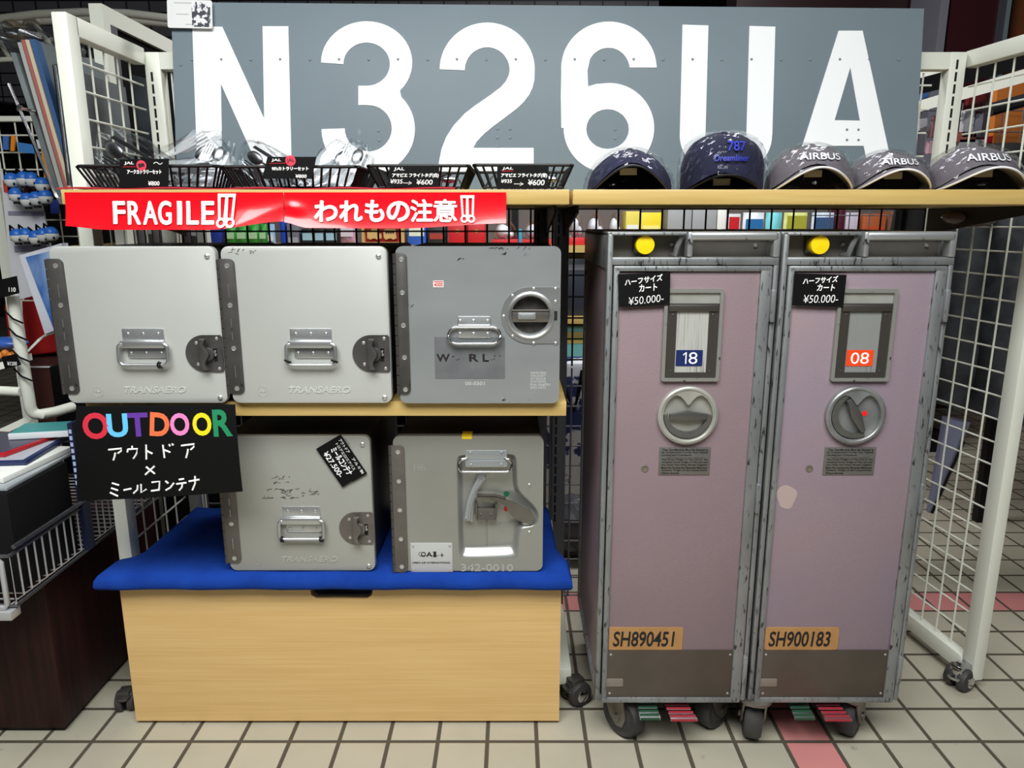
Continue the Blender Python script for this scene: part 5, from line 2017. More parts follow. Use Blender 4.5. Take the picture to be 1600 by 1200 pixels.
# ------------------------------------------------------------------ bagged caps
def baseball_cap(label, u, ypos, rz, a, b, H, pw, cloth, trim, body, tcol, tz, tw, th, arch_h, vlen, vis=1.0):
    base = at(u, 296, ypos)
    root = thing('baseball_cap', label, 'cap', (base.x, ypos, 1.0815), (0, 0, rz), 'bagged caps on the shelf')

    def archz(x):
        return arch_h * max(0.0, math.cos(PI / 2 * max(-1.0, min(1.0, x / (a * 0.86))))) ** 1.1

    def surf(x, z):
        k = max(1e-4, 1 - (max(0.0, z) / H) ** pw)
        return -b * math.sqrt(max(0.0, k - (x / a) ** 2))

    mb = MB()
    rg = []
    for j in range(13):
        z = H * (1 - (1 - j / 12.0) ** 1.7)
        k = math.sqrt(max(1e-5, 1 - (z / H) ** pw))
        r = []
        for i in range(40):
            t = 2 * PI * i / 40
            x, y = a * k * math.cos(t), b * k * math.sin(t)
            zz = z
            if y < 0:
                zz = max(z, (archz(x) + 0.006) * min(1.0, -y / (b * 0.5)))
            q_ = 1 + 0.030 * noise.noise(Vector((x * 26 + u, y * 26, z * 30)))
            r.append(Vector((x * q_, y * q_, max(zz * (1 + 0.03 * noise.noise(Vector((x * 30, y * 30 + u, 4.0)))), 0.001))))
        rg.append(r)
    rg.append([Vector((0, 0, H))] * 40)
    mb.loft(rg, close=True)
    crown = mb.build('crown', cloth, root, local=True, smooth=70)
    mb = MB()
    mb.ball((0, 0, H), 0.007, 0.007, 0.004)
    mb.build('button', cloth, crown, local=True)
    mb = MB()
    for k in (3, 10, 17, 23, 30, 37):
        mb.tube([rg[j][k] * 1.004 for j in range(13)] + [Vector((0, 0, H + 0.0005))], 0.0009, 5)
    mb.build('seams', cloth, crown, local=True)
    # visor
    mb = MB()
    top, bot = [], []
    N_, Q = 28, 8
    edge = []

    def vp(s, q):
        x = s * a * 0.84
        yi = -b * math.sqrt(max(0.0, 1 - (x / a) ** 2)) * 0.96
        yo = -b * 0.55 - (vlen + b * 0.45) * (1 - abs(s) ** 2.6) ** 0.75
        y = yi + (min(yo, yi) - yi) * q
        return Vector((x, y, max(0.0012, archz(x) * (1 - 0.12 * q))))

    for q in range(Q + 1):
        top.append([vp(-1 + 2 * i / N_, q / Q) + Vector((0, 0, 0.003)) for i in range(N_ + 1)])
        bot.append([vp(-1 + 2 * i / N_, q / Q) for i in range(N_ + 1)])
    mb.loft(top + bot[::-1] + [top[0]])
    vs = mb.build('visor', cloth, root, local=True, smooth=60)
    mb = MB()
    mb.tube([vp(-1 + 2 * i / 40, 1.0) + Vector((0, -0.0005, 0.0016)) for i in range(41)], 0.0019, 6)
    mb.build('visor_edge', trim, vs, local=True)
    mb = MB()
    mb.box(-0.02, 0.01, -b * 0.9, -b * 0.9 + 0.001, archz(0) - 0.016, archz(0) - 0.004)
    mb.build('inner_label', mat('cream_label', (190, 184, 168), 0.7), root, local=True)
    if body:
        mb = MB()
        for t, x0, x1, z0, z1 in body:
            def f(x, z):
                return surf(x, z) - 0.0045
            mb.text(t, x0, x1, z0, z1, 0.0, weight=0.012, depth=0.0010, fn=f, rot=0.0)
        mb.build('embroidery', tcol, root, local=True)
    # crinkled clear bag
    mb = MB()
    rg = []
    sd = u * 0.37
    for j in range(19):
        z = (H + 0.006) * (1 - (1 - j / 18.0) ** 1.5)
        k = math.sqrt(max(1e-4, 1 - (z / (H + 0.0065)) ** pw))
        r = []
        for i in range(64):
            t = 2 * PI * i / 64
            ex = 1.0 + (0.75 * vlen / b if math.sin(t) < 0 else 0.0) * abs(math.sin(t)) ** 2 * (1 - (z / H) ** 0.6 if z < H else 0)
            nn = 1.015 + 0.05 * abs(noise.noise(Vector((math.cos(t) * 4 + sd, math.sin(t) * 4, z * 60)))) + 0.06 * abs(noise.noise(Vector((math.cos(t) * 10, math.sin(t) * 10 + sd, z * 110))))
            r.append(Vector(((a + 0.003) * k * math.cos(t) * nn, (b + 0.006) * k * math.sin(t) * ex * nn, z + 0.0006)))
        rg.append(r)
    mb.loft(rg, close=True)
    mb.build('bag', M_FILM, root, local=True, smooth=0)
    return root


M_NAVY = mat('navy_cotton', (30, 32, 62), 0.85, bump=0.2, bscale=600)
M_NAVY2 = mat('navy_twill', (26, 28, 56), 0.85, bump=0.2, bscale=600)
M_GREYCAP = mat('grey_cotton', (104, 98, 104), 0.85, bump=0.2, bscale=600)
M_EMBBLUE = mat('blue_thread', (44, 58, 190), 0.5)
M_EMBWHITE = mat('white_thread', (236, 236, 238), 0.6)
baseball_cap('low navy bagged cap at the left end beside the baskets', 982, 1.46, RAD(-6), 0.080, 0.090, 0.078, 2.0, M_NAVY, mat('navy_edge', (30, 30, 44), 0.6), [], M_EMBBLUE, 0, 0, 0, 0.044, 0.055)
baseball_cap('tall navy bagged cap with blue 787 stitching', 1126, 1.46, RAD(-11), 0.077, 0.088, 0.108, 4.2, M_NAVY2, M_BLACK,
             [('787', 0.002, 0.034, 0.070, 0.088), ('Dreamliner', -0.020, 0.040, 0.052, 0.063)], M_EMBBLUE, 0, 0, 0, 0.026, 0.060)
baseball_cap('grey bagged AIRBUS cap next to the tall navy cap', 1262, 1.45, RAD(-13), 0.080, 0.090, 0.085, 2.2, M_GREYCAP, M_EMBWHITE, [('AIRBUS', -0.028, 0.044, 0.055, 0.068)], M_EMBWHITE, 0, 0, 0, 0.040, 0.058)
baseball_cap('grey bagged AIRBUS cap in the middle of the three grey caps', 1382, 1.475, RAD(-14), 0.077, 0.090, 0.075, 2.2, M_GREYCAP, M_EMBWHITE, [('AIRBUS', -0.024, 0.042, 0.048, 0.060)], M_EMBWHITE, 0, 0, 0, 0.038, 0.058)
baseball_cap('grey bagged AIRBUS cap at the right end in front of the white side panel', 1514, 1.45, RAD(-14), 0.084, 0.090, 0.083, 2.2, M_GREYCAP, M_EMBWHITE, [('AIRBUS', -0.030, 0.046, 0.053, 0.067)], M_EMBWHITE, 0, 0, 0, 0.040, 0.058)
# ================================================================== the shop behind
def dk(c, k):
    return tuple(int(x * k) for x in c)


def solid(name, label, cat, P, Y, depth, m, group=None, bev=0.0):
    """upright slab whose front outline stands at depth Y"""
    pts = [at(u, v, Y) for u, v in P]
    zb = min(p.z for p in pts)
    cx = sum(p.x for p in pts) / len(pts)
    mb = MB()
    mb.prism([(p.x, p.z) for p in pts], Y, Y + depth, bev=bev)
    return tag(mb.build(name, m, origin=(cx, Y + depth / 2, zb)), label, cat, group)


# ---- far shelf unit with goods, seen through the gap under the upper shelves
YG = 3.2
GX0, GX1 = at(150, 375, YG).x, at(1490, 375, YG).x
unit = thing('shop_shelf_unit', 'long dark shop shelving far behind, stacked with toys and packets', 'shelving', ((GX0 + GX1) / 2, YG, 0))
for z in (0.32, 0.62, 0.925):
    mb = MB()
    mb.box(GX0 - 0.1, GX1 + 0.1, YG - 0.02, YG + 0.36, z - 0.03, z)
    mb.build('shelf_board', M_SHELFWOOD if z < 0.95 else M_BLACKMETAL, unit)
mb = MB()
mb.box(GX0 - 0.1, GX1 + 0.1, YG + 0.36, YG + 0.38, 0.0, 1.12)
mb.build('back_board', mat('shop_back_board', (96, 90, 88), 0.7), unit)
for x in (GX0 - 0.1, 0.0, GX1 + 0.08):
    mb = MB()
    mb.box(x, x + 0.03, YG + 0.33, YG + 0.36, 0.0, 1.12)
    mb.build('upright', M_BLACKMETAL, unit)
mb = MB()
mb.box(GX0 - 0.1, GX1 + 0.1, YG + 0.0, YG + 0.36, 0.0, 0.08)
mb.build('plinth', M_BLACKMETAL, unit)
ZG = 0.9255


def goods(u0, u1, vt, col, name, label, cat, acc=None, acc_r=(0.1, 0.35), group=None, metal=0.0, z=ZG, depth=0.12, kind='box', zb=None):
    a, b = at(u0, vt, YG + 0.02), at(u1, vt, YG + 0.02)
    x0, x1, zt = a.x, b.x, a.z
    w = x1 - x0
    root = thing(name, label, cat, ((x0 + x1) / 2, YG + 0.02, z), (0, 0, 0), group)
    h = zt - z
    m = mat('goods_%d_%d_%d' % col, col, 0.45, metal)
    mb = MB()
    if kind == 'box':
        mb.box(x0 + 0.001, x1 - 0.001, YG + 0.02, YG + 0.02 + depth, z, zt, bev=0.0015)
    elif kind == 'pouch':
        mb.sheet(lambda s, t: Vector((x0 + w * (0.02 + 0.96 * s), YG + 0.03 - 0.018 * math.sin(PI * s) * math.sin(PI * t) + 0.004 * noise.noise(Vector((s * 6, t * 6, u0))), z + h * t)), 12, 12)
        mb.sheet(lambda s, t: Vector((x0 + w * (0.02 + 0.96 * s), YG + 0.031 + 0.018 * math.sin(PI * s) * math.sin(PI * t), z + h * t)), 12, 12)
    elif kind == 'dome':
        mb.box(x0 + 0.001, x1 - 0.001, YG + 0.02, YG + 0.02 + depth, z, z + h * 0.22, bev=0.0015)
    mb.build('pack', m, root)
    if acc:
        am = mat('goods_%d_%d_%d' % acc, acc, 0.45)
        mb = MB()
        if kind == 'dome':
            mb.ball(((x0 + x1) / 2 - w * 0.1, YG + 0.07, z + h * 0.52), w * 0.26, 0.04, h * 0.28)
            mb.ball(((x0 + x1) / 2 + w * 0.2, YG + 0.06, z + h * 0.40), w * 0.14, 0.03, h * 0.16)
            mb.build('toy', am, root)
            mb = MB()
            mb.ball(((x0 + x1) / 2, YG + 0.02 + depth / 2, z + h * 0.22), w * 0.48, depth * 0.48, h * 0.76, 18, 12)
            for v in mb.bm.verts:
                v.co.z = max(v.co.z, z + h * 0.2)
            mb.build('clear_dome', M_FILM, root)
        else:
            f = YG + (0.0195 if kind == 'box' else 0.0105)
            mb.box(x0 + w * 0.1, x1 - w * 0.1, f - 0.0008, f + 0.0006, z + h * acc_r[0], z + h * acc_r[1])
            mb.build('print', am, root)
    return root


rd = random.Random(11)
us = [176, 188, 199, 213, 224, 236, 247, 259, 272, 284, 296, 306, 316]
for i in range(12):
    g = (40 + rd.randint(0, 60))
    c = (g, g - 2, g)
    goods(us[i] + 1, us[i + 1], 352 + rd.randint(-6, 4), c if i != 11 else (214, 214, 214), 'disc_case',
          ('white' if i == 11 else 'grey') + ' disc case, ' + ordinal(i) + ' from the left in the row under the FRAGILE banner', 'case', (150, 150, 150) if i % 3 == 1 else None, (0.5, 0.9), 'disc cases in a row')
goods(327, 344, 345, (34, 62, 160), 'blue_box', 'narrow blue box between the disc cases and the green packets', 'box')
for i, (a, b) in enumerate(((350, 367), (368, 385), (386, 403), (404, 416))):
    goods(a, b, 350, (58, 170, 62), 'snack_pouch', 'bright green packet, ' + ordinal(i) + ' of the green row under the banner', 'packet', (190, 230, 180), (0.3, 0.6), 'green packets', kind='pouch')
goods(417, 428, 350, (150, 196, 226), 'snack_pouch', 'pale blue packet at the end of the green row', 'packet', (240, 244, 250), (0.2, 0.5), kind='pouch')
goods(436, 444, 342, (30, 70, 180), 'blue_post', 'thin upright blue stick beside the pale blue packet', 'stick')
goods(447, 466, 348, (120, 120, 132), 'carton', 'dull grey carton beside the thin blue stick', 'carton', (170, 170, 180))
for i, (a, b) in enumerate(((470, 489), (490, 506), (507, 527))):
    goods(a, b, 358, (34, 38, 46), 'toy_car_box', 'dark boxed toy car, ' + ordinal(i) + ' of the three behind the second container', 'toy', (170, 208, 224), (0.3, 0.75), 'boxed toy cars')
goods(530, 554, 350, (196, 150, 178), 'toy_bag', 'pink and clear bag of toys beside the boxed cars', 'bag', (230, 214, 224), (0.4, 0.8), kind='pouch')
# wooden toy frame with cut-out vehicles
q0, q1 = at(563, 352, YG), at(630, 352, YG)
x0, x1 = q0.x, q1.x
wt = thing('wooden_toy_box', 'wood framed red box showing wooden toy truck and bus', 'toy', ((x0 + x1) / 2, YG + 0.02, ZG))
mb = MB()
zt = q0.z + 0.012
mb.box(x0, x1, YG + 0.02, YG + 0.14, ZG, ZG + 0.012)
mb.box(x0, x1, YG + 0.02, YG + 0.14, zt - 0.01, zt)
mb.box(x0, x0 + 0.010, YG + 0.02, YG + 0.14, ZG + 0.012, zt - 0.01)
mb.box(x1 - 0.016, x1, YG + 0.02, YG + 0.14, ZG + 0.012, zt - 0.01)
mb.build('wood_frame', M_WOOD, wt)
mb = MB()
mb.box(x0 + 0.010, x1 - 0.016, YG + 0.06, YG + 0.13, ZG + 0.012, zt - 0.01)
mb.build('red_lining', mat('goods_204_40_40', (204, 40, 40), 0.45), wt)
for nm, pts in (('wooden_truck', [(574, 372), (574, 362), (579, 362), (581, 356), (590, 356), (590, 363), (596, 365), (596, 372)]), ('wooden_bus', [(600, 372), (599, 360), (602, 357), (618, 357), (619, 366), (620, 372)])):
    mb = MB()
    mb.prism([(at(u, v, YG + 0.04).x, at(u, v, YG + 0.04).z - 0.002) for u, v in pts], YG + 0.035, YG + 0.055, tess=True)
    for u in ((579, 590) if nm == 'wooden_truck' else (604, 615)):
        c = at(u, 371, YG + 0.04)
        mb.cyl((c.x, YG + 0.032, c.z), (c.x, YG + 0.058, c.z), 0.009, n=14)
    v_ = mb.build(nm, M_WOOD, wt)
    if nm == 'wooden_bus':
        mb = MB()
        for u in (602.5, 606, 609.5, 613):
            a, b = at(u, 364.5, YG + 0.034), at(u + 2.4, 360, YG + 0.034)
            mb.box(a.x, b.x, YG + 0.0335, YG + 0.036, a.z, b.z)
        mb.build('window', M_SLOT, v_)
goods(636, 665, 352, (50, 100, 200), 'toy_card', 'blue and white carded packet right of the wooden toy box', 'packet', (238, 240, 220), (0.45, 0.9))
goods(668, 696, 352, (44, 42, 46), 'toy_car_box', 'dark toy car box left of the plain red boxes', 'toy', (170, 60, 50), (0.3, 0.6))
for i, (a, b) in enumerate(((700, 729), (731, 758))):
    r = goods(a, b, 350, (206, 30, 40), 'red_gift_box', 'plain red box with small gold disc, ' + ('left' if i == 0 else 'right') + ' one of the pair', 'box', None, group='plain red boxes')
    mb = MB()
    c = at((a + b) / 2, 361, YG + 0.02)
    mb.cyl((c.x, YG + 0.0185, c.z), (c.x, YG + 0.021, c.z), 0.009, n=18)
    mb.build('gold_disc', mat('gold_print', (190, 140, 60), 0.4, 0.3), r)
for i, (a, b) in enumerate(((768, 810), (815, 862))):
    goods(a, b, 342, (200, 36, 44), 'toy_pack', 'clear domed toy pack on red card, ' + ('left' if i == 0 else 'right') + ' one above the third container', 'toy', (226, 226, 230), group='clear domed toy packs', kind='dome')
goods(810, 816, 358, (60, 150, 190), 'small_bottle', 'tiny blue bottle between the two clear domed packs', 'bottle')
for i, (a, b) in enumerate(((890, 915), (916, 950))):
    goods(a, b, 330, (206, 40, 46), 'toy_pack', 'small clear toy pack on red card, ' + ordinal(i) + ' right of the shelf gap', 'toy', (220, 220, 226), group='small clear toy packs', kind='dome')
goods(952, 976, 330, (70, 66, 66), 'toy_figure_pack', 'clear pack with white topped black toy above the left cart', 'toy', (236, 236, 236), kind='dome')
goods(978, 1000, 330, (224, 206, 90), 'yellow_packet', 'yellow and white packet left of the all yellow one', 'packet', (236, 236, 230), (0.3, 0.6))
goods(1002, 1034, 332, (240, 214, 40), 'yellow_packet', 'all yellow packet hanging above the yellow cart knob', 'packet', (250, 236, 140), (0.2, 0.6))
for i, (a, b) in enumerate(((1044, 1082), (1083, 1121))):
    goods(a, b, 322, (158, 160, 162), 'grey_locker', 'plain grey locker door, ' + ('left' if i == 0 else 'right') + ' one above the left cart handle', 'locker', (96, 96, 98), (0.18, 0.26), 'grey lockers')
goods(1122, 1136, 326, (232, 232, 226), 'white_placard', 'narrow white board right of the grey lockers', 'board')
goods(1138, 1158, 334, (212, 214, 220), 'white_packet', 'white packet with red strap behind the cart corner', 'packet', (200, 30, 40), (0.2, 0.9))
goods(1162, 1196, 332, (226, 232, 238), 'towel_packet', 'white packet with blue band, left of the teal packet', 'packet', (40, 110, 170), (0.5, 0.8), kind='pouch')
goods(1198, 1224, 332, (120, 208, 214), 'towel_packet', 'teal packet between the white and lime packets', 'packet', (220, 244, 244), (0.2, 0.5), kind='pouch')
goods(1226, 1264, 332, (214, 222, 140), 'towel_packet', 'lime packet above the right cart knob', 'packet', (170, 170, 60), (0.5, 0.9), kind='pouch')
goods(1270, 1306, 332, (206, 220, 236), 'towel_packet', 'pale blue packet right of the lime packet', 'packet', (60, 90, 130), (0.5, 0.85), kind='pouch')
goods(1312, 1322, 326, (76, 20, 40), 'maroon_board', 'narrow maroon board left of the purple poster', 'board')
goods(1323, 1344, 332, (206, 196, 214), 'poster_card', 'pale poster with purple foot above the right cart', 'poster', (140, 70, 160), (0.05, 0.35))
goods(1350, 1386, 334, (176, 92, 54), 'orange_carton', 'orange brown carton right of the purple poster', 'carton', (206, 80, 40), (0.1, 0.6))
goods(1392, 1428, 330, (140, 84, 54), 'brown_carton', 'brown carton beside the orange brown one', 'carton', (70, 60, 56), (0.3, 0.5))
goods(1440, 1458, 336, (120, 128, 140), 'grey_bottle', 'blue grey canister right of the brown carton', 'canister')
goods(1462, 1484, 340, (176, 40, 44), 'red_packet', 'red packet at the end of the far shelf', 'packet', (220, 210, 206), (0.5, 0.8))
# lower shelves, seen in the narrow gap between container and cart
def low(u0, u1, vt, z, col, name, label, cat, acc=None, acc_r=(0.2, 0.6)):
    goods(u0, u1, vt, col, name, label, cat, acc, acc_r, z=z)


low(872, 900, 388, 0.862, (228, 226, 230), 'snack_carton', 'white and red carton left in the gap beside the left cart', 'carton', (196, 30, 60), (0.1, 0.5)) if False else None
low(880, 925, 404, 0.6205, (44, 48, 62), 'storage_box', 'dark navy storage box in the gap beside the left cart', 'box', (120, 120, 130), (0.8, 0.9))
low(876, 930, 510, 0.3205, (120, 190, 190), 'teal_carton', 'teal carton on the lowest far shelf in the gap', 'carton', (210, 190, 110), (0.7, 0.9))
mb = MB()
c = at(895, 600, 2.5)
bag = thing('patterned_bag', 'white and navy patterned bag with black strap in the gap beside the left cart', 'bag', (c.x, 2.5, 0.0))
mb.box(c.x - 0.09, c.x + 0.09, 2.45, 2.58, 0.0, at(895, 562, 2.5).z, bev=0.02)
mb.build('body', mat('navy_white_pattern', (226, 228, 236), 0.6, col2=(36, 50, 110), scale=14, lo=0.5, hi=0.54), bag)
mb = MB()
mb.tube([(c.x - 0.05, 2.445, c.z + 0.05), (c.x, 2.43, c.z - 0.08), (c.x + 0.03, 2.44, c.z + 0.06)], 0.010, 8)
mb.build('strap', M_BLACK, bag)
c = at(890, 720, 2.15)
mb = MB()
mb.ball((c.x + 0.02, 2.15, 0.10), 0.085, 0.09, 0.10, 18, 12)
for v in mb.bm.verts:
    v.co += Vector((0.012 * noise.noise(v.co * 22), 0.012 * noise.noise(v.co * 25 + Vector((3, 0, 0))), 0.012 * noise.noise(v.co * 23 + Vector((0, 5, 0)))))
    v.co.z = max(0.001, v.co.z)
tag(mb.build('plastic_sack', mat('dark_grey_sack', (74, 74, 80), 0.3), origin=(c.x + 0.02, 2.15, 0), smooth=0), 'crumpled dark grey sack on the floor behind the slotted posts', 'sack')

dcr = thing('dark_backdrop', 'dark crate added on the floor behind the left bay to darken it', 'backdrop', (-0.62, 2.0, 0))
mb = MB()
mb.box(-1.20, -0.38, 1.87, 2.28, 0.0, 0.66, bev=0.004)  # added dark block, blacks out the bright floor behind the left bay
mb.build('body', M_BLACK, dcr)
mb = MB()
mb.box(-0.70, -0.54, 1.866, 1.871, 0.48, 0.52)
mb.build('grip', M_SLOT, dcr)
# ---- left: posters, charms, rack
M_CLEARGREY = mat('cloudy_sleeve', (120, 126, 128), 0.25, col2=(90, 96, 98), scale=6)


def leaning(label, top, bot, wpx, m, y0, y1, name='poster_board', z0=None):
    """thin board seen edge-on, leaning sideways, running back in depth"""
    t, b = at(top[0], top[1], y0), at(bot[0], bot[1], y0)
    w = wpx * y0 / 1150.0
    mb = MB()
    rg = [[Vector((t.x, y, t.z)), Vector((t.x + w, y, t.z)), Vector((b.x + w, y, b.z)), Vector((b.x, y, b.z))] for y in (y0, y1)]
    root = thing(name, label, 'poster', ((t.x + b.x) / 2, (y0 + y1) / 2, b.z), (0, 0, 0), 'leaning sleeved posters')
    for nm, ya, yb, mm in (('edge', y0, y0 + 0.02, m), ('sleeve', y0 + 0.02, y1, M_CLEARGREY)):
        mb = MB()
        mb.loft([[Vector((p.x, y, p.z)) for p in rg[0]] for y in (ya, yb)], close=True, cap0=True, cap1=True)
        mb.build(nm, mm, root)
    return root


leaning('pale grey sleeved poster, first of the leaning bundle by the white post', (16, 82), (92, 318), 8, M_CLEARGREY, 1.56, 1.80)
leaning('silver edged sleeved poster leaning beside the dusty red one', (27, 66), (100, 318), 6, mat('silver_edge', (160, 160, 156), 0.4), 1.555, 1.80)
leaning('dusty red sleeved poster in the leaning bundle', (33, 62), (108, 318), 5, mat('dusty_red', (150, 84, 76), 0.6), 1.55, 1.80)
leaning('cream sleeved poster in the leaning bundle', (39, 62), (113, 318), 5.5, mat('cream_edge', (186, 172, 148), 0.6), 1.55, 1.80)
leaning('navy blue sleeved poster, last colour in the leaning bundle', (46, 61), (120, 318), 7, mat('navy_edge2', (48, 80, 122), 0.5), 1.55, 1.80)
leaning('black framed sleeved poster leaning against the white post', (84, 100), (116, 318), 5, mat('black_edge', (40, 42, 46), 0.4), 1.54, 1.80)
# crumpled film on top of the bundle
mb = MB()
c = at(48, 68, 1.7)
mb.ball((c.x, 1.72, c.z), 0.06, 0.16, 0.028, 18, 10)
for v in mb.bm.verts:
    v.co += Vector((0.02 * noise.noise(v.co * 20), 0, 0.02 * noise.noise(v.co * 26 + Vector((4, 0, 0)))))
tag(mb.build('plastic_film', M_FILM2, origin=(c.x, 1.72, c.z - 0.02), smooth=0), 'crumpled clear film over the tops of the leaning posters', 'plastic film')
mb = MB()
P = [at(u, v, 1.5) for u, v in ((13, 131), (30, 170), (52, 222), (76, 280), (87, 306), (92, 310), (108, 310))]
mb.tube(P, 0.0036, 8)
rk = thing('chrome_poster_stand', 'slanted chrome wire arm holding the leaning posters', 'stand', tuple(P[-2]))
mb.build('arm', M_CHROME, rk)
mb = MB()
mb.tube([at(30, 169, 1.5), at(57, 174, 1.56)], 0.003, 6)
mb.tube([at(31, 166, 1.5), at(30, 172, 1.495)], 0.005, 6)
mb.build('cross_wire', M_CHROME, rk)
mb = MB()
mb.tube([at(85, 102, 1.5), at(89, 130, 1.5), at(108, 290, 1.5)], 0.0036, 8)
mb.build('upright_wire', M_CHROME, rk)
# sheets hanging behind the left side panel mesh
for i, (uv, col, lb) in enumerate((
        (((118, 118), (188, 142), (196, 292), (126, 300)), (84, 86, 82), 'large dull grey sheet in clear sleeve behind the left mesh, nearest the front post'),
        (((190, 112), (240, 126), (238, 292), (197, 292)), (72, 76, 80), 'dark grey sheet in clear sleeve behind the left mesh, nearest the grey sign'),
        (((122, 88), (178, 96), (182, 146), (124, 124)), (150, 150, 152), 'pale printed header sheet high behind the left mesh'))):
    solid('sleeved_sheet', lb, 'sheet', uv, (1.90, 1.95, 1.907)[i], 0.006, mat('sleeved_%d' % i, col, 0.25, col2=dk(col, 0.7), scale=9), 'sleeved sheets behind the left mesh')
# second white frame with a black board
tb = thing('display_board', 'tall white framed black board rising behind the left side panel', 'board', (-0.95, 1.86, 0))
mb = MB()
mb.box(-0.965, -0.935, 1.824, 1.854, 0.0, 1.512)
mb.box(-0.965, -0.935, 2.30, 2.33, 0.0, 1.512)
mb.box(-0.965, -0.935, 1.854, 2.30, 1.475, 1.512)
mb.build('frame', M_WHITE, tb)
mb = MB()
mb.box(-0.955, -0.945, 1.88, 2.30, 1.20, 1.475)
mb.build('black_panel', M_BLACK, tb)
mb = MB()
mb.box(-0.958, -0.934, 1.856, 1.882, 1.20, 1.474)
mb.build('slotted_strip', M_GREYMETAL, tb)
# white hook card with charms
YH = 1.95
hb = thing('hook_card_board', 'white backing card on the left rack carrying rows of blue and white charms', 'display card', tuple(at(40, 455, YH)))
mb = MB()
mb.prism([(p.x, p.z) for p in [at(u, v, YH) for u, v in ((0, 266), (58, 283), (92, 452), (22, 470), (14, 400))]], YH, YH + 0.006)
mb.build('board', mat('grey_white_card', (206, 206, 212), 0.6), hb)
mb = MB()
for q in (((4, 282), (22, 287), (22, 304), (6, 300)), ((37, 290), (55, 294), (56, 309), (38, 305))):
    mb.prism([(p.x, p.z) for p in [at(u, v, YH - 0.002) for u, v in q]], YH - 0.002, YH - 0.0002)
mb.build('red_print', mat('orange_red_print', (196, 60, 48), 0.6), hb)
mb = MB()
mb.prism([(p.x, p.z) for p in [at(u, v, YH - 0.002) for u, v in ((12, 330), (68, 331), (68, 337), (13, 336))]], YH - 0.002, YH - 0.0002)
mb.build('grey_print', mat('lavender_print', (130, 128, 150), 0.6), hb)
mb = MB()
mb.prism([(p.x, p.z) for p in [at(u, v, YH - 0.002) for u, v in ((22, 384), (72, 382), (72, 392), (23, 394))]], YH - 0.002, YH - 0.0002)
mb.build('grey_print', mat('lavender_print', (130, 128, 150), 0.6), hb)


def charm(label, u, v, proto=None):
    c = at(u, v, YH - 0.035)
    if proto is None:
        root = thing('ball_charm', label, 'charm', tuple(c), (0, 0, RAD(12)), 'blue and white ball charms')
        R = 0.0165
        mb = MB()
        mb.lathe([(0.001, R * 1.05), (R * 0.5, R * 0.98), (R * 0.85, R * 0.62), (R * 1.02, R * 0.12), (R * 1.0, 0)], (0, 0, 0), (0, 0, 1), n=20)
        mb.build('blue_cap', mat('charm_blue', (36, 104, 196), 0.4), root, local=True)
        mb = MB()
        mb.lathe([(R * 1.0, 0), (R * 1.04, -R * 0.3), (R * 0.8, -R * 0.85), (R * 0.45, -R * 1.1), (0.001, -R * 1.15)], (0, 0, 0), (0, 0, 1), n=20)
        mb.build('white_base', mat('charm_white', (212, 214, 212), 0.5), root, local=True)
        mb = MB()
        mb.tube([(-R * 0.3, 0, R * 0.95), (-R * 0.95, 0.004, R * 1.5), (-R * 1.15, 0.012, R * 0.9), (-R * 1.15, 0.012, -R * 0.8)], 0.0026, 6)
        mb.cyl((0, 0, -R * 1.12), (0, 0, -R * 1.4), R * 0.5)
        mb.ball((R * 0.55, -R * 0.75, -R * 0.62), 0.003, 0.003, 0.0035, 8, 6)
        mb.build('strap', M_BLACK, root, local=True)
        return root
    c_ = copy_tree(proto)
    c_.location = c
    tag(c_, label)
    return c_


proto = None
for rn, row in (('upper', ((18, 281), (37, 279), (50, 280), (66, 288))), ('middle', ((25, 304), (43, 312), (57, 310), (71, 307))), ('lowest', ((27, 368), (41, 367), (56, 371), (68, 367), (80, 365)))):
    for i, (u, v) in enumerate(row):
        q = charm('blue and white ball charm, %s from left, %s row of white hook card' % (ordinal(i), rn), u, v, proto)
        proto = proto or q
# wire rack panel behind the charms with hanging tags
rp = thing('wire_rack_panel', 'white wire rack panel behind the blue and white charms', 'rack', tuple(at(60, 400, 2.1)))
mb = MB()
a, b = at(-30, 185, 2.1), at(140, 470, 2.1)
wire_grid(mb, 'x', 2.1, a.x, b.x, b.z, a.z, 0.045, r=0.0022)
mb.build('wires', M_WHITE, rp)
mb = MB()
mb.box(a.x, b.x, 2.09, 2.11, at(0, 190, 2.1).z, at(0, 182, 2.1).z)
mb.box(at(2, 300, 2.1).x - 0.03, at(2, 300, 2.1).x, 2.095, 2.115, 0.0, a.z)
mb.build('rail', M_WHITE, rp)
for lb, uv, col in (('orange hanging tag high on the left wire rack', ((17, 212), (24, 212), (22, 236), (16, 236)), (232, 140, 30)),
                    ('long orange and white hanging tag behind the chrome arm', ((64, 234), (78, 240), (84, 290), (70, 286)), (236, 146, 40)),
                    ('small blue and white hanging card left of the high orange tag', ((4, 213), (13, 213), (13, 234), (5, 234)), (60, 110, 180)),
                    ('blue hanging card right of the high orange tag', ((27, 222), (52, 226), (54, 240), (30, 238)), (60, 128, 196)),
                    ('white hanging strip above the long orange tag', ((56, 218), (72, 220), (74, 234), (60, 232)), (226, 224, 224)),
                    ('dark blue hanging card beside the red banner end', ((78, 312), (92, 312), (92, 334), (79, 334)), (36, 52, 130)),
                    ('brownish hanging card low beside the posters', ((84, 256), (96, 262), (94, 292), (86, 290)), (140, 84, 50))):
    solid('hanging_tag', lb, 'tag', uv, 2.07, 0.004, mat('tag_%d_%d_%d' % col, col, 0.5))
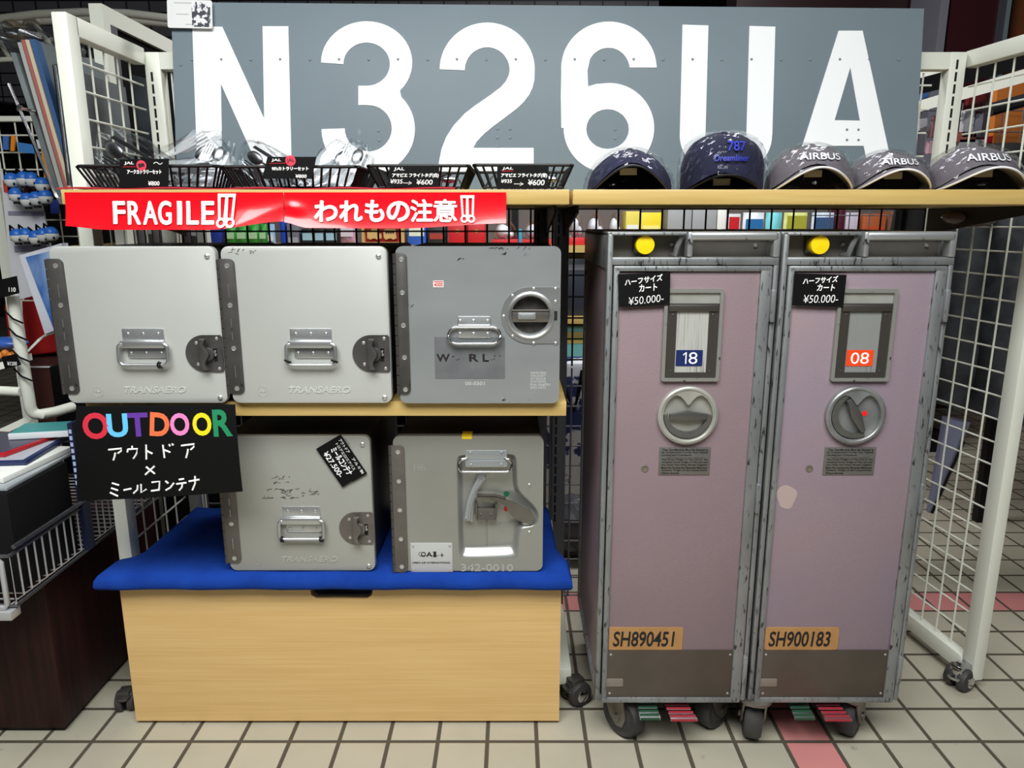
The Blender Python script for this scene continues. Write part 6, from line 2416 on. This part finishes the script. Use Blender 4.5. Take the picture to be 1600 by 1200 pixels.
# booklet
bkx = thing('picture_booklet', 'thick white booklet with blue sky cover leaning beside the containers', 'booklet', tuple(at(72, 521, 1.75)))
mb = MB()
q = [at(u, v, 1.75) for u, v in ((30, 399), (96, 380), (128, 500), (70, 522))]
mb.prism([(p.x, p.z) for p in q], 1.75, 1.775)
mb.build('pages', mat('booklet_white', (206, 208, 218), 0.5), bkx)
mb = MB()
q = [at(u, v, 1.7492) for u, v in ((40, 402), (94, 388), (124, 492), (84, 514))]
mb.prism([(p.x, p.z) for p in q], 1.7486, 1.7498)
mb.build('cover_picture', mat('sky_cover', (46, 96, 168), 0.4, col2=(176, 200, 226), scale=9, stretch=(1, 1, 0.4), lo=0.45, hi=0.65), bkx)
bh = thing('booklet_holder', 'bent white wire holder under the thick picture booklet', 'holder', tuple(at(60, 530, 1.76)))
mb = MB()
mb.tube([at(12, 442, 1.63), at(32, 472, 1.638), at(36, 556, 1.638), at(60, 532, 1.70), at(70, 524.5, 1.765), at(128, 502.5, 1.765)], 0.0032, 6)
mb.build('wire', M_WHITE, bh)
# red bag and maroon cabinet
c = at(46, 520, 2.2)
mb = MB()
x0, x1 = at(8, 520, 2.2).x, at(92, 520, 2.2).x
mb.box(x0, x1, 2.2, 2.5, at(40, 556, 2.2).z, at(40, 470, 2.2).z, bev=0.02)
for v in mb.bm.verts:
    v.co.z += 0.02 * noise.noise(v.co * 9)
tag(mb.build('red_bag', mat('red_cloth', (196, 22, 26), 0.7), origin=(c.x, 2.35, at(40, 556, 2.2).z)), 'bright red cloth bag lying on the maroon cabinet', 'bag')
mc = thing('maroon_cabinet', 'dark maroon cabinet under the red bag at the left', 'cabinet', (c.x, 2.3, 0))
mb = MB()
mb.box(at(36, 600, 2.2).x, at(110, 600, 2.2).x, 2.2, 2.6, 0, at(40, 559, 2.2).z)
mb.build('body', mat('maroon_wood', (74, 34, 30), 0.5), mc)
mb = MB()
z = at(60, 573, 2.2).z
mb.box(at(36, 600, 2.2).x, at(110, 600, 2.2).x, 2.194, 2.2, z - 0.002, z + 0.002)
mb.build('trim_strip', M_WHITE2, mc)
# white tube rack
tr = thing('tube_rack', 'white bent tube rack with black elastic cords at the left', 'rack', tuple(at(50, 648, 1.62)))
mb = MB()
P = [at(20, 462, 1.62), at(28, 520, 1.62), at(38, 580, 1.62), at(46, 628, 1.62)]
for k in range(1, 6):
    t = k / 5.0
    P.append(at(46 + 14 * t * t + 2 * t, 628 + 20 * (1 - (1 - t) ** 2), 1.62 + 0.01 * t))
P += [at(85, 644, 1.68), at(112, 636, 1.74)]
mb.tube(P, 0.0125, 14)
mb.tube([at(-40, 609, 1.62), at(33, 612, 1.62)], 0.011, 12)
mb.build('tube', M_WHITE, tr)
mb = MB()
for (a, b) in (((-40, 590), (38, 566)), ((-40, 700), (50, 658))):
    mb = MB()
    p, q = at(a[0], a[1], 1.60), at(b[0], b[1], 1.66)
    h = 0.016
    mb.loft([[p, p + Vector((0, 0.03, 0)), p + Vector((0, 0.03, h)), p + Vector((0, 0, h))], [q, q + Vector((0, 0.03, 0)), q + Vector((0, 0.03, h)), q + Vector((0, 0, h))]], close=True, cap0=True, cap1=True)
    mb.build('shelf_rail', M_WHITE, tr)
for u, v in ((28, 500), (33, 526), (38, 560), (42, 590)):
    mb = MB()
    mb.tube([at(u - 20, v - 14, 1.60), at(u - 8, v - 2, 1.60), at(u + 8, v + 5, 1.60)], 0.0022, 6)
    mb.build('elastic_cord', M_BLACK, tr)
card('black handwritten price card high on the white tube rack', [(-14, 440), (26, 431), (30, 458), (-14, 470)], 1.58, [('110', 14, 24, 449, 456, 0.01)])
card('black handwritten price card low on the white tube rack', [(2, 558), (24, 553), (33, 570), (8, 577)], 1.585, [('¥1200', 12, 26, 565, 571, 0.01)])
toy = thing('toy_packet', 'blue and orange toy packet lying on the white tube rack', 'toy', tuple(at(5, 560, 1.66)))
mb = MB()
p = at(4, 538, 1.66)
mb.ball((p.x - 0.01, 1.68, p.z), 0.055, 0.03, 0.014)
mb.build('blue_bag', mat('toy_blue', (50, 90, 170), 0.3), toy)
mb = MB()
for k in range(7):
    mb.ball((p.x - 0.045 + 0.012 * k, 1.66, p.z - 0.02 - 0.006 * (k % 2)), 0.009, 0.009, 0.008, 8, 6)
mb.build('orange_pieces', mat('toy_orange', (206, 120, 40), 0.5), toy)
# rosewood cabinet lower left with wire tray on top
cab = thing('rosewood_cabinet', 'dark rosewood cabinet on the floor at the lower left', 'cabinet', (-1.2, 1.6, 0))
mb = MB()
mb.box(-1.6, -0.917, 1.322, 1.80, 0.012, 0.355, bev=0.002)
mb.build('body', M_DARKWOOD, cab)
mb = MB()
mb.box(-1.59, -0.925, 1.33, 1.79, 0.0, 0.012)
mb.build('plinth', M_BLACKMETAL, cab)
tray = thing('wire_tray', 'chrome wire tray of magazines on the rosewood cabinet', 'tray', (-1.05, 1.4, 0.356))
TX0, TX1, TY0, TY1, TZ0, TZ1 = -1.26, -0.85, 1.15, 1.81, 0.385, 0.476
mb = MB()
n = 30
for k in range(n + 1):
    y = TY0 + (TY1 - TY0) * k / n
    for x in (TX0, TX1):
        s = -1 if x == TX1 else 1
        mb.tube([(x, y, TZ1), (x, y, TZ0 + 0.008), (x + s * 0.012, y, TZ0)], 0.0016, 5)
    mb.tube([(TX0 + 0.012, y, TZ0), (TX1 - 0.012, y, TZ0)], 0.0016, 5)
for k in range(13):
    x = TX0 + (TX1 - TX0) * k / 12
    for y in (TY0, TY1):
        mb.tube([(x, y, TZ1), (x, y, TZ0)], 0.0016, 5)
mb.build('wires', mat('nickel_wire', (176, 176, 178), 0.4, 0.4), tray)
mb = MB()
for z in (TZ1, TZ0):
    mb.tube([(TX0, TY0, z), (TX1, TY0, z), (TX1, TY1, z), (TX0, TY1, z)], 0.0032, 8, closed=True)
for z in (TZ1 + 0.012,):
    mb.tube([(TX1 + 0.003, TY0 + 0.01, z), (TX1 + 0.003, TY1, z)], 0.004, 8)
mb.build('rim', mat('dull_chrome', (120, 120, 124), 0.35, 0.9), tray)
mb = MB()
mb.tube([(-0.95, TY0 - 0.004, TZ1 + 0.0), (-0.872, TY0 - 0.004, TZ1 + 0.0), (-0.862, TY0 - 0.004, TZ1 - 0.010), (-0.862, TY0 - 0.004, TZ0 + 0.006), (-0.866, TY0 - 0.004, TZ0 - 0.002), (-0.95, TY0 - 0.004, TZ0 - 0.002)], 0.0045, 10)
mb.box(-1.0, -0.852, TY0 - 0.014, TY0 + 0.012, TZ0 - 0.022, TZ0 - 0.006, bev=0.002)
mb.build('front_loop', _MATS['nickel_wire'], tray)
fb = thing('magazine_file', 'large black file box standing in the chrome wire tray', 'box', (-1.05, 1.42, 0.388))
mb = MB()
zt = at(20, 772, 1.19).z
mb.box(-1.235, -0.866, 1.19, 1.365, TZ0 + 0.003, zt, bev=0.002)
mb.build('box', mat('matt_black_board', (9, 9, 10), 0.8, spec=0.2), fb)


def mag(label, x0, x1, y0, y1, z, h, rz, m, name='magazine', acc=None):
    cx, cy = (x0 + x1) / 2, (y0 + y1) / 2
    root = thing(name, label, 'magazine', (cx, cy, z), (0, 0, RAD(rz)), 'magazines on the black file box')
    mb = MB()
    mb.box(x0 - cx, x1 - cx, y0 - cy, y1 - cy, 0, h, bev=0.0008)
    mb.build('cover', m, root, local=True)
    if acc:
        mb = MB()
        mb.box((x0 - cx) * 0.97, (x1 - cx) * 0.95, (y0 - cy) * 0.90, (y1 - cy) * 0.93, h, h + 0.0006)
        mb.build('cover_print', acc, root, local=True)
    return root


mag('large clear grey sleeve lying lowest on the black file box', -1.22, -0.875, 1.20, 1.40, zt + 0.0005, 0.006, 1, mat('clear_grey_sleeve', (176, 180, 184), 0.2, col2=(140, 146, 150), scale=7), 'plastic_sleeve')
mag('white magazine with black edge, second in the pile at the lower left', -1.24, -0.885, 1.235, 1.42, zt + 0.0075, 0.010, -4, mat('magazine_white', (226, 226, 222), 0.4))
mag('navy and white magazine, third in the pile at the lower left', -1.25, -0.90, 1.27, 1.43, zt + 0.0185, 0.008, 6, mat('magazine_navy', (34, 44, 84), 0.35), acc=mat('magazine_grey', (176, 182, 192), 0.35))
mag('red bordered magazine at the top of the pile, lower left', -1.22, -0.93, 1.33, 1.46, zt + 0.0275, 0.007, -10, mat('magazine_red', (176, 30, 40), 0.35), acc=mat('magazine_dark', (66, 66, 84), 0.35))
mag('white and teal magazine leaning up at the back of the pile', -1.00, -0.89, 1.40, 1.48, zt + 0.036, 0.012, 12, mat('magazine_pale', (216, 220, 224), 0.35), acc=mat('magazine_teal', (60, 150, 150), 0.35))
sp = thing('boxed_book', 'slim book with lettered blue spine standing beside the OUTDOOR card', 'book', (-0.86, 1.42, TZ0 + 0.003))
mb = MB()
xs, xe = at(109.5, 700, 1.36).x, at(117, 700, 1.36).x
mb.box(xs, xe, 1.36, 1.385, TZ0 + 0.003, at(112, 662, 1.36).z)
mb.build('spine', mat('blue_spine', (16, 22, 56), 0.5), sp)
mb = MB()
zz = at(112, 668, 1.36).z
for k in range(9):
    mb.box(xs + 0.002, xe - 0.002, 1.3592, 1.3602, zz - 0.012 - k * 0.013, zz - k * 0.013 - 0.004)
mb.build('spine_print', mat('pale_blue_print', (170, 184, 224), 0.5), sp)

# ---- overhead truss, far left
ts = thing('ceiling_truss', 'white tube truss hanging under the dark ceiling at the upper left', 'truss', tuple(at(80, 40, 3.6)))
top = [at(u, v, 3.6) for u, v in ((-90, 40), (0, 29), (60, 22), (130, 19), (200, 21), (275, 30))]
bot_ = [at(u, v, 3.75) for u, v in ((-90, 48), (0, 39), (60, 33), (130, 30), (200, 31), (275, 38))]
for p in (top, bot_):
    mb = MB()
    mb.tube(p, 0.018, 10)
    mb.build('chord', M_WHITE, ts)
for a, b in (((44, 24), (32, 56)), ((45, 24), (80, 72)), ((0, 66), (16, 94)), ((-20, 94), (30, 92)), ((150, 20), (180, 31)), ((210, 22), (180, 31)), ((44, 24), (60, 33)), ((0, 29), (20, 38))):
    mb = MB()
    mb.tube([at(a[0], a[1], 3.62), at(b[0], b[1], 3.72)], 0.011, 8)
    mb.build('brace', M_WHITE, ts)

# ---- right: clothes, umbrella, rack, pillar
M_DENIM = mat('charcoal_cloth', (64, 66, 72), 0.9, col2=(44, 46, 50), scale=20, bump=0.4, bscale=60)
rl = thing('clothes_rail', 'dark clothes rail behind the right white side panel', 'rail', (1.4, 2.1, 0))
mb = MB()
mb.tube([(1.06, 2.1, 1.12), (2.0, 2.1, 1.12)], 0.014, 10)
for x in (1.08, 1.98):
    mb.tube([(x, 2.1, 0.0), (x, 2.1, 1.12)], 0.014, 10)
mb.build('tube', M_BLACKMETAL, rl)


def garment(label, x, y, w, zt_, zb_, seed, m):
    mb = MB()
    rg = []
    for j in range(19):
        t = j / 18.0
        z = zt_ + (zb_ - zt_) * t
        r = []
        for i in range(22):
            a = 2 * PI * i / 22
            k = 1 + 0.16 * noise.noise(Vector((math.cos(a) * 1.6 + seed, math.sin(a) * 1.6, z * 7))) + 0.05 * noise.noise(Vector((math.cos(a) * 4 + seed, math.sin(a) * 4, z * 30)))
            wd_ = w * (0.72 + 0.28 * math.sin(PI * min(1, t * 1.3) * 0.5))
            r.append(Vector((x + math.cos(a) * wd_ * k * 0.5, y + math.sin(a) * 0.09 * k, z)))
        rg.append(r)
    mb.loft(rg, close=True, cap0=True, cap1=True)
    mb.tube([(x, y, zt_ - 0.01), (x, y, 1.112), (x + 0.012, y, 1.136)], 0.003, 6)
    return tag(mb.build('hanging_trousers', m, origin=(x, y, zb_), smooth=70), label, 'clothing', 'dark trousers on the rail')


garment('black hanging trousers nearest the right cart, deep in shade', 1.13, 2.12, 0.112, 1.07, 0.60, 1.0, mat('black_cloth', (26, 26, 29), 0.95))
garment('charcoal hanging trousers, second on the rail from the right cart', 1.25, 2.08, 0.112, 1.07, 0.52, 4.0, M_DENIM)
garment('charcoal hanging trousers, third on the rail from the right cart', 1.37, 2.06, 0.112, 1.08, 0.49, 9.0, M_DENIM)
garment('charcoal hanging trousers right of the white front post', 1.51, 2.04, 0.14, 1.08, 0.46, 13.0, M_DENIM)
garment('charcoal hanging trousers at the far right end of the rail', 1.66, 2.04, 0.14, 1.08, 0.46, 17.0, M_DENIM)
um = thing('clear_umbrella', 'folded clear umbrella leaning behind the right side panel mesh', 'umbrella', tuple(at(1452, 805, 2.0)))
a, b = at(1494, 655, 2.0), at(1452, 800, 2.0)
mb = MB()
mb.cyl(a, b, 0.036, 0.008, n=9)
mb.build('canopy', mat('pale_blue_plastic', (136, 140, 170), 0.2), um)
mb = MB()
mb.tube([at(1506, 690, 1.97), at(1456, 802, 1.97)], 0.004, 6)
mb.build('shaft', M_BLACKMETAL, um)
# plastic package hanging below the right shelf end
mb = MB()
c = at(1515, 338, 1.60)
mb.ball((c.x, 1.60, c.z), 0.055, 0.05, 0.017, 20, 10)
for v in mb.bm.verts:
    v.co.z += 0.008 * noise.noise(v.co * 14)
pk2 = thing('clear_package', 'clear plastic package with red print tucked under the right shelf end', 'package', (c.x, 1.60, c.z - 0.02))
mb.build('film', mat('smoky_film', (104, 84, 84), 0.12), pk2, smooth=60)
mb = MB()
mb.box(c.x - 0.02, c.x + 0.012, 1.547, 1.553, c.z - 0.006, c.z + 0.006)
mb.build('red_print', M_RED, pk2)
# things behind the upper right mesh
solid('orange_board', 'orange board standing behind the upper right mesh', 'board', ((1560, 125), (1640, 100), (1640, 300), (1545, 300)), 2.7, 0.03, mat('orange_board', (196, 112, 44), 0.6))
sr = thing('display_rail', 'white slanting rail and dark fascia behind the upper right mesh', 'rail', tuple(at(1520, 140, 2.3)))
for nm, L_, m in (('rail', ((1425, 178, 2.55), (1660, 112, 2.0)), M_WHITE), ('fascia', ((1425, 150, 2.57), (1660, 92, 2.02)), M_BLACKMETAL), ('upper_rail', ((1425, 130, 2.59), (1660, 60, 2.04)), M_WHITE)):
    p, q = at(*L_[0]), at(*L_[1])
    h = 0.035 if nm != 'fascia' else 0.05
    mb = MB()
    mb.loft([[p, p + Vector((0, 0.02, 0)), p + Vector((0, 0.02, h)), p + Vector((0, 0, h))], [q, q + Vector((0, 0.02, 0)), q + Vector((0, 0.02, h)), q + Vector((0, 0, h))]], close=True, cap0=True, cap1=True)
    mb.build(nm, m, sr)
mb = MB()
p, q = at(1546, 172, 2.4), at(1625, 150, 2.4)
mb.tube([p, p.lerp(q, 0.3), q], 0.020, 12)
tag(mb.build('silver_tube', mat('silver_dark', (120, 120, 126), 0.25, 0.9), origin=tuple(p)), 'short silver tube lying across behind the upper right mesh', 'tube')
for lb, uv, col, y in (('white packet with dark stripes behind the upper right mesh', ((1508, 172), (1524, 170), (1520, 214), (1503, 214)), (196, 196, 202), 2.35),
                       ('pale lilac packet beside the white striped packet', ((1526, 178), (1538, 176), (1532, 214), (1521, 214)), (150, 148, 166), 2.36),
                       ('red and white striped box behind the right mesh', ((1496, 206), (1526, 206), (1524, 222), (1494, 222)), (206, 120, 110), 2.33),
                       ('white checked box above the right grey cap', ((1500, 218), (1540, 218), (1536, 236), (1497, 236)), (214, 214, 218), 2.32),
                       ('small red packet above the right grey cap', ((1540, 214), (1552, 212), (1550, 226), (1538, 228)), (184, 30, 36), 2.33),
                       ('dark red hanging cloth high behind the right mesh', ((1516, 148), (1548, 138), (1544, 160), (1512, 164)), (96, 22, 26), 2.5),
                       ('blue packet beside the grey sign edge', ((1441, 134), (1452, 130), (1450, 156), (1440, 158)), (70, 120, 190), 2.3),
                       ('white ringed packet low beside the grey sign edge', ((1438, 186), (1449, 184), (1449, 202), (1437, 204)), (200, 200, 206), 2.3),
                       ('clear red topped packet beside the right slotted post', ((1462, 180), (1480, 178), (1472, 214), (1454, 214)), (150, 110, 112), 2.31),
                       ('pink and blue card just left of the right grey cap', ((1452, 220), (1474, 218), (1470, 240), (1450, 240)), (210, 170, 184), 2.32)):
    pm = mat('rb_%d_%d_%d' % col, col, 0.45, col2=dk(col, 0.6), scale=30, lo=0.5, hi=0.55)
    solid('hanging_packet', lb, 'packet', uv, 2.634, 0.022, pm)
mb = MB()
c = at(1590, 255, 2.25)
mb.ball((c.x, 2.32, c.z - 0.02), 0.16, 0.11, 0.085, 22, 14)
for v in mb.bm.verts:
    v.co.z = max(v.co.z, at(1520, 240, 2.32).z - 0.1045)
bb = thing('black_bag', 'big rounded black bag behind the right mesh beside the last cap', 'bag', (c.x, 2.3, c.z - 0.1))
mb.build('body', mat('black_nylon', (20, 20, 22), 0.6), bb)
mb = MB()
mb.ball((c.x + 0.06, 2.27, c.z - 0.05), 0.14, 0.09, 0.04, 18, 10)
for v in mb.bm.verts:
    v.co.z = max(v.co.z, at(1520, 240, 2.32).z - 0.1045)
mb.build('grey_flap', mat('grey_nylon', (100, 100, 104), 0.7), bb)
rs = thing('rack_shelf', 'dark shelf behind the right mesh carrying bags and packets', 'shelf', (1.55, 2.4, 0))
mb = MB()
zs_ = at(1520, 240, 2.32).z
mb.box(1.42, 2.3, 2.2, 2.66, zs_ - 0.125, zs_ - 0.105)
for xx in (1.62, 2.26):
    mb.box(xx, xx + 0.03, 2.4, 2.43, 0.0, zs_ - 0.125)
mb.build('board', M_BLACKMETAL, rs)
mb = MB()
wire_grid(mb, 'x', 2.66, 1.05, 2.5, zs_ - 0.25, 1.42, 0.07)
mb.build('wire_back', M_GREYMETAL, rs)
# dark shopfront far right: maroon pillar between grey strips
for nm, u0, u1, y, col, ro in (('trim_2', 1482, 1560, 4.0, (58, 20, 26), 0.3), ('trim_3', 1466, 1479, 3.98, (128, 128, 140), 0.5), ('trim_4', 1560, 1570, 3.98, (74, 74, 82), 0.5), ('trim_5', 1571, 1576, 3.97, (120, 140, 144), 0.3), ('trim_6', 1578, 1700, 4.05, (120, 66, 30), 0.6)):
    a, b = at(u0, 40, y), at(u1, 40, y)
    mb = MB()
    mb.box(a.x, b.x, y, y + 0.3, 0.0, 2.88)
    struct(mb, nm, mat('front_' + nm, col, ro), origin=((a.x + b.x) / 2, y + 0.15, 0))
a, b = at(1150, 20, 4.3), at(1466, 20, 4.3)
mb = MB()
mb.box(a.x, b.x, 4.3, 4.5, 1.75, 2.88)
struct(mb, 'trim_7', mat('front_dark', (40, 16, 20), 0.4))
